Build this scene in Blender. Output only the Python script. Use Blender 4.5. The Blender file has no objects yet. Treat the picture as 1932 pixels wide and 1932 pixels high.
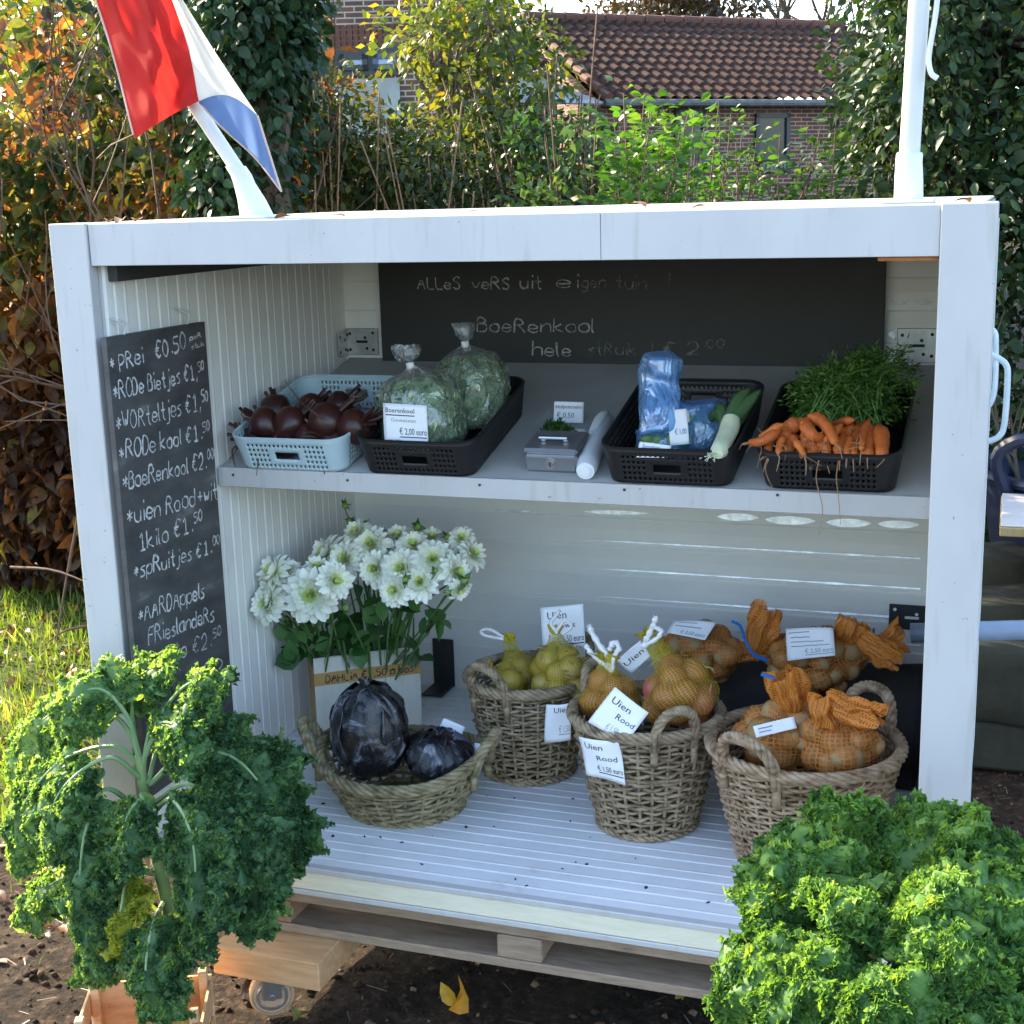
import bpy, math, random
import numpy as np
from mathutils import Vector, Matrix, noise as mnoise
random.seed(7); RNG = np.random.default_rng(7)
S = bpy.context.scene
COL = S.collection
R = math.radians

# ------------------------------------------------------------------ camera
CAM = np.array([.9442, -2.4794, 1.7354]); YAW, PIT, ROL, FPX = -.3422, .2213, -.0275, 2649.15
_f = np.array([math.sin(YAW)*math.cos(PIT), math.cos(YAW)*math.cos(PIT), -math.sin(PIT)])
_r = np.array([math.cos(YAW), -math.sin(YAW), 0.]); _u = np.cross(_r, _f)
_r, _u = math.cos(ROL)*_r + math.sin(ROL)*_u, -math.sin(ROL)*_r + math.cos(ROL)*_u
cd = bpy.data.cameras.new('camera'); cam = bpy.data.objects.new('camera', cd); COL.objects.link(cam)
cd.sensor_width = 36; cd.sensor_fit = 'HORIZONTAL'; cd.lens = FPX/1932*36; cd.clip_start = .05; cd.clip_end = 600
M = Matrix.Identity(4)
for i in range(3):
    M[i][0], M[i][1], M[i][2], M[i][3] = _r[i], _u[i], -_f[i], CAM[i]
cam.matrix_world = M
S.camera = cam

# ------------------------------------------------------------------ sky, sun, exposure
SUN_EL, SUN_AZ = R(29), R(159)          # azimuth measured from +x towards +y
SUN_DIR = Vector((math.cos(SUN_EL)*math.cos(SUN_AZ), math.cos(SUN_EL)*math.sin(SUN_AZ), math.sin(SUN_EL)))
w = bpy.data.worlds.new('World'); S.world = w; w.use_nodes = True
nt = w.node_tree; bg = nt.nodes['Background']; sk = nt.nodes.new('ShaderNodeTexSky')
sk.sky_type = 'NISHITA'; sk.sun_disc = False; sk.sun_elevation = SUN_EL; sk.sun_rotation = R(90) - SUN_AZ
sk.air_density = 1.0; sk.dust_density = 1.6; sk.ozone_density = 1.0
nt.links.new(sk.outputs[0], bg.inputs[0]); bg.inputs[1].default_value = .15
sl = bpy.data.lights.new('sun', 'SUN'); sl.energy = 3.5; sl.angle = R(.55); sl.color = (1, .84, .58)
so = bpy.data.objects.new('sun', sl); COL.objects.link(so)
so.rotation_euler = SUN_DIR.to_track_quat('Z', 'Y').to_euler()
S.view_settings.view_transform = 'Standard'; S.view_settings.look = 'None'
S.view_settings.gamma = 1; S.view_settings.exposure = 2.62
S.cycles.use_denoising = True
S.cycles.max_bounces = 7; S.cycles.transparent_max_bounces = 24; S.cycles.diffuse_bounces = 4
S.cycles.glossy_bounces = 3; S.cycles.transmission_bounces = 5; S.cycles.sample_clamp_indirect = 6
S.cycles.caustics_reflective = False; S.cycles.caustics_refractive = False

# ------------------------------------------------------------------ measuring helpers: where a sight line meets a plane of the place
def ray(px, py):
    return _f + _r*(px-966)/FPX - _u*(py-966)/FPX
def at(px, py, y=None, z=None, x=None):
    d = ray(px, py)
    t = (y-CAM[1])/d[1] if y is not None else (z-CAM[2])/d[2] if z is not None else (x-CAM[0])/d[0]
    return CAM + d*t
_hf = np.array([math.sin(YAW), math.cos(YAW), 0.]); _hr = np.array([math.cos(YAW), -math.sin(YAW), 0.])
def far(px, py, d):                       # point on the vertical plane d metres ahead
    v = ray(px, py); return CAM + v*d/(v @ _hf)
TILT = .2391
SV = np.array([0, math.cos(TILT), math.sin(TILT)]); SN = np.array([0, -math.sin(TILT), math.cos(TILT)])
def shelf(x, v, h=0.): return np.array([x, .396, 1.124]) + SV*v + SN*h
def on_shelf(px, py, h=0.):
    d = ray(px, py); P0 = shelf(0, 0, h); return CAM + d*(((P0-CAM) @ SN)/(d @ SN))

# ------------------------------------------------------------------ materials
def newmat(name):
    m = bpy.data.materials.new(name); m.use_nodes = True
    return m, m.node_tree, m.node_tree.nodes['Principled BSDF'], m.node_tree.nodes['Material Output']
def node(nt, t, **kw):
    n = nt.nodes.new('ShaderNode'+t)
    for k, v in kw.items():
        if k.startswith('i_'): n.inputs[k[2:].replace('_', ' ')].default_value = v
        else: setattr(n, k, v)
    return n
def ramp(nt, stops):
    n = nt.nodes.new('ShaderNodeValToRGB'); e = n.color_ramp.elements
    while len(e) < len(stops): e.new(.5)
    for k, (p, c) in zip(e, stops): k.position = p; k.color = (*c, 1) if len(c) == 3 else c
    return n
def tex(nt, kind='Object', scale=(1, 1, 1)):
    t = nt.nodes.new('ShaderNodeTexCoord'); mp = nt.nodes.new('ShaderNodeMapping'); mp.inputs['Scale'].default_value = scale
    nt.links.new(t.outputs[kind], mp.inputs[0]); return mp.outputs[0]
def surf(name, c1, c2=None, scale=8, rough=.5, bump=0., bscale=60, stretch=(1, 1, 1), spec=.4, metal=0., c3=None, detail=6, lo=.35, hi=.65, coat=0.):
    m, nt, b, o = newmat(name); c2 = c2 or tuple(x*.8 for x in c1)
    v = tex(nt, 'Object', stretch)
    n = node(nt, 'TexNoise', i_Scale=scale, i_Detail=detail, i_Roughness=.62); nt.links.new(v, n.inputs['Vector'])
    st = [(lo, c1), (hi, c2)] + ([(min(.98, hi+.12), c3)] if c3 else [])
    r = ramp(nt, st); nt.links.new(n.outputs[0], r.inputs[0]); nt.links.new(r.outputs[0], b.inputs['Base Color'])
    b.inputs['Roughness'].default_value = rough; b.inputs['Specular IOR Level'].default_value = spec; b.inputs['Metallic'].default_value = metal
    b.inputs['Coat Weight'].default_value = coat
    if bump:
        n2 = node(nt, 'TexNoise', i_Scale=bscale, i_Detail=5.); nt.links.new(v, n2.inputs['Vector'])
        bp = node(nt, 'Bump', i_Strength=bump, i_Distance=.004); nt.links.new(n2.outputs[0], bp.inputs['Height']); nt.links.new(bp.outputs[0], b.inputs['Normal'])
    return m
def leafmat(name, stops, transl=.4, tcol=(1.3, 1.25, .6), rough=.45, spec=.35, vein=False, mottle=0.):
    m, nt, b, o = newmat(name)
    a = node(nt, 'Attribute', attribute_name='tint'); r = ramp(nt, stops); nt.links.new(a.outputs['Fac'], r.inputs[0])
    col = r.outputs[0]
    if mottle:
        n = node(nt, 'TexNoise', i_Scale=45., i_Detail=3.); nt.links.new(tex(nt), n.inputs['Vector'])
        mm = node(nt, 'MixRGB', blend_type='MULTIPLY', i_Fac=mottle); rr = ramp(nt, [(.3, (.45, .4, .35)), (.6, (1.15, 1.15, 1.1))])
        nt.links.new(n.outputs[0], rr.inputs[0]); nt.links.new(col, mm.inputs[1]); nt.links.new(rr.outputs[0], mm.inputs[2]); col = mm.outputs[0]
    nt.links.new(col, b.inputs['Base Color']); b.inputs['Roughness'].default_value = rough; b.inputs['Specular IOR Level'].default_value = spec
    t = node(nt, 'BsdfTranslucent'); mx = node(nt, 'MixRGB', blend_type='MULTIPLY', i_Fac=1.); mx.inputs[2].default_value = (*tcol, 1)
    nt.links.new(col, mx.inputs[1]); nt.links.new(mx.outputs[0], t.inputs[0])
    s = node(nt, 'MixShader'); s.inputs[0].default_value = transl
    nt.links.new(b.outputs[0], s.inputs[1]); nt.links.new(t.outputs[0], s.inputs[2]); nt.links.new(s.outputs[0], o.inputs[0])
    return m

# ------------------------------------------------------------------ object helpers
def base_of(p):
    v = Vector((0, 0, 0))
    while p is not None: v = v + p.location; p = p.parent
    return v
def tag(o, label=None, cat=None, group=None, kind=None):
    if label: o['label'] = label
    if cat: o['category'] = cat
    if group: o['group'] = group
    if kind: o['kind'] = kind
    return o
def thing(name, loc, label, cat, group=None):
    o = bpy.data.objects.new(name, None); COL.objects.link(o); o.location = loc; o.empty_display_size = .1
    return tag(o, label, cat, group)
def copy_tree(o, parent=None):
    c = o.copy(); COL.objects.link(c)
    if parent is not None: c.parent = parent
    for ch in o.children: copy_tree(ch, c)
    return c
def link(name, me, parent=None, mats=()):
    o = bpy.data.objects.new(name, me)
    for m in (mats if isinstance(mats, (list, tuple)) else [mats]): me.materials.append(m)
    COL.objects.link(o)
    if parent is not None: o.parent = parent
    return o
def V3(p): return np.array(p, float)
def nrm(v):
    v = np.array(v, float); n = np.linalg.norm(v); return v/n if n > 1e-9 else v

class MB:
    def __init__(s): s.v = []; s.f = []; s.m = []; s.uv = []; s.n = 0; s.mi = 0; s.hasuv = False
    def add(s, vs, fs, uvs=None):
        vs = np.asarray(vs, float); s.v.append(vs)
        for k, f in enumerate(fs):
            s.f.append([i+s.n for i in f]); s.m.append(s.mi)
            s.uv.append([uvs[i] for i in f] if uvs is not None else None)
        if uvs is not None: s.hasuv = True
        s.n += len(vs)
    def box(s, c, d, rot=None, bev=0.):
        c = V3(c); h = V3(d)/2
        if bev <= 0:
            vs = [h*(sx, sy, sz) for sx in (-1, 1) for sy in (-1, 1) for sz in (-1, 1)]
            fs = [(0, 1, 3, 2), (4, 6, 7, 5), (0, 4, 5, 1), (2, 3, 7, 6), (0, 2, 6, 4), (1, 5, 7, 3)]
        else:
            vs = []; b = min(bev, min(h)*.9)
            for sx in (-1, 1):
                for sy in (-1, 1):
                    for sz in (-1, 1):
                        sg = np.array((sx, sy, sz))
                        for ax in range(3):
                            q = sg*(h-b); q[ax] = sg[ax]*h[ax]; vs.append(q)
            def ix(sx, sy, sz, ax): return ((sx > 0)*4 + (sy > 0)*2 + (sz > 0))*3 + ax
            fs = []
            for ax in range(3):
                o = [k for k in range(3) if k != ax]
                for sg in (-1, 1):
                    q = []
                    for a, bb in ((-1, -1), (1, -1), (1, 1), (-1, 1)):
                        t = [0, 0, 0]; t[ax] = sg; t[o[0]] = a; t[o[1]] = bb; q.append(ix(*t, ax))
                    fs.append(q)
                for a in (-1, 1):
                    for bb in (-1, 1):
                        t1 = [0, 0, 0]; t1[o[0]] = a; t1[o[1]] = bb; t1[ax] = -1; t2 = t1[:]; t2[ax] = 1
                        fs.append([ix(*t1, o[0]), ix(*t2, o[0]), ix(*t2, o[1]), ix(*t1, o[1])])
            for sx in (-1, 1):
                for sy in (-1, 1):
                    for sz in (-1, 1): fs.append([ix(sx, sy, sz, k) for k in range(3)])
        vs = np.array(vs)
        if rot is not None: vs = vs @ np.array(rot).T
        s.add(vs+c, fs)
    def tube(s, pts, r, seg=8, closed=False, cap=True, flat=1.):
        P = np.asarray(pts, float); n = len(P)
        rr = np.broadcast_to(np.asarray(r, float), (n,))
        T = np.empty_like(P)
        if closed: T = np.roll(P, -1, 0) - np.roll(P, 1, 0)
        else: T[1:-1] = P[2:]-P[:-2]; T[0] = P[1]-P[0]; T[-1] = P[-1]-P[-2]
        T /= np.maximum(np.linalg.norm(T, axis=1, keepdims=True), 1e-9)
        ref = np.array([0, 0, 1.]) if abs(T[0][2]) < .9 else np.array([1., 0, 0])
        N = np.empty_like(P); nn = ref - T[0]*(ref @ T[0]); nn /= np.linalg.norm(nn)
        for i in range(n):
            nn = nn - T[i]*(nn @ T[i]); nn /= max(np.linalg.norm(nn), 1e-9); N[i] = nn
        B = np.cross(T, N); a = np.arange(seg)*2*math.pi/seg
        vs = P[:, None, :] + rr[:, None, None]*(np.cos(a)[None, :, None]*N[:, None, :]*flat + np.sin(a)[None, :, None]*B[:, None, :])
        fs = []; m = n if closed else n-1
        for i in range(m):
            j = (i+1) % n
            for k in range(seg):
                l = (k+1) % seg; fs.append((i*seg+k, i*seg+l, j*seg+l, j*seg+k))
        if cap and not closed: fs.append(tuple(range(seg))[::-1]); fs.append(tuple((n-1)*seg+k for k in range(seg)))
        s.add(vs.reshape(-1, 3), fs)
    def rope(s, pts, rad, r, n=3, turns=6, seg=5, closed=False, ph0=0.):
        P = np.asarray(pts, float); N = len(P); T = np.gradient(P, axis=0)
        if closed: T = np.roll(P, -1, 0)-np.roll(P, 1, 0)
        T /= np.linalg.norm(T, axis=1, keepdims=True)
        ref = np.array([0, 0, 1.]); A = np.cross(T, ref); bad = np.linalg.norm(A, axis=1) < .2
        A[bad] = np.cross(T[bad], np.array([1., .3, 0])); A /= np.linalg.norm(A, axis=1, keepdims=True); Bn = np.cross(T, A)
        for i in range(1, N):
            if A[i] @ A[i-1] < 0: A[i] *= -1; Bn[i] *= -1
        t = np.arange(N)/(N if closed else N-1)
        for k in range(n):
            ph = ph0+2*math.pi*(k/n + t*turns)
            s.tube(P + rad*(np.cos(ph)[:, None]*A + np.sin(ph)[:, None]*Bn), r, seg, closed)
    def lathe(s, prof, seg=24, c=(0, 0, 0), capb=True, capt=True):
        prof = np.asarray(prof, float); a = np.arange(seg)*2*math.pi/seg; n = len(prof)
        vs = np.stack([prof[:, 0][:, None]*np.cos(a), prof[:, 0][:, None]*np.sin(a), np.repeat(prof[:, 1][:, None], seg, 1)], -1).reshape(-1, 3)+V3(c)
        fs = [(i*seg+k, i*seg+(k+1) % seg, (i+1)*seg+(k+1) % seg, (i+1)*seg+k) for i in range(n-1) for k in range(seg)]
        if capb: fs.append(tuple(range(seg))[::-1])
        if capt: fs.append(tuple((n-1)*seg+k for k in range(seg)))
        s.add(vs, fs)
    def grid(s, A, wrapu=False, wrapv=False, uv=True, skip=None):
        A = np.asarray(A, float); nu, nv = A.shape[:2]; fs = []
        for i in range(nu if wrapu else nu-1):
            for j in range(nv if wrapv else nv-1):
                if skip is not None and skip[i, j]: continue
                i2, j2 = (i+1) % nu, (j+1) % nv
                fs.append((i*nv+j, i2*nv+j, i2*nv+j2, i*nv+j2))
        uvs = [(i/(nu-1), j/(nv-1)) for i in range(nu) for j in range(nv)] if uv else None
        s.add(A.reshape(-1, 3), fs, uvs)
    def mesh(s, name='m', off=(0, 0, 0), smooth=True):
        vs = np.concatenate(s.v)-V3(off); me = bpy.data.meshes.new(name)
        me.from_pydata(vs.tolist(), [], s.f)
        me.polygons.foreach_set('material_index', s.m); me.polygons.foreach_set('use_smooth', [smooth]*len(s.f))
        if s.hasuv:
            ul = me.uv_layers.new(name='UVMap'); fl = []
            for f, u in zip(s.f, s.uv):
                for k in range(len(f)): fl.extend(u[k] if u is not None else (0, 0))
            ul.data.foreach_set('uv', fl)
        me.update(); return me
    def build(s, name, mats, parent=None, smooth=True, sharp=35, local=False):
        me = s.mesh(name, (0, 0, 0) if (parent is None or local) else base_of(parent), smooth)
        if smooth and sharp: me.set_sharp_from_angle(angle=R(sharp))
        return link(name, me, parent, mats)

def solidify(o, t, off=0.):
    m = o.modifiers.new('solid', 'SOLIDIFY'); m.thickness = t; m.offset = off; return o
def subd(o, n=1):
    m = o.modifiers.new('sub', 'SUBSURF'); m.levels = n; m.render_levels = n; return o
def spline(ctrl, n=24):
    P = np.asarray(ctrl, float)
    if len(P) == 2: return np.array([P[0]+(P[1]-P[0])*t for t in np.linspace(0, 1, n)])
    Q = np.vstack([2*P[0]-P[1], P, 2*P[-1]-P[-2]]); out = []; m = len(P)-1
    for t in np.linspace(0, m-1e-6, n):
        i = int(t); u = t-i; a, b, c, d = Q[i:i+4]
        out.append(.5*((2*b)+(c-a)*u+(2*a-5*b+4*c-d)*u*u+(3*b-a-3*c+d)*u**3))
    return np.array(out)
def fnoise(P, sc, seed=0.):
    P = np.asarray(P); return np.array([mnoise.noise(Vector((p[0]*sc+seed, p[1]*sc-seed*.7, p[2]*sc+seed*1.3))) for p in P.reshape(-1, 3)]).reshape(P.shape[:-1])
def vnoise(P, sc, seed=0.):
    P = np.asarray(P); return np.array([mnoise.noise_vector(Vector((p[0]*sc+seed, p[1]*sc-seed*.7, p[2]*sc+seed*1.3))) for p in P.reshape(-1, 3)]).reshape(P.shape)

# leaves: many small folded leaf blades in one mesh (the foliage of ONE plant)
LEAF_LO = (np.array([(0, 0, 0), (-.27, .42, .05), (.27, .42, .05), (0, 1, -.06), (0, .5, -.04)]), [(0, 4, 1), (1, 4, 3), (0, 2, 4), (2, 3, 4)])
LEAF_HI = (np.array([(0, 0, 0), (0, .33, -.01), (0, .68, -.05), (0, 1, -.16), (-.2, .16, .05), (-.31, .42, .07), (-.22, .72, .0), (.2, .16, .05), (.31, .42, .07), (.22, .72, .0)]),
           [(0, 1, 4), (1, 5, 4), (1, 2, 6, 5), (2, 3, 6), (0, 7, 1), (1, 7, 8), (1, 8, 9, 2), (2, 9, 3)])
LEAF_NARROW = (LEAF_LO[0]*np.array([.6, 1, 1]), LEAF_LO[1])
def leaves(name, P, D, size, mat, parent=None, tmpl=LEAF_LO, tint=None, roll=1.0, curl=0.):
    P = np.asarray(P, float); n = len(P); D = np.asarray(D, float); D = D/np.maximum(np.linalg.norm(D, axis=1, keepdims=True), 1e-9)
    q = RNG.normal(size=(n, 3)); q[:, 2] += 1.2/ max(roll, .1)
    X = np.cross(D, q); X /= np.maximum(np.linalg.norm(X, axis=1, keepdims=True), 1e-9); Z = np.cross(X, D)
    tv, tf = tmpl; sz = np.broadcast_to(np.asarray(size, float), (n,))
    wj = RNG.uniform(.75, 1.25, n); cz = RNG.uniform(.3, 1.8, n)+curl*RNG.uniform(0, 5, n)
    vs = P[:, None, :]+sz[:, None, None]*(tv[None, :, 0, None]*X[:, None, :]*wj[:, None, None]+tv[None, :, 1, None]*D[:, None, :]+tv[None, :, 2, None]*Z[:, None, :]*cz[:, None, None])
    vs = vs.reshape(-1, 3)
    if parent is not None: vs = vs-np.array(base_of(parent))
    k = len(tv); lt = np.array([len(f) for f in tf]); flat = np.concatenate([np.array(f) for f in tf])
    me = bpy.data.meshes.new(name); nl = len(flat); nf = len(tf)
    me.vertices.add(n*k); me.vertices.foreach_set('co', vs.ravel())
    me.loops.add(n*nl); me.loops.foreach_set('vertex_index', (flat[None, :]+np.arange(n)[:, None]*k).ravel().astype(np.int32))
    me.polygons.add(n*nf); st = np.concatenate([[0], np.cumsum(lt)[:-1]])
    me.polygons.foreach_set('loop_start', (st[None, :]+np.arange(n)[:, None]*nl).ravel().astype(np.int32))
    me.polygons.foreach_set('loop_total', np.tile(lt, n).astype(np.int32))
    me.update(calc_edges=True)
    t = RNG.uniform(0, 1, n) if tint is None else tint
    a = me.attributes.new('tint', 'FLOAT', 'FACE'); a.data.foreach_set('value', np.repeat(t, nf).astype(np.float32))
    me.polygons.foreach_set('use_smooth', np.ones(n*nf, bool))
    return link(name, me, parent, mat)
def scatter_tint(P, sc=1.2, amp=.5, seed=0.):
    return np.clip(.5+fnoise(P, sc, seed)*1.1*amp+RNG.uniform(-.5, .5, len(P))*(1-amp), 0, 1)
# ------------------------------------------------------------------ the materials of the stall
m_white = surf('white_plastic', (.47, .465, .46), (.43, .425, .42), 6, .38, .05, 14, c3=(.38, .37, .34), lo=.4, hi=.68, stretch=(1, 1, .5))
_nt = m_white.node_tree; _b = _nt.nodes['Principled BSDF']; _l = _b.inputs['Base Color'].links[0].from_socket          # specks and faint drips on the painted frame
for _sc, _st, _lo, _hi, _c in ((75, (1, 1, 1), .235, .27, (.55, .52, .46)), (9, (5, 5, .6), .22, .42, (.86, .85, .81))):
    _n = node(_nt, 'TexNoise', i_Scale=float(_sc), i_Detail=2.); _nt.links.new(tex(_nt, 'Object', _st), _n.inputs['Vector']); _rm = ramp(_nt, [(_lo, _c), (_hi, (1, 1, 1))]); _nt.links.new(_n.outputs[0], _rm.inputs[0])
    _mx = node(_nt, 'MixRGB', blend_type='MULTIPLY', i_Fac=1.); _nt.links.new(_l, _mx.inputs[1]); _nt.links.new(_rm.outputs[0], _mx.inputs[2]); _l = _mx.outputs[0]
_nt.links.new(_l, _b.inputs['Base Color'])
m_panel = surf('panel_white', (.80, .79, .75), (.75, .74, .70), 4, .4, .05, 20, c3=(.62, .61, .55))
m_floor = surf('floor_panel', (.74, .74, .75), (.64, .64, .65), 7, .38, .08, 40, c3=(.40, .40, .38), lo=.3, hi=.66)
m_cream = surf('cream_paint', (.70, .66, .52), (.62, .58, .45), 10, .6, .25, 50, stretch=(1, 1, 8), c3=(.35, .30, .2))
m_shelf = surf('shelf_top', (.44, .44, .43), (.37, .37, .36), 5, .55, .1, 40)
m_dark = surf('dark_board', (.045, .047, .045), (.035, .036, .034), 3, .6, .05, 40)
m_slate = surf('slate_board', (.028, .028, .026), (.035, .035, .033), 2.5, .62, .03, 60, c3=(.045, .045, .043))
m_chalkbd = surf('chalk_board', (.046, .045, .045), (.085, .083, .082), 4.2, .6, .03, 50, stretch=(1, 1.2, 3.4), c3=(.19, .185, .18), lo=.36, hi=.60)
m_zinc = surf('zinc', (.50, .51, .50), (.36, .37, .36), 30, .42, .1, 80, metal=.85)
m_zincdark = surf('dark_zinc', (.035, .04, .045), (.05, .055, .06), 20, .4, .1, 60, metal=.3)
m_black = surf('black_hole', (.008, .008, .008), None, 5, .7)
m_foam = surf('foam', (.55, .24, .08), (.38, .15, .05), 30, .9, .5, 60)
m_wood = surf('fresh_wood', (.56, .33, .17), (.44, .24, .11), 5, .6, .15, 60, stretch=(2, 14, 14), c3=(.3, .15, .06))
m_pallet = surf('pallet_wood', (.33, .24, .17), (.22, .155, .105), 6, .75, .35, 50, stretch=(2, 10, 14), c3=(.09, .065, .045))
m_palletred = surf('pallet_block', (.30, .17, .10), (.22, .12, .07), 30, .8, .5, 80, c3=(.1, .06, .04))
m_pole = surf('pole_white', (.60, .60, .58), (.54, .54, .52), 4, .33, .03, 30, c3=(.42, .42, .40))
m_tube = surf('handle_paint', (.56, .62, .66), (.46, .52, .56), 20, .35)

def chalkmat(name, amt, col=(.62, .62, .62)):
    m, nt, b, o = newmat(name); b.inputs['Base Color'].default_value = (*col, 1); b.inputs['Roughness'].default_value = .95
    n = node(nt, 'TexNoise', i_Scale=420., i_Detail=2.); nt.links.new(tex(nt), n.inputs['Vector'])
    r = ramp(nt, [(.5-amt*.25, (0, 0, 0)), (.72-amt*.25, (1, 1, 1))]); nt.links.new(n.outputs[0], r.inputs[0])
    n2 = node(nt, 'TexNoise', i_Scale=55., i_Detail=2.); nt.links.new(tex(nt), n2.inputs['Vector']); r2 = ramp(nt, [(.34, (.55, .55, .55)), (.52, (1, 1, 1))]); nt.links.new(n2.outputs[0], r2.inputs[0])
    mu0 = node(nt, 'Math', operation='MULTIPLY'); nt.links.new(r.outputs[0], mu0.inputs[0]); nt.links.new(r2.outputs[0], mu0.inputs[1])
    mu = node(nt, 'Math', operation='MULTIPLY'); mu.inputs[1].default_value = min(1, amt); nt.links.new(mu0.outputs[0], mu.inputs[0])
    nt.links.new(mu.outputs[0], b.inputs['Alpha']); return m
m_chalk = chalkmat('chalk', 1.); m_chalkmid = chalkmat('worn_chalk', .9, (.5, .5, .48)); m_chalkfaint = chalkmat('faint_chalk', .5, (.4, .4, .38))

# ------------------------------------------------------------------ chalk handwriting: pen strokes on a 7 x 10 grid
GL = {'A': '023962 1545', 'B': '020939485747360646 46555342 4202', 'D': '020939575432 3202', 'F': '590902 0646', 'R': '0209394857463606 2662', 'S': '583918072645544222 2203',
 'P': '02093958563505', 'O': '2907042242646749 4929', 'L': '090252', 'W': '0922374269', 'U': '090422426469', '1': '173932 1252', '2': '072949575502 0252', '5': '5909063655533202', '0': '2907042232545739 3929',
 '€': '684939271404 14233253 64 0646 0535', '*': '3733 1654 1456', '!': '3934 3332', '.': '2223', ',': '2311', '+': '3733 1555', '-': '1545',
 'a': '5626050322 224255 5652', 'd': '5952 5536160503223253', 'e': '04545536160403224253', 'g': '56260503234254 5651301011', 'h': '0902 0526465552', 'i': '1612 1819', 'j': '3631201000 3839', 'k': '0902 460452', 'l': '090312',
 'n': '0602 0426465552', 'o': '260503224253554626', 'p': '0600 05264655534222 2203', 'r': '0602 042546', 's': '4626051534433202', 't': '29233242 0646', 'u': '0603224254 5652', 'v': '063256', 'w': '0612253246', 'b': '0902 0526465553422203', 'K': '0902 590562', 'N': '02095259', 'H': '0902 6962 0666'}
def strokes(ch):
    out = []
    for p in GL[ch].split(' '):
        q = [(int(p[i]), int(p[i+1])) for i in range(0, len(p)-1, 2)]
        if len(q) > 1: out.append(np.array(q, float))
    return out
def chaikin(P):
    out = [P[0]]
    for a, b in zip(P[:-1], P[1:]): out += [a*.75+b*.25, a*.25+b*.75]
    return np.array(out+[P[-1]])
_cz = [0]
def chalk(mb, text, A, B, hgt, nor, wid=.0042):
    A = V3(A); B = V3(B); X = B-A; Lr = np.linalg.norm(X); X /= Lr; N = nrm(nor); Y = np.cross(N, X); k = hgt/7.
    items = []; cx = 0.; sup = False
    for ch in text:
        if ch == '^': sup = not sup; continue
        if ch == ' ': cx += 3.2; continue
        st = strokes(ch); mx = max(s_[:, 0].max() for s_ in st); sc = .62 if sup else 1.
        items.append((st, cx, sc, 3.2 if sup else 0)); cx += (mx+1.7)*sc
    sx = Lr/max(cx-1.5, 1)
    for st, ox, sc, oy in items:
        jy = random.uniform(-.3, .3); js = random.uniform(.93, 1.07); sl = random.uniform(-.02, .1)
        for s_ in st:
            q = (s_-np.array([0, 2.]))*sc*js
            if len(q) > 2: q = chaikin(q)
            q = q+RNG.normal(0, .05, q.shape)
            P = A+(ox+q[:, 0]+q[:, 1]*sl)[:, None]*sx*X+(q[:, 1]+oy+jy)[:, None]*k*Y
            T = np.gradient(P, axis=0); T /= np.maximum(np.linalg.norm(T, axis=1, keepdims=True), 1e-9); S_ = np.cross(N, T)
            wv = wid*(.85 if sc < 1 else 1)*RNG.uniform(.5, 1.3)**.5*(1+.3*np.sin(np.linspace(0, 4, len(P))+RNG.uniform(0, 6)))*RNG.uniform(.75, 1.15, len(P))*.5
            _cz[0] = (_cz[0]+1) % 40; h = .0006+.00004*_cz[0]
            vs = np.concatenate([P-S_*wv[:, None]+N*h, P+S_*wv[:, None]+N*h]); n = len(P)
            mb.add(vs, [(i, i+1, n+i+1, n+i) for i in range(n-1)])

# ------------------------------------------------------------------ printed writing on the price cards
_font = {}
def text_mb(mb, s, O, X, Y, size, wide=1., under=False, h=.0007):
    """printed letters as flat polygons at O, along X, up Y"""
    key = s
    if key not in _font:
        cu = bpy.data.curves.new('t', 'FONT'); cu.body = s; cu.size = 1; cu.resolution_u = 2; cu.fill_mode = 'FRONT'
        ob = bpy.data.objects.new('t', cu); COL.objects.link(ob)
        dg = bpy.context.evaluated_depsgraph_get(); me = bpy.data.meshes.new_from_object(ob.evaluated_get(dg))
        _font[key] = (np.array([v.co[:] for v in me.vertices]), [tuple(p.vertices) for p in me.polygons])
        bpy.data.objects.remove(ob); bpy.data.curves.remove(cu); bpy.data.meshes.remove(me)
    v, f = _font[key]; X = nrm(X); Y = nrm(Y); N = np.cross(X, Y); O = V3(O)
    mb.add(O+v[:, :1]*size*wide*X+v[:, 1:2]*size*Y+N*h, f)
    if under:
        a, b = v[:, 0].min()*size*wide, v[:, 0].max()*size*wide
        mb.add([O+X*a-Y*size*.16+N*h, O+X*b-Y*size*.16+N*h, O+X*b-Y*size*.23+N*h, O+X*a-Y*size*.23+N*h], [(0, 1, 2, 3)])

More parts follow.
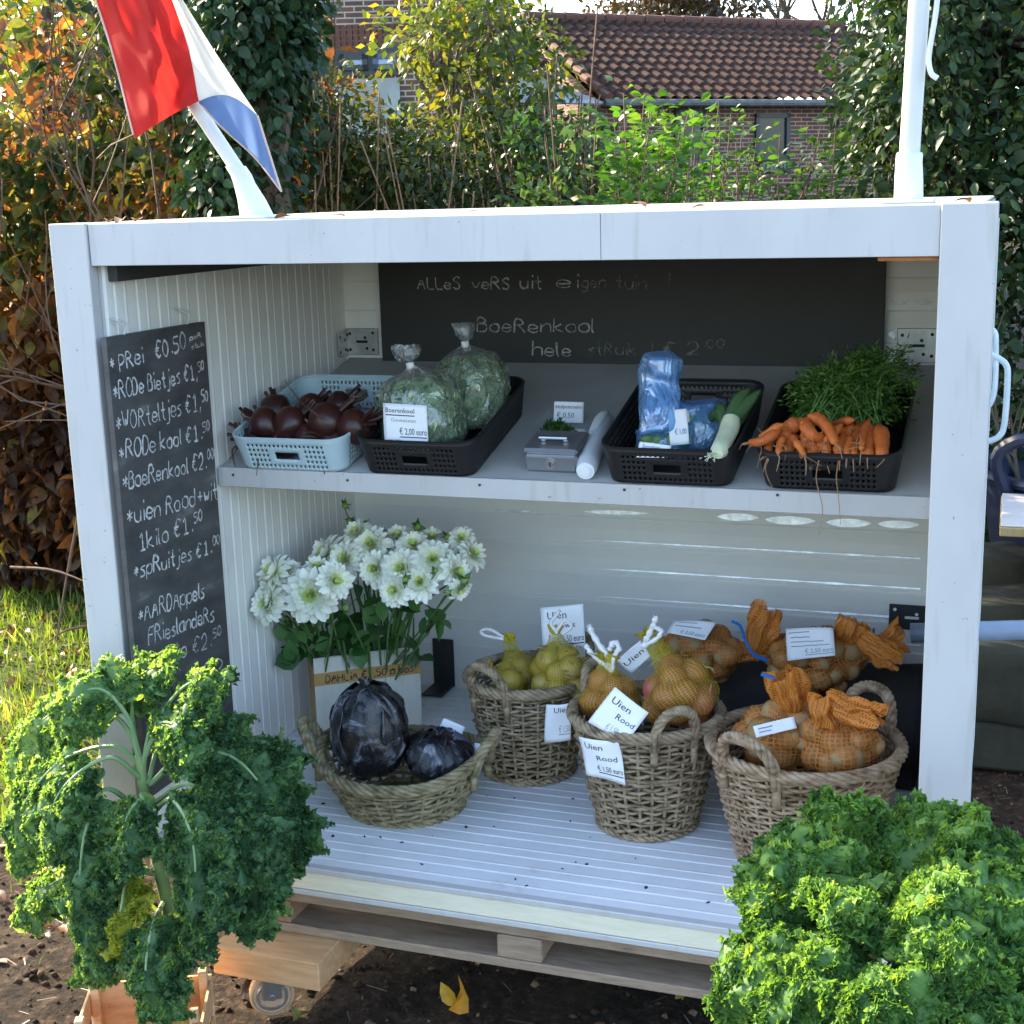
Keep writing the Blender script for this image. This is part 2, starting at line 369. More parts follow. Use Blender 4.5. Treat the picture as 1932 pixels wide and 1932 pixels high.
# ------------------------------------------------------------------ the ground
def groundmat():
    m, nt, b, o = newmat('ground_soil'); v = tex(nt)
    def nz(sc, det=8., rough=.65):
        n = node(nt, 'TexNoise', i_Scale=sc, i_Detail=det, i_Roughness=rough); nt.links.new(v, n.inputs['Vector']); return n.outputs[0]
    soil = ramp(nt, [(.3, (.006, .0045, .0035)), (.5, (.022, .015, .010)), (.62, (.05, .033, .021)), (.75, (.12, .085, .055))]); nt.links.new(nz(38), soil.inputs[0])
    turf = ramp(nt, [(.35, (.022, .032, .008)), (.6, (.06, .085, .02)), (.75, (.12, .10, .04))]); nt.links.new(nz(22), turf.inputs[0])
    a = node(nt, 'Attribute', attribute_name='turf'); ad = node(nt, 'Math', operation='ADD'); nt.links.new(a.outputs['Fac'], ad.inputs[0])
    ns = node(nt, 'Math', operation='MULTIPLY_ADD'); ns.inputs[1].default_value = .9; ns.inputs[2].default_value = -.45; nt.links.new(nz(5.), ns.inputs[0]); nt.links.new(ns.outputs[0], ad.inputs[1])
    rr = ramp(nt, [(.42, (0, 0, 0)), (.58, (1, 1, 1))]); nt.links.new(ad.outputs[0], rr.inputs[0])
    mx = node(nt, 'MixRGB'); nt.links.new(rr.outputs[0], mx.inputs[0]); nt.links.new(soil.outputs[0], mx.inputs[1]); nt.links.new(turf.outputs[0], mx.inputs[2])
    nt.links.new(mx.outputs[0], b.inputs['Base Color']); b.inputs['Roughness'].default_value = .95; b.inputs['Specular IOR Level'].default_value = .15
    bp = node(nt, 'Bump', i_Strength=.9, i_Distance=.02); nt.links.new(nz(45.), bp.inputs['Height']); nt.links.new(bp.outputs[0], b.inputs['Normal'])
    return m
def turf_amount(x, y):                    # 1 on the grass, 0 on bare soil
    d = (y-.62) + (-1.0-x)*.45 - .25*math.sin(x*3.1)
    t = 1/(1+math.exp(-max(-12, min(12, d*5))))
    if x > -.95: t *= max(0, 1-(x+.95)*3)
    return t
def axis_pts(lo, hi, c, fine, n):
    t = np.linspace(-1, 1, n); k = 6.; s_ = np.sinh(k*t)/np.sinh(k); return np.where(s_ < 0, c+s_*(c-lo), c+s_*(hi-c))
gx = np.concatenate([[-300, -120, -50, -25, -14, -9], np.linspace(-6, 3, 181), [4, 5, 7, 10, 16, 30, 60, 130, 300]])
gy = np.concatenate([[-60, -20, -8, -4, -2.5], np.linspace(-1.8, 4.2, 121), [5, 6, 8, 11, 16, 25, 45, 90, 180, 400]])
GX, GY = np.meshgrid(gx, gy, indexing='ij'); Gp = np.stack([GX, GY, np.zeros_like(GX)], -1)
near = ((GX > -6.1) & (GX < 3.1) & (GY > -1.9) & (GY < 4.3))
def gz(P):
    return .018*fnoise(P, 3.) + .010*fnoise(P, 11., 3.)
Gz = gz(Gp.reshape(-1, 3)).reshape(GX.shape); Gp[..., 2] = np.where(near, Gz, 0)-.012
mb = MB(); mb.grid(Gp, uv=False); g = mb.build('ground', groundmat(), sharp=0); tag(g, kind='structure')
ta = g.data.attributes.new('turf', 'FLOAT', 'POINT'); ta.data.foreach_set('value', [turf_amount(p[0], p[1]) for p in Gp.reshape(-1, 3)])
def ground_z(x, y): return .018*mnoise.noise(Vector((x*3, y*3, 0)))+.010*mnoise.noise(Vector((x*11+3, y*11-2.1, 3.9)))-.012

mb = MB(); mb.box((0, -21.4, -.046), (160, 40, .1)); tag(mb.build('bounce_ground', surf('bounce_grey', (.085, .085, .085), (.06, .06, .06), 6, .85, .2, 60), smooth=False), kind='structure')  # unseen slab in front of the stall, added to bounce some light inside
# ------------------------------------------------------------------ the market stall
HW = .92; ZT = 1.703; ZB = 1.619; ZF = .342; YB = 1.126; XW = -.823
stall = thing('market_stall', (0, .5, .27), 'white open-fronted roadside stall of ribbed panels with one sloping shelf', 'market stall')
def ribbed(L, period=.08, ph=0., rh=.0011, broad=False):
    """profile (position, height) of a lightly ribbed sandwich panel"""
    pts = [(0, 0)]; t = ph
    while t < L-.06:
        for a, h in ((t+.014, 0), (t+.034, .0022), (t+.044, .0036), (t+.047, .0034), (t+.051, 0)) if broad else ((t+.004, 0), (t+.0075, -.0026), (t+.011, 0), (t+.040, 0), (t+.0435, rh), (t+.0465, rh), (t+.050, 0)):
            if 0 < a < L: pts.append((a, h))
        t += period
    pts.append((L, 0)); return np.array(pts)
def panel(name, O, U, Vv, Lu, Lv, mats, thick=.03, ph=0., rh=.0011, broad=False):
    O, U, Vv = V3(O), V3(U), V3(Vv); N = np.cross(U, Vv); pr = ribbed(Lu, ph=ph, rh=rh, broad=broad)
    A = np.array([[O+U*a+N*h, O+U*a+N*h+Vv*Lv] for a, h in pr]); m = MB(); m.grid(A, uv=False); n = len(pr)
    B = np.array([[O+U*a-N*thick, O+U*a-N*thick+Vv*Lv] for a in (0, Lu)])[::-1]; m.grid(B, uv=False)
    e = lambda a, b, c, d: m.add([a, b, c, d], [(0, 1, 2, 3)])
    e(A[0, 0], A[0, 1], B[1, 1], B[1, 0]); e(A[-1, 1], A[-1, 0], B[0, 0], B[0, 1])
    for k in (0, 1):
        vs = [A[i, k] for i in range(n)]+[B[0, k], B[1, k]]; m.add(vs, [tuple(range(n+2)) if k == 0 else tuple(range(n+2))[::-1]])
    return m.build(name, mats, stall, smooth=False)
panel('side_panel', (XW, .016, ZF+.002), (0, 1, 0), (0, 0, 1), YB-.018, 1.31, m_panel, .06, .02)
panel('side_panel', (.852, YB-.002, ZF+.002), (0, -1, 0), (0, 0, 1), YB-.018, 1.31, m_panel, .06, .02)
panel('back_panel', (XW-.055+1.76, YB, ZF-.03), (0, 0, 1), (-1, 0, 0), 1.34, 1.76, m_panel, .04, .033, broad=True)
fl = panel('floor_panel', (XW-.06, -.018, ZF), (0, 1, 0), (-1, 0, 0), YB+.01, -1.78, m_floor, .02, .004)
m = MB(); m.box((0, .62, ZT-.02), (1.80, 1.18, .03)); m.box((.012, .622, ZT-.001), (1.77, 1.205, .006), bev=.002); m.build('roof_panel', m_white, stall)
m = MB()
xj = at(1133, 440, y=-.02)[0]; m.box(((-.829+xj)/2, -.006, (ZT+ZB)/2), (xj+.829-.001, .028, ZT-ZB), bev=.001)
m.box(((.831+xj)/2, -.006, (ZT+ZB)/2), (.831-xj-.001, .028, ZT-ZB), bev=.001); m.box((0, .02, (ZT+ZB)/2-.003), (1.65, .018, ZT-ZB-.012)); m.build('top_beam', m_white, stall)
for sgn in (-1, 1):
    m = MB(); xi = .831; zt = ZT+.002
    m.box((sgn*(xi+HW)/2, -.011, (zt+.262)/2), (HW-xi, .03, zt-.262), bev=.002)
    m.box((sgn*(HW-.012), .045, (zt+.262)/2), (.024, .08, zt-.262), bev=.002)
    m.box((sgn*(xi+.006), .012, (ZB+.345)/2), (.012, .014, ZB-.345)); m.build('post', m_white, stall)
m = MB(); m.box((.005, -.011, .3365), (1.65, .022, .013), bev=.002); m.box((.005, -.009, .2815), (1.65, .022, .013), bev=.002); m.build('edge_strip', m_white, stall)
m = MB(); m.box((.005, -.006, .3092), (1.65, .026, .041), bev=.002); m.build('sill_board', m_cream, stall)
m = MB(); m.box((XW+.012, .5, 1.622), (.022, .95, .075)); m.build('top_rail', m_dark, stall)
m = MB(); m.box((.78, .012, ZB-.004), (.10, .03, .008), bev=.002); m.build('foam_strip', m_foam, stall)
m = MB()                                                    # sloping shelf
Rt = np.array([[1, 0, 0], [0, SV[1], SN[1]], [0, SV[2], SN[2]]])
m.box(shelf(.012, .375, -.008), (1.65, .745, .016), Rt); m.build('shelf', m_shelf, stall)
m = MB(); m.box((.012, .390, 1.102), (1.655, .014, .046), bev=.0015); sh = m.build('shelf_edge', m_white, stall)
for px in (656, 905, 1178, 1467, 440):
    m = MB(); p = at(px, {656: 906, 905: 915, 1178: 924, 1467: 934, 440: 896}[px], y=.3825); m.tube([p, p-(0, .0016, 0)], .0032, 8); m.build('screw', m_zincdark, sh)
def plate(name, c, d, axis, mats, holes, slot=True):
    m = MB(); m.box(c, d, bev=.0015); p = m.build(name, mats, stall)
    for a, b in holes:
        h = MB()
        q = V3(c).copy(); nv = np.zeros(3); k = 1 if axis == 'y' else 0; nv[k] = -1 if axis == 'y' else 1
        q[0 if axis == 'y' else 1] += a*d[0 if axis == 'y' else 1]/2; q[2] += b*d[2]/2; q += nv*d[k]/2; h.tube([q-nv*.001, q+nv*.0004], .0045, 8); h.build('hole', m_black if mats is m_zinc else m_panel, p)
    if slot:
        h = MB(); q = V3(c)+(0, -d[1]/2, 0) if axis == 'y' else V3(c)+(d[0]/2, 0, 0); h.box(q, (.035, .0012, .007) if axis == 'y' else (.0012, .035, .007)); h.build('slot', m_black if mats is m_zinc else m_panel, p)
    return p
HO = [(-.75, .6), (-.75, -.6), (.7, .65), (.7, -.6), (.2, .3), (.3, -.5)]
zl = at(718, 645, y=YB-.01)[2]
plate('hinge_plate', (XW+.052, YB-.006, zl), (.098, .006, .075), 'y', m_zinc, HO); plate('hinge_plate', (XW+.006, YB-.035, zl-.004), (.006, .062, .07), 'x', m_zinc, HO, False)
a, b = at(1692, 652, y=YB-.01), at(1770, 652, y=YB-.01); plate('hinge_plate', ((a[0]+b[0])/2, YB-.006, a[2]), (b[0]-a[0], .006, .085), 'y', m_zinc, HO)
a, b = at(1677, 1163, y=YB-.01), at(1749, 1163, y=YB-.01); plate('hinge_plate', ((a[0]+b[0])/2+.01, YB-.006, a[2]), (b[0]-a[0]+.02, .006, .066), 'y', m_zincdark, HO)
a = at(836, 1262, y=YB-.012); m = MB(); m.box((a[0], YB-.006, .415), (.066, .007, .145), bev=.003); m.box((a[0], YB-.055, .349), (.066, .1, .007), bev=.003); m.build('angle_bracket', m_zincdark, stall)
for pts in ([(1866, 668), (1884, 676), (1899, 690), (1901, 720), (1895, 800), (1884, 824), (1862, 834)], [(1860, 618), (1876, 626), (1879, 650), (1877, 730), (1868, 762), (1856, 770)]):
    yy = .35 if pts[0][1] == 668 else .62
    m = MB(); m.tube(spline([at(*p, y=yy) for p in pts], 26), .0058, 8); m.build('handle', m_tube, stall)
# reflected highlights on the back panel, put in as tilted bright metal lens patches
m_glint = surf('glint_metal', (.58, .58, .56), (.34, .34, .33), 45, .36, metal=.9)
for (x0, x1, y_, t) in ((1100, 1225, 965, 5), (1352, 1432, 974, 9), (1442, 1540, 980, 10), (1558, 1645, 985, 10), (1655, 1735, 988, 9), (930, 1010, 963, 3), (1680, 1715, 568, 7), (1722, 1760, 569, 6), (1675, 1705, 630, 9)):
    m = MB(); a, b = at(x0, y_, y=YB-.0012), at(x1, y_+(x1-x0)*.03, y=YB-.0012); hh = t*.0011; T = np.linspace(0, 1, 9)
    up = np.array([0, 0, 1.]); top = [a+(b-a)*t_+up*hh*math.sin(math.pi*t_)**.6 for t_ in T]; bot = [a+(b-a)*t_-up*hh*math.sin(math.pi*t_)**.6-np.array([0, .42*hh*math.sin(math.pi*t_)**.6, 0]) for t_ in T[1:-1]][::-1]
    m.add(top+bot, [tuple(range(len(top)+len(bot)))[::-1]]); m.build('highlight_patch', m_glint, stall)

for (x0, y0, x1, y1) in ((1085, 1017, 1737, 1053), (1105, 1071, 1737, 1110), (1115, 1124, 1737, 1162), (1300, 1185, 1737, 1212)):  # highlights along the ridges, put in as bright tilted metal strips
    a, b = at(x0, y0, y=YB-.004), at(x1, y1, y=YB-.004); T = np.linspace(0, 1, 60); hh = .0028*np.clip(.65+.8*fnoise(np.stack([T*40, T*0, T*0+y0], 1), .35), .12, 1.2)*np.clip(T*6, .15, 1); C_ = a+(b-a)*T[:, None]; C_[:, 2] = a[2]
    m = MB(); m.grid(np.stack([C_+np.stack([0*hh, 0*hh, hh], 1), C_-np.stack([0*hh, .55*hh, hh], 1)], 1)[::-1], uv=False); m.build('highlight_strip', m_glint, stall)

# boards with chalk writing
NB = (0, -1, 0)
wb = thing('blackboard', (-.03, 1.10, 1.43), 'long blackboard on the back wall above the shelf with Boerenkool in chalk', 'blackboard')
BBY = 1.100
a, b = at(722, 690, y=BBY), at(1672, 489, y=BBY)
m = MB(); m.box(((a[0]+b[0])/2, BBY+.006, (a[2]+1.585)/2), (b[0]-a[0], .012, 1.585-a[2]), bev=.001); m.build('board', m_slate, wb)
def bl(t, x0, y0, x1, y1, h, mt=None): m = MB(); chalk(m, t, at(x0, y0, y=BBY), at(x1, y1, y=BBY), h, NB, .0040); m.build('chalk_word', mt or m_chalkmid, wb, smooth=False)
bl('ALLeS', 788, 545, 868, 545, .032); bl('veRS', 890, 545, 962, 545, .032); bl('uit', 982, 545, 1023, 544, .036); bl('ei', 1050, 543, 1092, 543, .036)
bl('BoeRenkool', 901, 626, 1121, 627, .037); bl('hele', 1005, 671, 1078, 671, .037)
bl('gen', 1098, 543, 1142, 543, .033, m_chalkfaint); bl('tuin', 1163, 545, 1220, 545, .036, m_chalkfaint); bl('!', 1256, 536, 1264, 536, .03, m_chalkfaint); bl('stRuik', 1110, 670, 1202, 670, .033, m_chalkfaint); bl('!', 1224, 668, 1232, 668, .03, m_chalkfaint); bl('€ 2^.00', 1252, 668, 1363, 667, .034, m_chalkfaint)

CX_ = -.797
pb = thing('price_board', (CX_, .16, .46), 'tall narrow chalkboard price list hung by two hooks on the left side wall', 'chalkboard')
c4 = [at(200, 637, x=CX_), at(386, 607, x=CX_), at(444, 1388, x=CX_), at(420, 1408, x=CX_), at(268, 1420, x=CX_)]
c4[4][1] = c4[0][1]+.004; c4[4][2] = c4[3][2]
m = MB(); n = len(c4); m.add([p for p in c4]+[p-(.012, 0, 0) for p in c4], [tuple(range(n)), tuple(range(n, 2*n))[::-1]]+[(i, n+i, n+(i+1) % n, (i+1) % n) for i in range(n)]); m.build('board', m_chalkbd, pb, smooth=False)
def pl(t, x0, y0, x1, y1, h, mt=None): m = MB(); chalk(m, t, at(x0, y0, x=CX_), at(x1, y1, x=CX_), h, (1, 0, 0), .0044 if h > .025 else .0022); m.build('chalk_line', mt or m_chalk, pb, smooth=False)
for t, x0, y0, x1, y1, h in (('*', 208, 700, 217, 696, .034), ('PRei', 226, 701, 271, 684, .036), ('€0.50', 293, 679, 350, 658, .036), ('peR', 357, 643, 379, 635, .011), ('stuk', 360, 660, 384, 651, .011),
    ('*RODe Bietjes €1,^50', 212, 756, 384, 712, .036), ('*WORteltjes €1,^50', 217, 816, 392, 770, .040), ('*RODe kool €1.^50', 223, 868, 394, 826, .038), ('*BoeRenkool €2.^00', 230, 925, 402, 879, .038),
    ('*uien Rood+wit', 237, 992, 410, 941, .042), ('1kilo €1.^50', 262, 1040, 380, 997, .040), ('*spRuitjes €1.^00', 250, 1093, 413, 1039, .036), ('*AARDAppels', 259, 1175, 385, 1126, .038), ('FRieslandeRs', 280, 1217, 403, 1170, .038), ('kilo', 313, 1254, 350, 1238, .038)):
    pl(t, x0, y0, x1, y1, h)
pl('2', 284, 1266, 298, 1260, .036, m_chalkmid); pl('€2.^50', 362, 1235, 415, 1212, .038, m_chalkmid); pl('^50', 385, 1292, 418, 1276, .045, m_chalkmid)
for (hx_, hy_) in ((232, 630), (352, 608)):
    p = at(hx_, hy_, x=CX_-.004); m = MB()
    m.tube(spline([p+(0, 0, -.008), p+(.004, .004, .008), p+(.006, .006, .02), p+(0, -.004, .028), p+(-.006, -.012, .026)], 16), .0022, 6); m.tube([p+(-.012, -.02, .036), p+(.002, -.004, .02)], .0022, 6); m.build('hook', m_white, pb)

# pallet and the castor beam the stall stands on
pal = thing('pallet', (.05, .3, .165), 'weathered wooden pallet under the white stall floor', 'pallet')
for bx in (-.53, .05, .63):
    for by in (.05, .40, .75):
        m = MB(); m.box((bx, by, .2155), (.098, .1, .052), bev=.003); m.build('block', m_palletred if bx < 0 else m_pallet, pal)
for by, d in ((.05, .1), (.40, .12), (.75, .1)):
    m = MB(); m.box((.05, by, .1775), (1.26, d, .021), bev=.003); m.build('board', m_pallet, pal)
for k in range(5):
    m = MB(); m.box((.05, .05+k*.175, .2555), (1.26, .1, .022), bev=.002); m.build('board', m_pallet, pal)
cb = thing('castor_beam', (-.5, .2, 0), 'short new wooden beam on a castor under the front left corner of the pallet', 'castor beam')
a = at(400, 1800, y=-.1)[0]; b = at(601, 1830, y=-.1)[0]
m = MB(); m.box(((a+b)/2, .31, .134), (b-a, .82, .066), bev=.003); m.build('beam', m_wood, cb)
wc = at(514, 1884, y=-.055); wc[2] = .049; ax = nrm((.52, -.85, 0)); sd = nrm(np.cross((0, 0, 1), ax))
Rw = np.stack([sd, np.cross(ax, sd), ax], 1)
def wheel_mb(prof): m = MB(); m.lathe(prof, 40); m.v = [m.v[0] @ Rw.T + wc]; return m
m_tyre = surf('castor_tyre', (.50, .32, .18), (.40, .25, .15), 12, .7); m_rubber = surf('black_rubber', (.02, .02, .02), None, 9, .7)
m_steel = surf('steel', (.55, .56, .57), (.42, .43, .44), 25, .3, .05, 60, metal=.9)
wh = wheel_mb([(.03, -.017), (.046, -.017), (.049, -.013), (.049, .010), (.046, .014), (.030, .014)]).build('wheel', m_tyre, cb)
wheel_mb([(.0005, .014), (.012, .015), (.014, .012), (.026, .012), (.029, .017), (.033, .017), (.036, .013), (.040, .013), (.0415, .016), (.043, .012), (.043, -.012)]).build('rim', m_steel, wh)
wheel_mb([(.0005, .024), (.006, .024), (.007, .015)]).build('hub_bolt', m_steel, wh)
m = MB(); 
for s_ in (-.021, .021): m.box(wc+ax*s_+(0, 0, .022), (.04, .003, .055), np.stack([sd, ax, (0, 0, 1.)], 1), bev=.001)
m.box(wc+(0, 0, .0485), (.07, .07, .004)); m.build('fork', m_steel, cb)
# ------------------------------------------------------------------ houses behind
def brickmat(name, c1, c2, mortar):
    m, nt, b, o = newmat(name); uv = tex(nt, 'UV')
    br = node(nt, 'TexBrick', i_Scale=1., i_Mortar_Size=.009, i_Brick_Width=.22, i_Row_Height=.063, i_Mortar_Smooth=.15, i_Bias=-.1)
    br.inputs['Color1'].default_value = (*c1, 1); br.inputs['Color2'].default_value = (*c2, 1); br.inputs['Mortar'].default_value = (*mortar, 1); nt.links.new(uv, br.inputs['Vector'])
    n = node(nt, 'TexNoise', i_Scale=3., i_Detail=6.); nt.links.new(uv, n.inputs['Vector']); r = ramp(nt, [(.3, (.7, .7, .7)), (.7, (1.15, 1.1, 1.05))]); nt.links.new(n.outputs[0], r.inputs[0])
    mx = node(nt, 'MixRGB', blend_type='MULTIPLY', i_Fac=1.); nt.links.new(br.outputs[0], mx.inputs[1]); nt.links.new(r.outputs[0], mx.inputs[2]); nt.links.new(mx.outputs[0], b.inputs['Base Color'])
    b.inputs['Roughness'].default_value = .85; bp = node(nt, 'Bump', i_Strength=.5, i_Distance=.01, invert=True); nt.links.new(br.outputs['Fac'], bp.inputs['Height']); nt.links.new(bp.outputs[0], b.inputs['Normal'])
    return m
m_brick = brickmat('brown_brick', (.085, .040, .030), (.13, .058, .04), (.34, .29, .24))
m_brickr = brickmat('red_brick', (.10, .036, .025), (.15, .056, .036), (.28, .235, .20))
m_tile = surf('roof_tile', (.068, .031, .021), (.038, .021, .016), 5.5, .85, .4, 30, c3=(.026, .026, .014), lo=.3, hi=.58, spec=.15)
m_tilered = surf('ridge_tile', (.12, .045, .028), (.08, .034, .022), 9, .8, .3, 30)
m_gut = surf('gutter_grey', (.16, .16, .155), (.10, .10, .095), 8, .95, spec=.05)
m_frame = surf('dark_frame', (.03, .032, .035), None, 5, .45)
m_whitew = surf('white_board', (.40, .42, .45), (.32, .34, .37), 3, .5)
m_render = surf('grey_render', (.30, .31, .29), (.22, .23, .21), 3, .9)
m_glass, nt_, b_, o_ = newmat('window_glass'); b_.inputs['Base Color'].default_value = (.03, .035, .04, 1); b_.inputs['Roughness'].default_value = .12; b_.inputs['Specular IOR Level'].default_value = .25
def quad(mb, O, U, Vv, a, b):            # a x b rectangle with uv in metres
    O, U, Vv = V3(O), nrm(U), nrm(Vv); mb.add([O, O+U*a, O+U*a+Vv*b, O+Vv*b], [(0, 1, 2, 3)], [(0, 0), (a, 0), (a, b), (0, b)])
def obox(mb, O, U, D, c, d):             # box in a house frame: c = (along, depth, z) centre
    U, D = nrm(U), nrm(D); Rm = np.stack([U, D, (0, 0, 1.)], 1); mb.box(V3(O)+U*c[0]+D*c[1]+(0, 0, c[2]), d, Rm)
def house_mb(): return MB()
A1 = R(24); EA = math.cos(A1)*_hr+math.sin(A1)*_hf; DA = -math.sin(A1)*_hr+math.cos(A1)*_hf
E0 = far(1150, 190, 21.5); zE = E0[2]; EB = V3((E0[0], E0[1], 0))
barn = thing('brick_barn', tuple(EB), 'low brick barn with a brown pantiled roof and grey gutter behind the stall', 'barn')
LB = 6.6; SL = 3.0; RISE = far(1012, 24, 23.6)[2]-zE
def tiles(mb, O, L, depth, rise, rows=12):
    nt_ = int(L/.205); per = L/nt_; prof = np.array([(0, .0), (.2, .028), (.42, .040), (.62, .022), (.8, -.012), (.93, -.016)])
    pts = np.array([(k+a, h) for k in range(nt_) for a, h in prof]); P = []
    for r in range(rows):
        for q, dz in ((r, .035), (r+.995, .0)):
            t = q/rows; P.append(O+EA*(pts[:, 0]*per)[:, None]+DA*(depth*t)+np.stack([0*pts[:, 1], 0*pts[:, 1], rise*t+pts[:, 1]+dz+.006*np.sin(pts[:, 0]*7.3+r*2)], 1))
    mb.grid(np.array(P), uv=False)
m = MB(); tiles(m, EB+(0, 0, zE), LB, SL, RISE); rf = m.build('roof', m_tile, barn, sharp=40)
m = MB(); N_ = int(LB/.38)
for k in range(N_):
    p = EB+EA*(k*.38)+DA*SL+(0, 0, zE+RISE+.02); m.tube([p, p+EA*.37], [.1, .085], 10)
m.build('ridge_tiles', m_tilered, rf)
m = MB()
for k in range(11):
    t0, t1 = k/11, (k+1.05)/11; p = EB+DA*SL*t0+(0, 0, zE+RISE*t0+.04); q = EB+DA*SL*t1+(0, 0, zE+RISE*t1+.0); m.tube([p, q], [.075, .07], 8)
m.build('verge_tiles', m_tilered, rf)
m = MB(); O_ = EB+DA*.3; quad(m, O_, EA, (0, 0, 1), LB, zE); quad(m, O_+DA*SL*2, -DA, (0, 0, 1), SL*2, zE)
m.add([O_+(0, 0, zE), O_+DA*2*SL+(0, 0, zE), O_+DA*(SL-.3)+(0, 0, zE+RISE-.15)], [(0, 2, 1)], [(0, 0), (5, 0), (2.5, 2)]); m.build('wall', m_brickr, barn, smooth=False)
m = MB(); tiles(m, EB+DA*2*SL+(0, 0, zE), LB, -SL, RISE); m.build('roof', m_tile, barn)
m = MB(); T = EB+(0, 0, zE-.03)-DA*.04; m.tube([T-EA*.1, T+EA*LB], .055, 8); g_ = m.build('gutter', m_gut, barn)
for k in range(9):
    m = MB(); obox(m, T+EA*(.4+k*.7), EA, DA, (0, .05, -.05), (.03, .12, .02)); m.build('gutter_bracket', m_frame, g_)
def wall_pt(px, py, O, U, D):            # where a sight line meets the wall plane through O along U
    d = ray(px, py); n_ = nrm(D); t = ((O-CAM) @ n_)/(d @ n_); P = CAM+d*t; return (P-O) @ nrm(U), P[2]
for (x0, y0, x1, y1) in ((1272, 206, 1330, 300), (1424, 214, 1487, 302)):
    u0, z1 = wall_pt(x0, y0, O_, EA, DA); u1, z0 = wall_pt(x1, y1, O_, EA, DA)
    m = MB()
    for a, b, ww, hh in ((u0, z0, .07, z1-z0), (u1-.07, z0, .07, z1-z0), (u0, z1-.07, u1-u0, .07), (u0, z0, u1-u0, .07)): obox(m, O_, EA, DA, (a+ww/2, -.02, b+hh/2), (ww, .06, hh))
    f = m.build('window', m_frame, barn, smooth=False); m = MB(); obox(m, O_, EA, DA, ((u0+u1)/2, -.004, (z0+z1)/2), (u1-u0-.1, .02, z1-z0-.1)); m.build('pane', m_glass, f, smooth=False)
    m = MB()
    for k in range(9): obox(m, O_, EA, DA, (u0+.12+k*(u1-u0-.05)/9, -.05, z0-.1), (.05, .1, .16))
    m.build('sill', m_gut, f, smooth=False)
# lean-to on the left end of the barn: lower tiled roof over a white board
LT = EB-EA*2.5+DA*1.2; zl = far(1000, 140, 22.6)[2]
lean = thing('tiled_lean_to', tuple(LT), 'small tiled lean-to with white gable boards at the left end of the brick barn', 'lean-to')
m = MB(); tiles(m, V3((LT[0], LT[1], zl)), 2.3, 1.9, 1.0, 7); m.build('roof', m_tile, lean, sharp=40)
m = MB(); obox(m, LT, EA, DA, (1.15, .1, zl-.22), (2.25, .05, .42)); m.build('fascia', m_whitew, lean, smooth=False)
m = MB(); obox(m, LT, EA, DA, (1.2, -.0, zl-.02), (2.45, .12, .06)); m.build('gutter', m_gut, lean, smooth=False)
m = MB(); quad(m, LT+DA*.14, EA, (0, 0, 1), 2.3, zl-.43); m.build('wall', m_brick, lean, smooth=False)
m = MB(); obox(m, LT, EA, DA, (1.72, .1, zl-.95), (.85, .06, .9)); f = m.build('window', m_whitew, lean, smooth=False)
for k in (0, 1):
    m = MB(); obox(m, LT, EA, DA, (1.52+k*.4, .06, zl-.95), (.34, .03, .78)); m.build('pane', m_glass, f, smooth=False)
m = MB(); a = EB-EA*.02+(0, 0, zE); b = EB-EA*1.15+DA*.4+(0, 0, zE)
m.add([a-(0, 0, .05), a+DA*1.2+(0, 0, .75), b+DA*.9+(0, 0, .42), b-(0, 0, .02), ][:1]+[a*.45+b*.55+DA*.25+(0, 0, .26), b*.7+a*.3+DA*.3+(0, 0, .16), b*.7+a*.3-(0, 0, .02)], [(0, 1, 2, 3)]); solidify(m.build('gable_board', m_whitew, lean, smooth=False), .03)
# brick house with the dark framed window
H0 = far(545, 380, 17.); HB = V3((H0[0], H0[1], 0)); UH = _hr; DH = _hf; HL = (965-545)*17/FPX; HZ = 7.0
house = thing('brick_house', tuple(HB), 'brown brick house with a dark framed window behind the young tree', 'house')
m = MB(); quad(m, HB, UH, (0, 0, 1), HL, HZ); quad(m, HB+UH*HL, DH, (0, 0, 1), 6., HZ); quad(m, HB+DH*6, -DH, (0, 0, 1), 6., HZ); m.build('wall', m_brick, house, smooth=False)
m = MB(); mid = HB+UH*(HL/2)+(0, 0, HZ+2)
for s_ in (0, 1):
    a = HB+UH*(HL*s_+(.3 if s_ else -.3))+(0, 0, HZ-.2); m.add([a-DH*.3, a+DH*6.3, mid+DH*6.3, mid-DH*.3], [(0, 1, 2, 3) if s_ else (3, 2, 1, 0)])
solidify(m.build('roof', m_tile, house, smooth=False), .12)
u0, z1 = wall_pt(630, 92, HB, UH, DH); u1, z0 = wall_pt(768, 141, HB, UH, DH)
m = MB(); obox(m, HB, UH, DH, ((u0+u1)/2, -.01, (z0+z1)/2), (u1-u0, .05, z1-z0)); f = m.build('window', m_frame, house, smooth=False)
w2 = (u1-u0-.06)/2
for k in (0, 1):
    c = u0+.03+w2*(k+.5); m = MB()
    for a, b, ww, hh in ((c-w2/2+.03, z0+.06, .06, z1-z0-.13), (c+w2/2-.09, z0+.06, .06, z1-z0-.13), (c-w2/2+.03, z1-.13, w2-.06, .06), (c-w2/2+.03, z0+.06, w2-.06, .06)): obox(m, HB, UH, DH, (a+ww/2, -.05, b+hh/2), (ww, .05, hh))
    s_ = m.build('sash', surf('sash_blue', (.06, .08, .13), None, 4, .4) if k else m_frame, f, smooth=False); m = MB(); obox(m, HB, UH, DH, (c, -.04, (z0+z1)/2), (w2-.12, .02, z1-z0-.2)); m.build('pane', surf('curtain_glass', (.30, .36, .52), (.2, .26, .42), 4, .2), s_ if False else f, smooth=False)
m = MB(); n_ = int((u1-u0+.1)/.07)
for k in range(n_): obox(m, HB, UH, DH, (u0-.02+k*.07, -.004, z1+.13), (.055, .03, .24))
m.build('lintel', m_tilered, house, smooth=False)
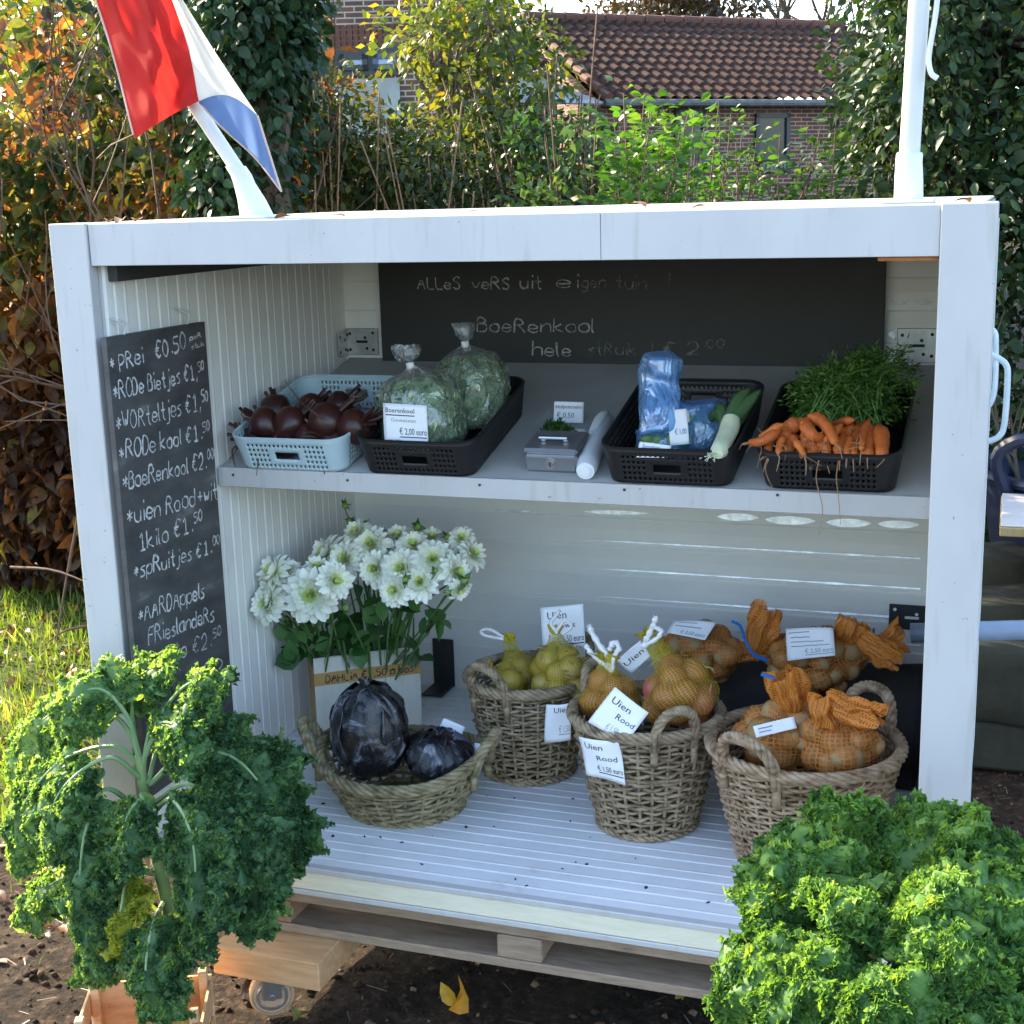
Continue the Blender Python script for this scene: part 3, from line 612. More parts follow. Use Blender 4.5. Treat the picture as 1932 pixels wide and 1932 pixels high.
a0, zz = wall_pt(640, 150, HB, UH, DH); a1, zb_ = wall_pt(760, 300, HB, UH, DH)
m = MB(); obox(m, HB, UH, DH, ((a0+a1)/2, -.01, (zz+zb_)/2), (a1-a0, .04, zz-zb_)); m.build('rendered_panel', m_render, house, smooth=False)

# ------------------------------------------------------------------ trees, hedge and shrubs
m_bark = surf('bark', (.10, .075, .055), (.05, .038, .028), 20, .9, .6, 50, stretch=(3, 3, .6))
m_barkpale = surf('pale_bark', (.22, .17, .12), (.10, .08, .06), 20, .85, .4, 50, stretch=(3, 3, .6))
m_twig = surf('twig', (.12, .07, .045), (.07, .045, .03), 30, .9)
m_drystalk = surf('dry_stalk', (.26, .17, .10), (.15, .10, .06), 12, .9)
BEECH = [(0, (.05, .025, .014)), (.2, (.15, .066, .028)), (.42, (.25, .112, .042)), (.54, (.27, .155, .055)), (.62, (.40, .28, .04)), (.68, (.15, .15, .04)), (.85, (.07, .10, .025)), (1, (.035, .065, .018))]
m_beech = leafmat('beech_leaf', BEECH, .62, (1.35, 1.1, .6), .5, mottle=.5)
m_ivy = leafmat('ivy_leaf', [(0, (.008, .022, .010)), (.6, (.018, .045, .018)), (1, (.04, .075, .025))], .18, rough=.45, spec=.25)
m_young = leafmat('young_tree_leaf', [(0, (.03, .06, .012)), (.4, (.085, .13, .022)), (.7, (.19, .20, .028)), (.9, (.33, .23, .025)), (1, (.30, .12, .03))], .45, (1.3, 1.2, .5))
m_mixed = leafmat('bramble_leaf', [(0, (.010, .022, .008)), (.35, (.022, .045, .014)), (.6, (.05, .075, .02)), (.8, (.13, .125, .03)), (.92, (.17, .10, .045)), (1, (.30, .20, .05))], .35)
m_bright = leafmat('bright_leaf', [(0, (.03, .085, .013)), (.5, (.06, .15, .02)), (1, (.12, .21, .03))], .45, (1.3, 1.3, .5))
m_mid = leafmat('shrub_leaf', [(0, (.02, .06, .02)), (.5, (.05, .11, .03)), (1, (.11, .17, .04))], .4)
m_dkshrub = leafmat('laurel_leaf', [(0, (.010, .024, .010)), (.5, (.022, .048, .018)), (.85, (.05, .085, .025)), (1, (.12, .15, .03))], .25, rough=.45, spec=.25)
def rnd_dir(n):
    v = RNG.normal(size=(n, 3)); return v/np.linalg.norm(v, axis=1, keepdims=True)
def cloud(cl, n, droop=.3, out=.8):
    """points and leaf directions in a union of clumps (centre, radius[, z squash])"""
    c = np.array([k[0] for k in cl], float); r = np.array([k[1] for k in cl], float); wgt = r**2.2; wgt /= wgt.sum()
    i = RNG.choice(len(cl), n, p=wgt); d = rnd_dir(n); P = c[i]+d*(r[i]*RNG.uniform(.15, 1, n)**.5)[:, None]
    D = d*out+rnd_dir(n)*.7; D[:, 2] -= droop; return P, D
def branchy(mb, p0, d0, L, r, depth, spread=.5, up=.15, seg=5, kids=3, tips=None):
    p0 = V3(p0); d0 = nrm(d0); pts = [p0]; d = d0
    for k in range(4): d = nrm(d+RNG.normal(0, .13, 3)+(0, 0, up*.3)); pts.append(pts[-1]+d*L/4)
    mb.tube(pts, np.linspace(r, r*.55, 5), seg)
    if tips is not None and depth <= 1: tips.extend(pts[2:])
    if depth > 0:
        for k in range(kids):
            q = pts[2+k % 3]; e = nrm(d0+RNG.normal(0, spread, 3)+(0, 0, up)); branchy(mb, q, e, L*RNG.uniform(.55, .8), r*.55, depth-1, spread, up, max(3, seg-1), kids, tips)

m_russet = leafmat('russet_leaf', [(0, (.03, .02, .012)), (.5, (.09, .055, .025)), (1, (.16, .11, .04))], .3)
# beech hedge, left
hd = thing('beech_hedge', (-2.7, 2.6, 0), 'tall autumn beech hedge of rust brown and yellow leaves left of the stall', 'hedge')
def hedge_pts(n, inner=False):
    x = RNG.uniform(-3.7, -1.86, n); z = .03+RNG.beta(1.0, 1.15, n)*2.55; y0 = 2.35-.12*(x+.9)
    P = np.stack([x, y0+(RNG.uniform(.25, .9, n) if inner else np.abs(RNG.normal(0, .2, n))), z], 1)
    b = fnoise(P*np.array([1, .3, 1]), 1.7, 2.)*.28; P[:, 1] += b
    keep = ~((fnoise(P, 2.6, 9.) < -.02) & (P[:, 2] > 2.0-.05*(P[:, 0]+2)))
    return P[keep]
P = hedge_pts(9500); D = rnd_dir(len(P))*.7+np.array([0, -.55, -.55])
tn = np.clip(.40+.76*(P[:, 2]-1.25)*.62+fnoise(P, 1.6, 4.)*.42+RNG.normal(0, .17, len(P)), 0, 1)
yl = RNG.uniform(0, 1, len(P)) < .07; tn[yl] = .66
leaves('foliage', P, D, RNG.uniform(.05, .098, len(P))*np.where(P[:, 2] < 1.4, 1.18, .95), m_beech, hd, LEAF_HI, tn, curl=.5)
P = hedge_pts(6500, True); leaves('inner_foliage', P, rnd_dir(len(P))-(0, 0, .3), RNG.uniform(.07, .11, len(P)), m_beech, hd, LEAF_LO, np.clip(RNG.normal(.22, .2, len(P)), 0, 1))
m = MB()
for k in range(22):
    x = RNG.uniform(-3.6, -1.8); y = 2.6-.12*(x+.9)+RNG.uniform(-.1, .5); branchy(m, (x, y, 0), (RNG.normal(0, .12), RNG.normal(-.05, .15), 1), RNG.uniform(1., 1.6), .014, 2, .5, .2, 5, 3)
for px, py, qx, qy in ((150, 960, 95, 1300), (60, 1250, 210, 1210), (20, 1070, 190, 1110), (170, 1180, 70, 1230), (95, 1335, 205, 1300)):
    m.tube(spline([at(px, py, y=2.1), (at(px, py, y=2.05)+at(qx, qy, y=2.05))/2+(0, 0, .03), at(qx, qy, y=2.0)], 8), [.006, .006, .006, .005, .005, .004, .003, .003], 5)
m.build('twigs', m_twig, hd)
# autumn tree over the hedge with sky through it
def tree(name, label, base, trunk, cl, n, size, mat, group=None, cat='tree', bark=m_bark, tmpl=LEAF_LO, seed=0., droop=.3, tint=None):
    t = thing(name, tuple(base), label, cat, group); m = MB()
    for tr in trunk: pts = spline(tr[0], 14); m.tube(pts, np.linspace(tr[1], tr[2], 14), 7)
    top = V3(trunk[0][0][-1])
    for c in cl:
        a = spline(trunk[RNG.integers(len(trunk))][0], 14)[RNG.integers(5, 13)]; b = V3(c[0]); m.tube(spline([a, (a*.5+b*.5)+RNG.normal(0, .05, 3)+(0, 0, .06), b], 7), np.linspace(min(.011, trunk[0][2]*.6), .003, 7), 4)
    m.build('trunk', bark, t); P, D = cloud(cl, n, droop)
    leaves('crown', P, D, RNG.uniform(size*.65, size*1.2, n), mat, t, tmpl, scatter_tint(P, 1.5, .45, seed) if tint is None else tint(P)); return t
def clumps(x0, x1, y0, y1, d0, d1, k, r0, r1, ok=None):
    out = []
    while len(out) < k:
        px, py = RNG.uniform(x0, x1), RNG.uniform(y0, y1)
        if ok is None or ok(px, py): out.append((far(px, py, RNG.uniform(d0, d1)), RNG.uniform(r0, r1)))
    return out
b = far(60, 380, 8.5); b[2] = 0
tree('autumn_tree', 'thin yellow green autumn tree behind the hedge with sky showing through', b, [([b, far(70, 250, 8.5), far(100, -60, 8.6)], .07, .03), ([far(75, 270, 8.5), far(180, 100, 8.4), far(230, -80, 8.4)], .045, .02)],
     clumps(-60, 300, -70, 300, 7.8, 9.6, 30, .22, .5), 2600, .085, m_young, seed=3.)
b = far(250, 380, 10.5); b[2] = 0
tree('broadleaf_tree', 'dark leafy tree filling the gap behind the flag and beech hedge', b, [([b, far(240, 200, 10.5), far(230, -80, 10.6)], .09, .04)], clumps(90, 420, -80, 330, 9.8, 11.4, 34, .4, .75), 3600, .12, m_mid, seed=5.)
# ivy covered trunk behind the flag
b = far(478, 420, 5.6); b[2] = 0
iv = thing('ivy_clad_tree', tuple(b), 'dark ivy clad tree trunk standing right behind the flag', 'tree')
m = MB(); m.tube(spline([b, far(505, 330, 5.6), far(500, 150, 5.6), far(480, -120, 5.6)], 12), np.linspace(.10, .07, 12), 10); m.tube(spline([far(527, 430, 5.5), far(530, 330, 5.5), far(545, 200, 5.5)], 8), .02, 6); m.build('trunk', m_bark, iv)
cl = [(far(RNG.uniform(405, 545)-(py-200)*.05, py, RNG.uniform(5.35, 5.9)), RNG.uniform(.10, .17)) for py in np.linspace(-110, 395, 46)]+[(far(RNG.uniform(420, 575), RNG.uniform(-90, 120), RNG.uniform(5.4, 6.)), RNG.uniform(.1, .2)) for k in range(22)]
P, D = cloud(cl, 8500, .7); leaves('ivy', P, D, RNG.uniform(.03, .062, len(P)), m_ivy, iv, LEAF_HI, scatter_tint(P, 2.5, .4))
# tangle between ivy trunk and young tree
def shrub(name, label, px, d, cl, n, size, mat, stalks=20, cat='shrub', stalkmat=None, tmpl=LEAF_LO, seed=0., tint=None):
    b = far(px, 400, d); b[2] = 0; t = thing(name, tuple(b), label, cat); m = MB(); c = np.array([k[0] for k in cl])
    for k in range(stalks):
        q = c[RNG.integers(len(c))]; s0 = V3((b[0]*.4+q[0]*.6, b[1]*.4+q[1]*.6, 0))+np.append(RNG.normal(0, .12, 2), 0)
        m.tube(spline([s0, (s0+q)/2+RNG.normal(0, .05, 3), q+RNG.normal(0, .12, 3)+(0, 0, .1)], 9), np.linspace(.009, .0035, 9), 4)
    m.build('stems', stalkmat or m_twig, t); P, D = cloud(cl, n, .25)
    leaves('foliage', P, D, RNG.uniform(size*.6, size*1.25, n), mat, t, tmpl, scatter_tint(P, 1.8, .5, seed) if tint is None else tint(P)); return t
shrub('bramble_thicket', 'brownish green thicket of brambles between ivy trunk and young tree', 640, 6.6, clumps(540, 770, 170, 420, 6.2, 7.4, 46, .1, .22, lambda x, y: y > 185+max(0, (x-640))*.5 or x < 590), 6500, .045, m_mixed, 60, stalkmat=m_drystalk, seed=1.)
shrub('flowering_thicket', 'tangled low thicket of green and brown stems under the young tree', 1000, 6.3, clumps(745, 1140, 262, 430, 5.9, 7.2, 56, .1, .24), 7500, .042, m_mixed, 110, stalkmat=m_drystalk, seed=8., tint=lambda P: np.clip(scatter_tint(P, 2., .5, 8.)*.95-.02, 0, 1))
shrub('dark_green_shrub', 'dark green leafy shrub growing in front of the tangled thicket', 1070, 5.8, clumps(985, 1130, 235, 420, 5.6, 6.2, 13, .07, .15), 900, .05, m_mid, 16)
# young tree
b = far(868, 402, 7.); b[2] = 0; T7 = lambda x, y: far(x, y, 7.)
yt = [([b, T7(867, 401), T7(860, 290)], .042, .036), ([T7(860, 300), T7(836, 199), T7(826, 124), T7(820, -60)], .03, .014), ([T7(862, 296), T7(862, 218), T7(852, 131), T7(838, 47), T7(845, -60)], .032, .014),
      ([T7(864, 270), T7(920, 215), T7(965, 160), T7(1000, 90)], .014, .006), ([T7(850, 240), T7(790, 150), T7(745, 60)], .014, .006), ([T7(856, 150), T7(900, 70), T7(930, -20)], .013, .006)]
tree('young_tree', 'young yellow green tree with forked pale trunk in front of the brick house', b, yt, clumps(715, 985, -60, 360, 6.5, 7.5, 40, .10, .22, lambda x, y: abs(x-862) < 128-max(0, y-200)*.5 and not (x < 775 and 60 < y < 160))+clumps(930, 1060, 60, 330, 6.5, 7.3, 16, .08, .2), 3300, .055, m_young, bark=m_barkpale, seed=12.)
# bright shrubs in front of the barn: upright sprigs with paired leaves
def sprigs(name, label, lst, d, mat, lsize, per=30, hb=400):
    b = far(np.mean([k[0] for k in lst]), hb, d); b[2] = 0; t = thing(name, tuple(b), label, 'shrub'); m = MB(); P = []; D = []
    for x0, xt, yt_ in lst:
        dd = d+RNG.uniform(-.25, .25); top = far(xt, yt_, dd); s0 = far(x0, 430, dd); s0[2] = max(.1, s0[2]-.5); pts = spline([s0, (s0+top)/2+RNG.normal(0, .03, 3), top], 12); m.tube(pts, np.linspace(.006, .002, 12), 4)
        for q in range(per):
            k = RNG.uniform(3, 11.3); i = int(k); p = pts[i]+(pts[min(i+1, 11)]-pts[i])*(k-i); a = RNG.uniform(0, 6.28); dv = np.array([math.cos(a), math.sin(a), RNG.uniform(-.2, .7)])
            P.append(p+dv*RNG.uniform(.003, .075)); D.append(dv)
    m.build('stems', m_twig, t); P = np.array(P); leaves('foliage', P, D, RNG.uniform(lsize*.5, lsize*1.05, len(P)), mat, t, (LEAF_HI[0]*np.array([.72, 1, 1]), LEAF_HI[1]), scatter_tint(P, 3., .4)); return t
RR = lambda a, b: float(RNG.uniform(a, b))
sprigs('bright_green_shrub', 'bright lime green shrub just behind the roof edge before the barn', [(RR(1150, 1290), x+RR(-8, 8), y) for x, y in ((1165, 225), (1178, 175), (1200, 235), (1218, 185), (1235, 210), (1252, 200), (1272, 230), (1290, 250), (1158, 300), (1185, 280), (1210, 290), (1245, 290), (1265, 300), (1295, 300), (1225, 260), (1172, 260), (1300, 215), (1255, 270), (1190, 330), (1225, 330), (1270, 340), (1160, 345))], 5., m_bright, .058, 80)
sprigs('sunlit_shrub', 'airy mid green shrub in front of the left barn window', [(RR(1310, 1400), x+RR(-8, 8), y) for x, y in ((1310, 235), (1335, 215), (1362, 190), (1380, 215), (1350, 260), (1395, 250), (1325, 300), (1372, 300), (1410, 290), (1345, 320), (1420, 260), (1318, 270), (1385, 270), (1360, 330), (1400, 330), (1300, 330), (1430, 310))], 5.3, m_bright, .05, 60)
sprigs('sparse_shrub', 'sparse green shrub in front of the barn brickwork beside the dark tree', [(RR(1430, 1560), x+RR(-10, 10), y) for x, y in ((1440, 330), (1470, 345), (1500, 290), (1520, 300), (1545, 270), (1560, 320), (1490, 360), (1585, 330), (1480, 250), (1540, 240), (1572, 215), (1600, 350), (1455, 300), (1510, 340), (1550, 350), (1460, 360), (1580, 280), (1615, 300), (1530, 320))], 5.4, m_mid, .055, 46)
# the dark tree on the right
b = far(1800, 420, 5.6); b[2] = 0
edge = lambda x, y: x > 1632+18*math.sin(y*.045)+12*math.sin(y*.11)-max(0, y-300)*.35
tree('dark_evergreen_tree', 'big dark evergreen covered with ivy behind the right flag pole', b, [([b, far(1800, 250, 5.7), far(1790, -120, 5.8)], .12, .07)], clumps(1600, 2250, -140, 500, 5.2, 6.4, 130, .13, .3, edge), 24000, .045, m_dkshrub, tmpl=LEAF_HI, seed=20., droop=.5)
b = at(1925, 900, y=2.9); b[2] = 0
cl = [(np.array([RNG.uniform(.45, 3.2), RNG.uniform(2.75, 3.6), RNG.uniform(.1, 2.1)]), RNG.uniform(.14, .28)) for k in range(230)]
t = thing('dark_hedge', tuple(b), 'dark green clipped hedge at the right edge behind the stall', 'hedge'); P, D = cloud(cl, 22000, .3)
leaves('foliage', P, D, RNG.uniform(.035, .06, len(P)), m_dkshrub, t, LEAF_HI, scatter_tint(P, 3., .4)*.85)
m = MB()
for k in range(14): x = RNG.uniform(1.3, 3.2); branchy(m, (x, 2.9, 0), (RNG.normal(0, .2), RNG.normal(0, .2), 1), .8, .014, 2, .5)
m.build('stems', m_bark, t)
# bare and autumn trees beyond the barn
for px, lab in ((1445, 'leftmost bare tree rising behind the barn ridge'), (1530, 'middle bare tree rising behind the barn ridge'), (1605, 'rightmost bare tree behind the barn ridge beside the dark evergreen')):
    b = far(px, 380, 42+RR(-4, 6)); b[2] = 0; t = thing('bare_tree', tuple(b), lab, 'tree', 'bare trees behind the barn'); m = MB()
    branchy(m, b, (RNG.normal(0, .08), 0, 1), 4.2, .16, 0, .3, .4, 6, 0)
    for k in range(5): branchy(m, b+(RNG.normal(0, .2), 0, 3.2+.5*k), (RNG.normal(0, .5), RNG.normal(0, .3), 1), 3.0, .075, 3, .5, .25, 4, 3)
    m.build('trunk', m_bark, t)
for px, y0, lab in ((1215, 60, 'orange brown autumn tree behind the left end of the barn ridge'), (1345, 60, 'orange brown autumn tree behind the middle of the barn ridge')):
    b = far(px, 380, 36.); b[2] = 0
    tree('russet_tree', lab, b, [([b, far(px, 150, 36.), far(px+5, -60, 36.)], .2, .08)], clumps(px-85, px+85, -90, y0, 35, 38, 34, .5, 1.0), 2600, .2, m_russet, 'russet trees behind the barn', tint=lambda P: np.clip(RNG.normal(.33, .16, len(P)), 0, 1))
# far wood that closes the horizon
cl = [(V3((CAM[0]+math.cos(a)*rr, CAM[1]+math.sin(a)*rr, RNG.uniform(.5, 3.4))), RNG.uniform(.9, 1.7)) for a, rr in zip(RNG.uniform(-.4, math.pi+.5, 190), RNG.uniform(44, 58, 190))]
P, D = cloud(cl, 13000, .2); o = leaves('far_woodland', P, D, RNG.uniform(.4, .7, len(P)), m_mid, None, LEAF_LO); tag(o, kind='stuff')
# ------------------------------------------------------------------ price cards
m_card = surf('card_paper', (.78, .79, .82), (.74, .75, .78), 3, .55)
m_ink = surf('card_ink', (.03, .03, .035), None, 5, .8); m_inkgrey = surf('faded_ink', (.30, .31, .34), None, 5, .8); m_inkblue = surf('pen_ink', (.03, .10, .30), None, 5, .7)
def text_verts(s):
    if s not in _font:
        cu = bpy.data.curves.new('t', 'FONT'); cu.body = s; cu.size = 1; cu.resolution_u = 2; cu.fill_mode = 'FRONT'
        ob = bpy.data.objects.new('t', cu); COL.objects.link(ob); dg = bpy.context.evaluated_depsgraph_get(); me = bpy.data.meshes.new_from_object(ob.evaluated_get(dg))
        _font[s] = (np.array([v.co[:] for v in me.vertices]), [tuple(p.vertices) for p in me.polygons])
        bpy.data.objects.remove(ob); bpy.data.curves.remove(cu); bpy.data.meshes.remove(me)
    return _font[s]
def card(name, tl, tr, br, bl, lines, parent=None, label=None, loc=None, bend=.003, seed=0., bars=(), group=None, blank=None):
    """sheet of paper between four corners; lines = (text, u0, v baseline, height as share of card height, width share, underlined, ink)"""
    tl, tr, br, bl = map(V3, (tl, tr, br, bl)); N = nrm(np.cross(tr-tl, tl-bl)); Hh = np.linalg.norm(tl-bl); Ww = np.linalg.norm(tr-tl)
    def sp(u, v, h=0.):
        u = np.asarray(u, float); v = np.asarray(v, float); b = bend*(np.sin(u*3.1+seed)*1.2+np.sin(v*4.+seed*2)*np.cos(u*5+seed))
        return ((1-u)*v)[..., None]*tl+(u*v)[..., None]*tr+(u*(1-v))[..., None]*br+((1-u)*(1-v))[..., None]*bl+(b+h)[..., None]*N
    root = parent
    if parent is None: root = thing('price_card', tuple((bl+br)/2 if loc is None else loc), label, 'price card', group)
    U, Vv = np.meshgrid(np.linspace(0, 1, 11), np.linspace(0, 1, 11), indexing='ij'); m = MB(); m.grid(sp(U, Vv), uv=False)
    c = solidify(m.build('price_label' if parent is not None else 'paper', m_card, root), .0006, 0)
    inks = {}
    for ln in lines:
        s, u0, v0, hh, ww, und, ink = ln; v, f = text_verts(s); a = v[:, 0]; sc = ww/max(a.max()-a.min(), .01)
        mb = inks.setdefault(ink.name, (MB(), ink))[0]; mb.add(sp(u0+(a-a.min())*sc, v0+v[:, 1]*hh/.72, .0011), f)
        if und: x = np.linspace(u0, u0+ww, 9); mb.add(np.vstack([sp(x, 0*x+v0-.045, .0010), sp(x, 0*x+v0-.068, .0010)]), [(i, 9+i, 10+i, i+1) for i in range(8)])
    for (u0, u1, v0, th) in bars:
        mb = inks.setdefault('b', (MB(), m_inkgrey))[0]; x = np.linspace(u0, u1, 9); j = RNG.normal(0, .006, 9); mb.add(np.vstack([sp(x, v0+j+th, .001), sp(x, v0+j, .001)]), [(i, 9+i, 10+i, i+1) for i in range(8)])
    for mb, ink in inks.values(): mb.build('lettering', ink, c if parent is not None else root, smooth=False)
    return root
def facing(cx, cy, y, wpx, hpx, rot=0., lean=0., dy=0.):
    """corners of a card centred on a sight line at depth y; sizes in picture pixels, rot turns it in its own plane"""
    P = at(cx, cy, y=y); d = np.linalg.norm(P-CAM); s_ = d/FPX; n = nrm(CAM-P+np.array([0, 0, lean])); X = nrm(np.cross((0, 0, 1.), n)); Y = np.cross(n, X); X2 = math.cos(rot)*X+math.sin(rot)*Y; Y2 = -math.sin(rot)*X+math.cos(rot)*Y
    a, b = wpx*s_/2, hpx*s_/2; return [P-X2*a+Y2*b, P+X2*a+Y2*b, P+X2*a-Y2*b, P-X2*a-Y2*b]

# ------------------------------------------------------------------ perforated plastic trays on the shelf
m_trayb = surf('tray_pale_blue', (.42, .54, .58), (.36, .48, .52), 6, .4); m_trayk = surf('tray_black', (.017, .017, .018), (.013, .013, .014), 6, .42, spec=.35)
def tray(x, v, label, mat, w0=.258, d0=.375, h=.088, rz=0.):
    t = thing('plastic_tray', tuple(shelf(x, v, .001)), label, 'tray', 'perforated plastic trays on the shelf')
    fl_ = .016; rc = .028
    def loop(z):
        e = fl_*z/h; w, d = w0/2+e, d0+2*e; y0 = -e; r_ = rc+e; pts = []; 
        segs = [((-w+r_, y0), (w-r_, y0)), ((w, y0+r_), (w, y0+d-r_)), ((w-r_, y0+d), (-w+r_, y0+d)), ((-w, y0+d-r_), (-w, y0+r_))]
        cs = [(w-r_, y0+r_), (w-r_, y0+d-r_), (-w+r_, y0+d-r_), (-w+r_, y0+r_)]; N = (37, 51, 37, 51)
        for k in range(4):
            a, b = np.array(segs[k][0]), np.array(segs[k][1])
            for i in range(N[k]): pts.append(a+(b-a)*i/N[k])
            for i in range(4): an = -math.pi/2+k*math.pi/2+math.pi/2*i/4; pts.append(np.array(cs[k])+r_*np.array([math.cos(an), math.sin(an)]))
        return np.array([(p[0], p[1], z) for p in pts])
    zs = [.004, .012]+[.012+.0135*(k//2)+(.0075 if k % 2 else 0) for k in range(1, 11)]+[h]
    zs = sorted(set(round(z, 5) for z in zs if z < h-.006))+[h]
    A = np.array([loop(z) for z in zs]).transpose(1, 0, 2); nu = len(A); nz = len(zs); sk = np.zeros((nu, nz-1), bool); start = {0: 0, 1: 41, 2: 96, 3: 137}; N = (37, 51, 37, 51)
    hand = []
    for k in range(4):
        for i in range(N[k]):
            for j in range(nz-1):
                hole = (i % 2 == 1) and (j % 2 == 1) and j < nz-2
                if k % 2 == 0:
                    mid = abs(i-(N[k]-1)/2); 
                    if 3 <= j <= 7 and mid < 7.2: hole = False
                    if 4 <= j <= 6 and mid < 5.6: hole = True
                sk[start[k]+i, j] = hole
    m = MB(); m.grid(A, wrapu=True, uv=False, skip=sk); b = loop(.004); m.add(b, [tuple(range(len(b)))]); o = solidify(m.build('wall', mat, t, sharp=30, local=True), .0028, 1)
    m = MB(); m.tube(loop(h), .0042, 6, closed=True); m.build('rim', mat, t, local=True)
    t.rotation_euler = (TILT, 0, rz); return t
tray(-.618, -.010, 'pale blue perforated tray of red beets', m_trayb, .262, .375, .086)
tray(-.300, -.004, 'black perforated tray holding the clear bags of cut kale', m_trayk)
tray(.277, .0, 'black perforated tray with blue bags of sprouts and a leek', m_trayk)
tray(.610, .004, 'black perforated tray of orange carrots at the right end of the shelf', m_trayk)

# beets
m_beet = surf('beet_skin', (.050, .013, .010), (.026, .008, .007), 14, .36, .2, 50, c3=(.085, .035, .022)); m_root = surf('root_brown', (.10, .045, .035), (.05, .02, .018), 30, .8)
def beet(px, py, h, r, spin, where):
    while True:
        c = on_shelf(px, py, h)
        if (c-shelf(0, 0)) @ SV > r*.95+.012 or h < .03: break
        h -= .004
    t = thing('beet', tuple(c-SN*r*.8), 'dark red beet '+where, 'beet', 'red beets in the pale blue tray')
    ax = nrm(np.array([math.cos(spin)*.9, math.sin(spin)*.5, .35])); X = nrm(np.cross(ax, (0, .3, 1))); Y = np.cross(ax, X); Rm = np.stack([X, Y, ax], 1)
    prof = [(.001, -1.25), (.06, -1.2), (.16, -1.08), (.45, -.9), (.8, -.55), (1, -.05), (.96, .35), (.75, .7), (.45, .86), (.25, .93), (.001, .93)]
    m = MB(); m.lathe(np.array(prof)*r, 20, capb=False, capt=False); vv = m.v[0]; vv = vv*(1+.16*fnoise(vv, 22., px))[:, None]; m.v = [vv @ Rm.T+c]; m.build('body', m_beet, t, sharp=0)
    m = MB()
    for k in range(5):
        a = RNG.uniform(0, 6.28); p = c+Rm @ np.array([.25*r*math.cos(a), .25*r*math.sin(a), .88*r]); e = p+Rm @ np.array([math.cos(a)*.3*r, math.sin(a)*.3*r, r*RNG.uniform(.5, 1.1)]); m.tube([p, (p+e)/2+RNG.normal(0, .002, 3), e], [.006, .005, .004], 6)
    m.build('stalk_stub', m_beet, t)
    m = MB(); p = c-ax*r*1.15; m.tube(spline([p, p-ax*.02+RNG.normal(0, .008, 3), p-ax*.045+(0, 0, -.012)+RNG.normal(0, .01, 3)], 9), np.linspace(.004, .0008, 9), 5); m.build('root', m_root, t)
for q in ((500, 800, .092, .040, 2.6, 'at the left end of the pile with a hooked stalk'), (548, 800, .098, .040, 1.2, 'second from the left along the top of the pile'), (617, 795, .102, .046, .6, 'the large shiny one in the middle of the pile'), (668, 805, .096, .042, -.3, 'shiny, nearest the kale bag'),
          (490, 832, .068, .042, 3.4, 'lowest at the left front corner of the tray'), (535, 836, .064, .040, 5.2, 'low behind the tray handle'), (583, 828, .068, .042, 2., 'low in the middle front of the tray'), (632, 832, .064, .043, 4.2, 'low at the right front of the tray'),
          (585, 772, .085, .040, 1.4, 'behind the large shiny one with upright stalk stubs'), (520, 772, .075, .038, 1.9, 'at the back left of the pile'), (640, 768, .08, .038, .9, 'at the back right of the pile with short stalks')): beet(*q)
t = thing('beet_root_strand', tuple(on_shelf(560, 745, .1)), 'long thin beet root sticking up over the pale blue tray', 'root')
m = MB(); m.tube(spline([on_shelf(608, 790, .13), on_shelf(570, 760, .15), at(537, 718, y=.58)], 10), np.linspace(.003, .0008, 10), 5); m.build('root', m_root, t)
t = thing('beet_root_strand', tuple(on_shelf(450, 850, .05)), 'hooked thin beet roots hanging over the left side of the pale blue tray', 'root'); m = MB()
for P in ([(492, 800), (470, 795), (456, 783), (460, 770)], [(462, 832), (448, 845), (440, 858), (432, 866)], [(452, 836), (438, 850), (441, 870), (446, 888)]): m.tube(spline([at(*p, y=.39) for p in P], 10), np.linspace(.0028, .0008, 10), 5)
m.build('root', m_root, t)
t = thing('beet_root_strand', tuple(at(490, 850, y=.37)), 'thin dark root hanging down the front of the pale blue tray', 'root'); m = MB(); m.tube(spline([at(492, 833, y=.372), at(488, 860, y=.37), at(484, 897, y=.369)], 8), np.linspace(.002, .0008, 8), 5); m.build('root', m_root, t)

# films for bags
def film(name, tint, amt, gloss=.35, rough=.12, bs=38., bstr=.9, milky=.12, mcol=(.8, .85, .85)):
    m, nt, b, o = newmat(name); v = tex(nt, 'Object', (1, 1, .45)); n = node(nt, 'TexNoise', i_Scale=bs, i_Detail=3., i_Distortion=2.5); nt.links.new(v, n.inputs['Vector'])
    bp = node(nt, 'Bump', i_Strength=bstr, i_Distance=.012); nt.links.new(n.outputs[0], bp.inputs['Height'])
    g = node(nt, 'BsdfGlossy'); g.inputs['Roughness'].default_value = rough; g.inputs['Color'].default_value = (.95, .97, 1, 1); nt.links.new(bp.outputs[0], g.inputs['Normal'])
    tr = node(nt, 'BsdfTransparent'); tr.inputs[0].default_value = (*tint, 1); d = node(nt, 'BsdfDiffuse'); d.inputs[0].default_value = (*mcol, 1); nt.links.new(bp.outputs[0], d.inputs['Normal'])
    a = node(nt, 'MixShader'); a.inputs[0].default_value = milky; nt.links.new(tr.outputs[0], a.inputs[1]); nt.links.new(d.outputs[0], a.inputs[2])
    lw = node(nt, 'LayerWeight'); lw.inputs[0].default_value = .35; nt.links.new(bp.outputs[0], lw.inputs['Normal']); mu = node(nt, 'Math', operation='MULTIPLY_ADD', use_clamp=True); mu.inputs[1].default_value = gloss; mu.inputs[2].default_value = amt; nt.links.new(lw.outputs['Fresnel'], mu.inputs[0])
    s_ = node(nt, 'MixShader'); nt.links.new(mu.outputs[0], s_.inputs[0]); nt.links.new(a.outputs[0], s_.inputs[1]); nt.links.new(g.outputs[0], s_.inputs[2]); nt.links.new(s_.outputs[0], o.inputs[0]); return m
m_film = film('clear_film', (.96, .98, .97), .045, .42, .09, 17., .9, .09)
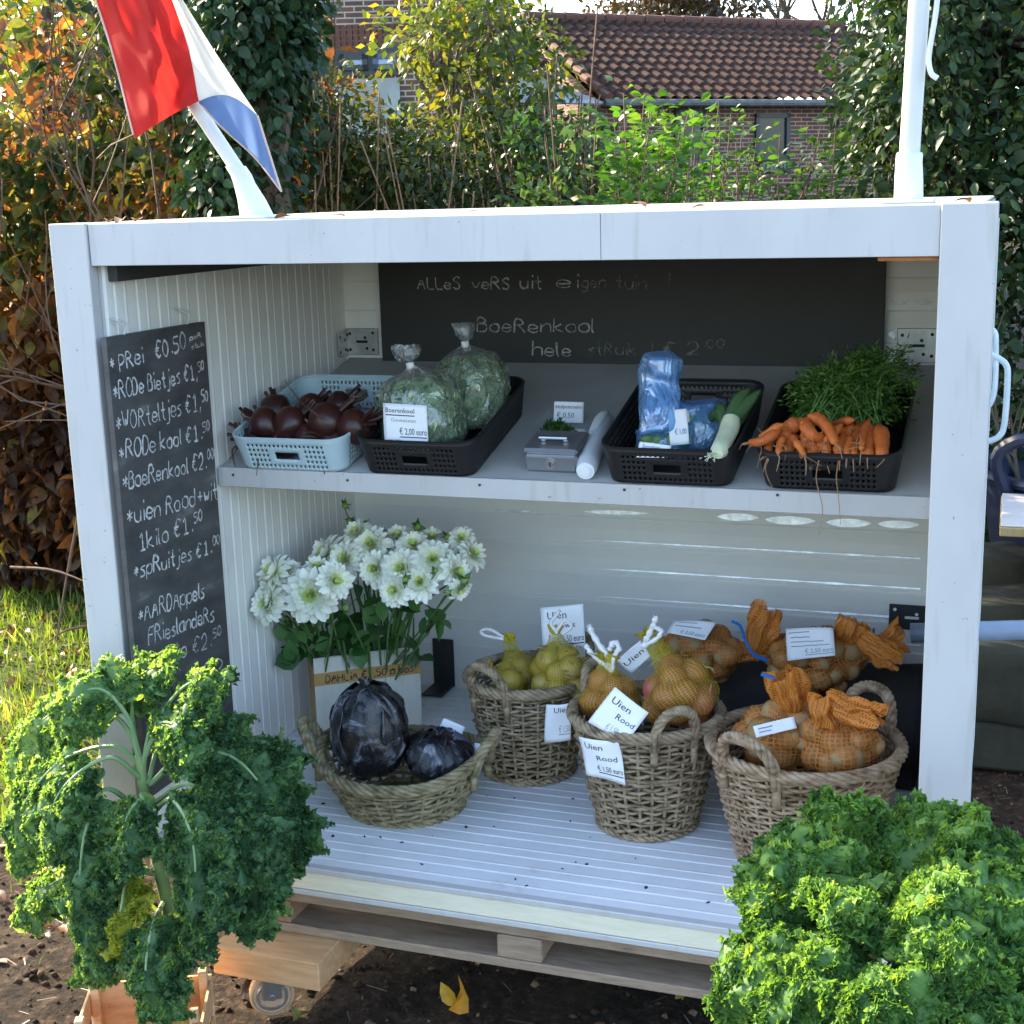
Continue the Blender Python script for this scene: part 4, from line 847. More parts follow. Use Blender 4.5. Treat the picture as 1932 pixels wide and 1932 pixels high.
m_filmb = film('blue_film', (.55, .78, 1.0), .08, .36, .14, 13., .9, .34, (.22, .50, .95))
m_punnet = film('punnet_plastic', (.95, .97, .97), .02, .3, .06, 12., .2, .03)
m_kalecut = leafmat('cut_kale', [(0, (.03, .085, .03)), (.4, (.085, .19, .06)), (.7, (.19, .33, .11)), (.92, (.44, .56, .26)), (1, (.68, .68, .48))], .2)
m_kalebody = surf('kale_mass', (.06, .13, .05), (.17, .27, .11), 50, .8, .6, 90, c3=(.32, .42, .2))
m_tie = surf('white_tie', (.78, .78, .76), None, 5, .5)
def sack(P, A, prof, nth=40, pleat=.0, lump=.008, seed=0., squash=(1, 1), np_=11):
    """closed bag surface round axis A from base P: prof = (height, radius); pleats grow towards the neck"""
    A = nrm(A); X = nrm(np.cross((0, 1, .2), A)); Y = np.cross(A, X); hs = np.array([p[0] for p in prof]); rs = np.array([p[1] for p in prof]); t = np.linspace(0, 1, 34); s_ = np.linspace(0, len(prof)-1, 34)
    hh = np.interp(s_, np.arange(len(prof)), hs); rr = np.interp(s_, np.arange(len(prof)), rs); th = np.arange(nth)*2*math.pi/nth
    rmax = rs.max(); pl_ = np.clip(1-rr/rmax, 0, 1)*(hh > hs.max()*.35)
    G = np.zeros((34, nth, 3))
    for i in range(34):
        r_ = rr[i]*(1+pleat*pl_[i]*np.sin(th*np_+seed+.6*np.sin(th*3))+.0)
        G[i] = P+A*hh[i]+(r_*np.cos(th)*squash[0])[:, None]*X+(r_*np.sin(th)*squash[1])[:, None]*Y
    G += vnoise(G, 14., seed)*lump+vnoise(G, 42., seed)*lump*.35; return G
def kale_bag(px, py, h0, pxn, pyn, yn, rad, label, topl, seed):
    P = shelf(px, py, h0); neck = at(pxn, pyn, y=yn); A = neck-P; L = np.linalg.norm(A); t = thing('kale_bag', tuple(P), label, 'bag of kale', 'clear bags of cut kale')
    prof = [(.0, .001), (.004, rad*.8), (L*.1, rad*.97), (L*.3, rad*1.04), (L*.58, rad*1.02), (L*.76, rad*.9), (L*.89, rad*.62), (L*.96, rad*.24), (L, .008)]
    G = sack(P, A, prof, 44, .35, .010, seed, (1, .82)); ce = P+A*.42
    I = ce+(G-ce)*.93; I = I[:27]; m = MB(); m.grid(I, wrapv=True, uv=False); m.add(I[-1], [tuple(range(44))]); m.build('kale_filling', m_kalebody, t, sharp=0)
    k = 5200; i = RNG.integers(2, 25, k); j = RNG.integers(0, 44, k); Q = I[i, j]+RNG.normal(0, .002, (k, 3)); rd = (Q-ce)/np.linalg.norm(Q-ce, axis=1, keepdims=True); dv = rnd_dir(k); dv -= rd*((dv*rd).sum(1, keepdims=True)+.12); leaves('kale_shreds', Q, dv, RNG.uniform(.008, .022, k), m_kalecut, t, LEAF_NARROW)
    m = MB(); m.grid(G, wrapv=True, uv=False); 
    Ad = nrm(A); fl_ = sack(neck, Ad, [(0, .007), (.012, .009), (topl*.45, .028), (topl*.8, .034), (topl, .030)], 44, .5, .012, seed+4, (1, .8), 9); m.grid(fl_, wrapv=True, uv=False); m.build('film', m_film, t, sharp=0)
    m = MB(); m.tube([neck-Ad*.004, neck+Ad*.010], .0095, 10); m.build('tie', m_tie, t); return t, P
kb, P = kale_bag(-.258, .255, .006, 878, 652, .65, .092, 'clear bag of cut kale standing behind the one with the Boerenkool label', .05, 9.)
kb, P = kale_bag(-.322, .118, .006, 775, 692, .51, .104, 'clear bag of cut kale with a white Boerenkool price label', .05, 2.)
card('l', at(722, 760, y=.402), at(805, 765, y=.406), at(809, 849, y=.392), at(727, 845, y=.390), [('Boerenkool', .06, .80, .11, .66, True, m_ink), ('Gewassen', .18, .60, .085, .56, False, m_inkgrey), ('€ 2,00 euro', .36, .32, .15, .62, True, m_ink), ('per zak', .08, .16, .07, .30, False, m_inkgrey)], kb, bend=.002)

# cash box, parsley punnet, roll of bags
m_box = surf('silver_paint', (.36, .38, .41), (.31, .33, .36), 4, .30, .02, 30, metal=.75)
cx = thing('cash_box', tuple(shelf(.003, .095, 0)), 'small silver metal cash box with a folding lid handle and round lock', 'cash box')
def shb(m, c, d, bev=.004): m.box(shelf(*c), d, Rt, bev)
m = MB(); shb(m, (.003, .088, .023), (.124, .105, .044), .007); m.build('body', m_box, cx)
m = MB(); shb(m, (.003, .088, .0525), (.128, .109, .013), .0055); m.build('lid', m_box, cx)
m = MB()
for s_ in (-.026, .026): shb(m, (.003+s_, .082, .064), (.012, .012, .010), .002)
m.tube([shelf(-.029, .082, .0685), shelf(-.029, .070, .071), shelf(.035, .070, .071), shelf(.035, .082, .0685)], .0036, 8); m.build('lid_handle', m_steel, cx)
m = MB(); p = shelf(.003, .0355, .024); m.tube([p, p-SV*.003], .0125, 20); m.tube([p-SV*.003, p-SV*.0045], .0085, 16); l_ = m.build('lock', m_steel, cx)
m = MB(); shb(m, (.003, .0310, .0235), (.0022, .002, .010), 0); m.build('keyhole', m_black, l_)
pu = thing('parsley_punnet', tuple(shelf(.0, .2, 0)), 'open clear plastic punnet with a little green parsley behind the cash box', 'punnet')
m = MB()
def pring(z, e):
    q = [(-.062-e, .165-e), (.066+e, .165-e), (.066+e, .28+e), (-.062-e, .28+e)]; out = []
    for k in range(4):
        a, b = np.array(q[k]), np.array(q[(k+1) % 4])
        for i in range(8): out.append(shelf(*(a+(b-a)*(i+.5)/8), z))
    return out
m.grid(np.array([pring(z, e) for z, e in ((.004, 0), (.006, .0), (.03, .006), (.055, .010), (.057, .015))]), wrapv=True, uv=False); m.add(pring(.004, -.001), [tuple(range(32))[::-1]])
m.build('tub', m_punnet, pu)
par_cl = [(on_shelf(1053+RNG.uniform(-28, 28), 813+RNG.uniform(-8, 6), .022), .014) for k in range(12)]+[(on_shelf(1050, 803, .035), .013)]
P, D = cloud(par_cl, 700, -.3); leaves('parsley', P, D, RNG.uniform(.008, .014, 700), m_bright, pu, LEAF_LO, RNG.uniform(0, .5, 700))
card('price_card', *facing(1073, 778, .70, 56, 40, -.05, .3), [('bladpeterselie', .06, .68, .17, .86, False, m_ink), ('€ 0,50', .10, .24, .26, .58, False, m_inkblue)], None, 'small white handwritten price card standing in the parsley punnet', bend=.001)
ro = thing('bag_roll', tuple(on_shelf(1125, 860, .0)), 'roll of white plastic bags lying beside the cash box', 'bag roll')
m = MB(); a, b = shelf(.092, .005, .024), shelf(.056, .30, .024); pts = np.linspace(a, b, 12); m.tube(pts, [.020, .0235, .024, .024, .0243, .024, .0235, .024, .024, .0235, .023, .019], 20)
m_roll = surf('white_film', (.72, .75, .79), (.66, .69, .73), 9, .35, .25, 26); m.build('roll', m_roll, ro); m = MB(); m.tube([a-(b-a)*.012, a], .012, 14); m.tube([a-(b-a)*.0135, a-(b-a)*.012], .0075, 12); m.build('core', m_card, ro)

# sprouts in blue bags
m_sprout = surf('sprout_green', (.20, .30, .11), (.12, .22, .07), 40, .5, .3, 50, c3=(.36, .42, .22))
def blob(m, c, r, seed, sc=(1, 1, 1), amp=.12, n=10):
    th = np.arange(14)*2*math.pi/14; ph = np.linspace(.12, math.pi-.12, n); G = np.stack([np.outer(np.sin(ph), np.cos(th)), np.outer(np.sin(ph), np.sin(th)), np.repeat(np.cos(ph)[:, None], 14, 1)], -1)*np.array(sc)
    G = G*(1+amp*fnoise(G*1., 1.6, seed))[..., None]; q = mat_rot(seed); G = c+(G @ q.T)*r; m.grid(G, wrapv=True, uv=False); m.add(G[0], [tuple(range(14))]); m.add(G[-1], [tuple(range(14))[::-1]])
def mat_rot(seed):
    a, b = seed*2.39, seed*1.7; ca, sa, cb_, sb = math.cos(a), math.sin(a), math.cos(b), math.sin(b)
    return np.array([[ca, -sa, 0], [sa, ca, 0], [0, 0, 1]]) @ np.array([[1, 0, 0], [0, cb_, -sb], [0, sb, cb_]])
def sprout_bag(px, py, h0, ctrl, label, k, seed, rad):
    P = on_shelf(px, py, h0); t = thing('sprout_bag', tuple(P), label, 'bag of sprouts', 'blue bags of sprouts')
    for i in range(k):
        a = i*2.4; r_ = rad*.72*math.sqrt((i % 11+.5)/11); q = P+np.array([math.cos(a)*r_, math.sin(a)*r_*.75, .015+.024*(i//11)]); m = MB(); blob(m, q, RNG.uniform(.014, .018), seed+i, (1, 1, 1.1), .2, 8); m.build('sprout', m_sprout, t, sharp=0)
    C = np.array([c[:3] for c in ctrl]); rr = np.array([c[3] for c in ctrl]); n = 46; pts = spline(C, n); rs = np.interp(np.linspace(0, len(C)-1, n), np.arange(len(C)), rr); th = np.arange(48)*2*math.pi/48
    G = pts[:, None, :]+(rs[:, None]*np.cos(th))[..., None]*np.array([1, .1, 0])+(rs[:, None]*np.sin(th)*.75)[..., None]*np.array([-.1, 1, 0])
    G = G+vnoise(G, 13., seed)*.012+vnoise(G, 34., seed+2)*.005; m = MB(); m.grid(G, wrapv=True, uv=False); m.build('film', m_filmb, t, sharp=0); return t
def upc(px, py, y, r): return (*at(px, py, y=y), r)
P1 = on_shelf(1314, 842, .015)
sb2 = sprout_bag(1314, 842, .015, [(*(P1-(0, 0, .01)), .03), (*P1, .064), (*(P1+(0, .01, .05)), .070), (*(P1+(0, .01, .10)), .056), upc(1298, 772, .53, .028), upc(1285, 765, .53, .02)], 'blue bag of sprouts in the middle of the tray next to the leek', 30, 3., .062)
P0_ = on_shelf(1250, 858, .02)
sb1 = sprout_bag(1250, 858, .02, [(*(P0_-(0, 0, .01)), .03), (*P0_, .066), (*(P0_+(0, .01, .05)), .064), upc(1243, 815, .46, .036), upc(1244, 790, .47, .048), upc(1246, 760, .48, .048), upc(1246, 722, .50, .042), upc(1250, 700, .50, .047), upc(1252, 675, .5, .043), upc(1250, 663, .5, .016)], 'tall crumpled blue bag of sprouts with its empty top standing upright', 22, 6., .066)
card('l', at(1207, 833, y=.375), at(1267, 841, y=.378), at(1259, 864, y=.366), at(1200, 863, y=.364), [('Spruitjes', .12, .62, .24, .55, False, m_inkblue), ('500 gr  € 1,00', .08, .16, .26, .86, False, m_inkblue)], sb1, bend=.0015)
card('price_card', *facing(1280, 806, .455, 36, 66, .08), [('€ 1,00', .3, .3, .16, .6, False, m_inkblue)], None, 'white price card tucked between the two blue sprout bags, lower one', bend=.002)
card('price_card', *facing(1283, 787, .50, 34, 22, .1), [], None, 'white price card corner higher up behind the blue bags', bend=.001)
# leek
m_leekw = surf('leek_white', (.66, .70, .55), (.55, .62, .40), 6, .4, .1, 60, stretch=(6, 6, 1)); m_leekg = leafmat('leek_leaf', [(0, (.09, .18, .07)), (.6, (.16, .28, .11)), (1, (.26, .38, .2))], .35)
lk = thing('leek', tuple(on_shelf(1355, 855, .07)), 'single leek with white shaft and dark green leaves in the black tray', 'leek')
sp_ = spline([on_shelf(1354, 856, .088), on_shelf(1364, 836, .092), on_shelf(1375, 812, .10), on_shelf(1380, 790, .115)], 12); m = MB(); m.tube(sp_, [.012, .0185, .019, .019, .019, .0195, .020, .0205, .021, .021, .020, .018], 14); m.build('shaft', m_leekw, lk)
top = sp_[-1]
for (q, ww) in (([(1384, 790), (1410, 762), (1436, 735)], .030), ([(1380, 792), (1395, 755), (1415, 733)], .034), ([(1374, 800), (1352, 780), (1340, 795)], .026), ([(1372, 806), (1360, 772), (1350, 760)], .028), ([(1383, 800), (1400, 780), (1412, 770)], .03)):
    c = spline([sp_[-3]]+[at(*p, y=.47+.03*k) for k, p in enumerate(q)], 14); T = np.gradient(c, axis=0); S_ = np.cross(T, CAM-c); S_ /= np.linalg.norm(S_, axis=1, keepdims=True); u = np.linspace(-1, 1, 5); wv = ww*np.array([.5, .75, .9, 1, 1, 1, 1, .98, .95, .9, .8, .65, .45, .1])
    n_ = nrm(CAM-c[5]); G = c[:, None]+u[None, :, None]*wv[:, None, None]*.5*S_[:, None]-(np.abs(u)**2)[None, :, None]*.007*n_; m = MB(); m.grid(G, uv=False); solidify(m.build('leaf', m_leekg, lk, sharp=0), .0012)
    at_ = lk.children[-1].data.attributes.new('tint', 'FLOAT', 'FACE'); at_.data.foreach_set('value', RNG.uniform(.2, .9, len(lk.children[-1].data.polygons)))
m = MB()
for k in range(16): p = on_shelf(1352, 857, .085); m.tube(spline([p, p+RNG.normal(0, .006, 3)+(-.006, -.004, 0), p+RNG.normal(0, .010, 3)+(-.016, -.006, -.004)], 5), .0009, 4)
m.build('rootlets', m_leekw, lk)

# carrots
m_carrot = surf('carrot_skin', (.62, .165, .03), (.47, .105, .02), 26, .55, .5, 90, c3=(.26, .085, .03), hi=.60); m_hair = surf('root_hair', (.42, .26, .14), (.3, .17, .09), 30, .8)
def carrot(P, r, where, h=.09, tail=0):
    pts = [on_shelf(a, b, h+.012*k+(0 if k else 0)) for k, (a, b) in enumerate(P)]; t = thing('carrot', tuple(pts[0]), 'orange carrot '+where, 'carrot', 'carrots in the black tray')
    c = spline(pts, 16); L = np.linspace(0, 1, 16); rr = r*np.clip(np.minimum(.62+.5*L, 3.2*(1.02-L)+.25), .2, 1)*np.clip(L*14+.35, 0, 1)*(1+.05*RNG.normal(size=16)); m = MB(); m.tube(c, rr, 12); m.build('body', m_carrot, t, sharp=0)
    m = MB(); d = nrm(c[0]-c[1]); q = c[0]; m.tube(spline([q, q+d*.012+RNG.normal(0, .003, 3), q+d*.02+(0, 0, -.012)+RNG.normal(0, .004, 3)], 7), np.linspace(.0022, .0006, 7), 5)
    for k in range(3): i = RNG.integers(2, 9); q = c[i]+(-SV)*rr[i]*.7; m.tube(spline([q, q+RNG.normal(0, .008, 3)-SV*.006, q+RNG.normal(0, .014, 3)-SV*.008-(0, 0, .01)], 6), np.linspace(.0012, .0004, 6), 4)
    m.build('root', m_hair, t)
for P, r, wh_, h in (([(1412, 836), (1440, 831), (1474, 811)], .0115, 'sticking out over the left corner of the tray', .10), ([(1449, 864), (1450, 841), (1460, 818)], .0135, 'upright at the front left corner', .075), ([(1480, 828), (1489, 806), (1510, 800)], .018, 'short and thick at the upper left', .10),
    ([(1487, 856), (1490, 838), (1505, 822)], .016, 'low at the left behind the tray rim', .075), ([(1563, 824), (1538, 824), (1526, 812), (1510, 790)], .0145, 'bent like a hook in the middle', .105), ([(1576, 838), (1567, 815), (1548, 793), (1524, 784)], .014, 'arched over the top of the pile', .115),
    ([(1530, 862), (1535, 846), (1530, 828)], .0165, 'low left of the tray handle', .075), ([(1560, 862), (1557, 846), (1548, 828)], .0145, 'low above the tray handle', .078), ([(1583, 864), (1583, 845), (1596, 818)], .0145, 'low right of the tray handle', .078), ([(1604, 813), (1585, 812), (1566, 810)], .0105, 'short, lying crosswise behind the arched one', .10),
    ([(1612, 862), (1612, 833), (1622, 797)], .0125, 'slim, third from the right end', .085), ([(1638, 864), (1636, 833), (1634, 797)], .0185, 'thick and straight, second from the right end', .085), ([(1664, 864), (1663, 836), (1658, 803)], .019, 'thick and straight at the right end', .085), ([(1515, 845), (1522, 832), (1520, 812)], .014, 'half hidden under the hooked one', .085), ([(1597, 835), (1602, 818), (1606, 800)], .013, 'behind the slim one, pointing back', .09), ([(1500, 866), (1512, 852), (1520, 838)], .013, 'lowest behind the left tray holes', .06), ([(1432, 826), (1455, 812), (1478, 800)], .009, 'thin, lying above the one that sticks out left', .112), ([(1545, 800), (1530, 792), (1512, 798)], .0085, 'thin and short behind the hook shaped one', .122), ([(1556, 835), (1566, 822), (1590, 800)], .0095, 'thin, leaning right beside the arched one', .105), ([(1468, 858), (1472, 838), (1480, 822)], .0095, 'thin, between the two at the left front corner', .088), ([(1518, 862), (1510, 845), (1498, 830)], .0085, 'thin, crossing behind the left holes of the tray', .09), ([(1625, 850), (1628, 825), (1640, 790)], .0085, 'thin, wedged between the slim and the straight ones', .10), ([(1598, 862), (1600, 842), (1606, 822)], .010, 'thin, low beside the slim one', .085), ([(1572, 800), (1590, 795), (1612, 792)], .009, 'thin, lying crosswise at the very top right', .115)): carrot(P, r, wh_, h)
for P, lab in (([(1450, 866), (1444, 885), (1450, 905), (1458, 920)], 'pale root hair hanging over the left front of the carrot tray'), ([(1583, 866), (1578, 900), (1582, 940), (1586, 990)], 'long pale root hair hanging below the shelf under the carrots'), ([(1545, 868), (1540, 905), (1552, 960), (1545, 1010)], 'fine dark root hair dangling from the carrot tray handle')):
    t = thing('root_hair', tuple(at(*P[0], y=.36)), lab, 'root hair'); m = MB(); m.tube(spline([at(*p, y=.366) for p in P], 14), np.linspace(.0014, .0006, 14), 4); m.build('strand', m_hair, t)
cg = thing('carrot_greens', tuple(on_shelf(1600, 790, .09)), 'feathery green carrot tops behind the carrots', 'carrot greens'); m = MB(); P = []; D = []
for k in range(105):
    s0 = on_shelf(RNG.uniform(1500, 1670), RNG.uniform(785, 805), .085); px = RNG.uniform(1490, 1725); lim = 655+max(0, (1600-px))*.55; e = at(px, RNG.uniform(lim, 800), y=RNG.uniform(.55, .85)); c = spline([s0, (s0+e)/2+(0, 0, .03)+RNG.normal(0, .015, 3), e], 12); m.tube(c, np.linspace(.0022, .0008, 12), 4)
    for q in range(105): i = RNG.integers(3, 12); v = RNG.normal(0, 1, 3); v[2] *= .6; v /= np.linalg.norm(v); P.append(c[i]+v*RNG.uniform(.002, .02)); D.append(v*.8+(c[11]-c[6])*6)
m_carrotleaf = leafmat('carrot_leaf', [(0, (.04, .11, .02)), (.6, (.095, .21, .038)), (1, (.20, .34, .065))], .4)
m.build('stalks', m_bright if False else m_leekw if False else surf('stalk_green', (.10, .20, .04), None, 9, .5), cg); leaves('fronds', P, D, RNG.uniform(.008, .019, len(P)), m_carrotleaf, cg, LEAF_NARROW)
# ------------------------------------------------------------------ wicker baskets on the floor
def wickermat(name, c1, c2, c3):
    m, nt, b, o = newmat(name); v = tex(nt, 'Object', (1, 1, 2.2)); n = node(nt, 'TexNoise', i_Scale=34., i_Detail=5.); nt.links.new(v, n.inputs['Vector'])
    r = ramp(nt, [(.30, c3), (.46, c2), (.64, c1)]); nt.links.new(n.outputs[0], r.inputs[0]); nt.links.new(r.outputs[0], b.inputs['Base Color']); b.inputs['Roughness'].default_value = .62; b.inputs['Specular IOR Level'].default_value = .3
    n2 = node(nt, 'TexNoise', i_Scale=160., i_Detail=3.); nt.links.new(v, n2.inputs['Vector']); bp = node(nt, 'Bump', i_Strength=.4, i_Distance=.003); nt.links.new(n2.outputs[0], bp.inputs['Height']); nt.links.new(bp.outputs[0], b.inputs['Normal']); return m
m_wick = wickermat('grey_wicker', (.35, .27, .175), (.23, .17, .105), (.10, .07, .042)); m_wickw = wickermat('brown_wicker', (.40, .30, .20), (.28, .19, .115), (.12, .075, .042)); m_wicky = wickermat('olive_wicker', (.30, .25, .15), (.20, .16, .085), (.09, .07, .038))
def basket(label, cx, cy, rb, rt, h, mat, hand, levels, nst=24, rimlift=0., liftdir=0., tw=.0042, hh=.07, hw=.36, hrad=.0088, sy=1., hlean=.02):
    t = thing('wicker_basket', (cx, cy, ZF+.001), label, 'basket', 'wicker baskets on the stall floor'); B = V3((cx, cy, ZF+.004)); TH = np.arange(144)*2*math.pi/144
    def rad(q): return rb+(rt-rb)*(q**.85)
    def lift(th): return rimlift*np.cos(th-liftdir)**4*1.0
    def ringp(th, q, off=0.):
        r_ = rad(q)+off; z = (h+lift(th))*q; return B+np.stack([r_*np.cos(th), r_*np.sin(th)*sy, z], -1)
    m = MB()
    for k in range(levels):
        q = (k+.5)/levels; j = .0012*RNG.normal(size=len(TH)); o = .0048*np.sin(TH*nst/2+(k % 2)*math.pi)+j; P = ringp(TH, q, o); P[:, 2] += .0018*np.sin(TH*nst/2+k*1.3)+.0016*RNG.normal(); m.tube(P, tw*RNG.uniform(.86, 1.12), 6, closed=True)
    for k in range(nst):
        th = (k+.5)*2*math.pi/nst+RNG.normal(0, .01); q = np.linspace(0, 1, 10); m.tube(ringp(np.full(10, th), q), .0042, 6)
    m.grid(np.array([[B+(0, 0, .002)+np.array([rr*math.cos(a), rr*math.sin(a)*sy, 0]) for a in TH[::4]] for rr in (.001, rb*.5, rb+.003)]), wrapv=True, uv=False)
    m.rope(ringp(TH, np.full(144, .015), .004), .004, .0045, 2, 20, 6, closed=True); m.build('weave', mat, t, sharp=0)
    m = MB(); m.rope(ringp(TH, np.full(144, 1.0), .002)+(0, 0, .004), .0085, .0062, 5, 11, 6, closed=True); m.build('rim', mat, t, sharp=0)
    for a in hand:
        u = np.linspace(-1, 1, 40); th = a+u*hw; P = ringp(th, np.full(40, 1.0), .004); s_ = np.sqrt(np.clip(1-np.abs(u)**2.6, 0, 1)); P[:, 2] += hh*s_-.02*(np.abs(u) > .97)-.004; P[:, :2] += np.array([math.cos(a), math.sin(a)])*(hlean*s_)[:, None]
        m = MB(); m.rope(P, hrad*.72, hrad*.66, 4, 3.4, 7); 
        for e in (0, -1): m.tube([P[e]+(0, 0, .012), P[e]-(0, 0, .035)], hrad*.95, 8)
        m.build('handle', mat, t, sharp=0)
    return t
basket('wide shallow olive wicker basket with two red cabbages', -.345, .335, .132, .198, .105, m_wicky, (math.pi+.25, -.06), 9, 30, .035, 0., .0048, .068, .2, .0098, .92, .035)
basket('tall grey wicker basket of white onions in front of the back panel', -.128, .615, .105, .146, .238, m_wick, (-1.95, .9), 23, 26, 0, 0, .0039, .075, .36)
basket('tall grey wicker basket of red onions in the middle of the floor', .222, .405, .106, .163, .255, m_wick, (-.95, 2.5), 24, 28, 0, 0, .0039, .075, .28)
basket('big round pale wicker basket of orange potato nets at the right', .580, .345, .135, .196, .245, m_wickw, (-2.05, .95), 28, 36, 0, 0, .0037, .078, .34, .0098)

# red cabbages
def cabbage_mat():
    m, nt, b, o = newmat('red_cabbage'); v = tex(nt); n = node(nt, 'TexNoise', i_Scale=11., i_Detail=8., i_Roughness=.66, i_Distortion=1.6); nt.links.new(v, n.inputs['Vector'])
    r = ramp(nt, [(.35, (.004, .004, .006)), (.55, (.008, .008, .012)), (.59, (.08, .085, .105)), (.66, (.30, .33, .40))]); nt.links.new(n.outputs[0], r.inputs[0]); nt.links.new(r.outputs[0], b.inputs['Base Color'])  # pale wax-bloom patches, enlarged and brightened to stand for sky reflections in the colour
    r2 = ramp(nt, [(.3, (.16, .16, .16)), (.7, (.42, .42, .42))]); nt.links.new(n.outputs[0], r2.inputs[0]); nt.links.new(r2.outputs[0], b.inputs['Roughness']); b.inputs['Specular IOR Level'].default_value = .75; b.inputs['Coat Weight'].default_value = .25; b.inputs['Coat Roughness'].default_value = .25
    bp = node(nt, 'Bump', i_Strength=.8, i_Distance=.014); nt.links.new(n.outputs[0], bp.inputs['Height']); nt.links.new(bp.outputs[0], b.inputs['Normal']); return m
m_cab = cabbage_mat()
m_cableaf = surf('cabbage_leaf', (.012, .010, .02), (.12, .13, .19), 9, .22, .8, 30, spec=.9, c3=(.36, .40, .54), coat=.6)
def cabbage(px, py, y, r, label, seed, up=(0, .1, 1), sz=1.0):
    c = at(px, py, y=y); up = nrm(up); X = nrm(np.cross(up, (.3, 1, 0))); Y = np.cross(X, up); Rm = np.stack([X, Y, up], 1); t = thing('red_cabbage', tuple(c-(0, 0, r)), label, 'cabbage', 'red cabbages in the wide basket')
    m = MB(); th = np.arange(48)*2*math.pi/48; ph = np.linspace(.03, math.pi-.03, 30); G = np.stack([np.outer(np.sin(ph), np.cos(th)), np.outer(np.sin(ph), np.sin(th)), np.repeat(np.cos(ph)[:, None], 48, 1)*sz], -1)*r*.96
    G = G+vnoise(G, 9., seed)*r*.09; m.grid(G @ Rm.T+c, wrapv=True, uv=False); m.build('head', m_cab, t, sharp=0)
    for k in range(7):                                      # wrapping outer leaves, each a curved shell with a crinkled edge
        a0 = k*2*math.pi/7+seed; u, v = np.meshgrid(np.linspace(-1, 1, 22), np.linspace(0, 1, 22), indexing='ij'); width = .78*np.sin(np.clip(v*.9+.12, 0, 1)*math.pi)**.55
        pol = 2.75-v*2.35+.06*np.sin(u*9+seed+k); az = a0+u*width/np.maximum(np.sin(np.clip(pol, .35, 2.8)), .45); R_ = r*(1.0+.022*k/3+.03*np.abs(u)**3+.015*np.sin(u*14+k)*np.abs(u))
        G = np.stack([np.sin(pol)*np.cos(az), np.sin(pol)*np.sin(az), np.cos(pol)*sz], -1)*R_[..., None]; G = G+vnoise(G, 15., seed+k)*.010+vnoise(G, 42., seed+k)*.0060; m = MB(); m.grid(G @ Rm.T+c, uv=False)
        solidify(m.build('outer_leaf', m_cableaf if k == 4 else m_cab, t, sharp=0), .0012)
    m = MB(); Q = [c+Rm @ np.array([0, 0, r*sz*.97]), c+Rm @ np.array([.006, 0, r*sz*1.09])]; m.tube(Q, [.010, .014], 8)
    for k in range(6): a = k*1.05; m.tube([Q[0], Q[1]+Rm @ np.array([.014*math.cos(a), .014*math.sin(a), .004])], [.005, .003], 5)
    m.build('stump', m_cab, t); return t
cabbage(698, 1376, .335, .090, 'large dark shiny red cabbage on top in the wide wicker basket', 2., (-.05, .05, 1), 1.22)
cabbage(828, 1424, .36, .076, 'smaller black red cabbage low at the right side of the wide basket', 5., (.15, -.15, 1), .72)
t_ = cabbage(650, 1432, .40, .055, 'red cabbage mostly hidden under the large one in the wide basket', 8.) if False else None
card('price_card', *facing(852, 1375, .44, 44, 26, -.45, .6), [], None, 'white card stuck behind the smaller red cabbage', bend=.001)
card('price_card', *facing(900, 1425, .40, 16, 44, -.2, .2), [], None, 'narrow white card at the right inside edge of the wide basket', bend=.001)

# net bags
def netmat(name, col, nu, nv, wu, wv, base=.0, transl=.3):
    m, nt, b, o = newmat(name); t = nt.nodes.new('ShaderNodeTexCoord'); sp_ = node(nt, 'SeparateXYZ'); nz = node(nt, 'TexNoise', i_Scale=9., i_Detail=2.); ad = node(nt, 'VectorMath', operation='MULTIPLY_ADD'); ad.inputs[1].default_value = (.03, .03, 0)
    nt.links.new(t.outputs['UV'], nz.inputs['Vector']); nt.links.new(nz.outputs['Color'], ad.inputs[0]); nt.links.new(t.outputs['UV'], ad.inputs[2]); nt.links.new(ad.outputs[0], sp_.inputs[0]); ms = []
    for ax, n_, w_ in (('X', nu, wu), ('Y', nv, wv)):
        a = node(nt, 'Math', operation='MULTIPLY'); a.inputs[1].default_value = n_; nt.links.new(sp_.outputs[ax], a.inputs[0]); f = node(nt, 'Math', operation='FRACT'); nt.links.new(a.outputs[0], f.inputs[0]); c = node(nt, 'Math', operation='LESS_THAN'); c.inputs[1].default_value = w_; nt.links.new(f.outputs[0], c.inputs[0]); ms.append(c)
    mx = node(nt, 'Math', operation='MAXIMUM'); nt.links.new(ms[0].outputs[0], mx.inputs[0]); nt.links.new(ms[1].outputs[0], mx.inputs[1]); m2 = node(nt, 'Math', operation='MAXIMUM'); m2.inputs[1].default_value = base; nt.links.new(mx.outputs[0], m2.inputs[0])
    b.inputs['Base Color'].default_value = (*col, 1); b.inputs['Roughness'].default_value = .6; d = node(nt, 'BsdfTranslucent'); d.inputs[0].default_value = (*col, 1); s1 = node(nt, 'MixShader'); s1.inputs[0].default_value = transl; nt.links.new(b.outputs[0], s1.inputs[1]); nt.links.new(d.outputs[0], s1.inputs[2])
    tr = node(nt, 'BsdfTransparent'); s2 = node(nt, 'MixShader'); nt.links.new(m2.outputs[0], s2.inputs[0]); nt.links.new(tr.outputs[0], s2.inputs[1]); nt.links.new(s1.outputs[0], s2.inputs[2]); nt.links.new(s2.outputs[0], o.inputs[0]); return m
ORG = (.62, .22, .035); YEL = (.62, .52, .03)
m_neto = netmat('orange_net', ORG, 40, 30, .28, .25, .20); m_netof = netmat('orange_net_gathered', (.66, .24, .035), 40, 22, .5, .42, .45, .35)
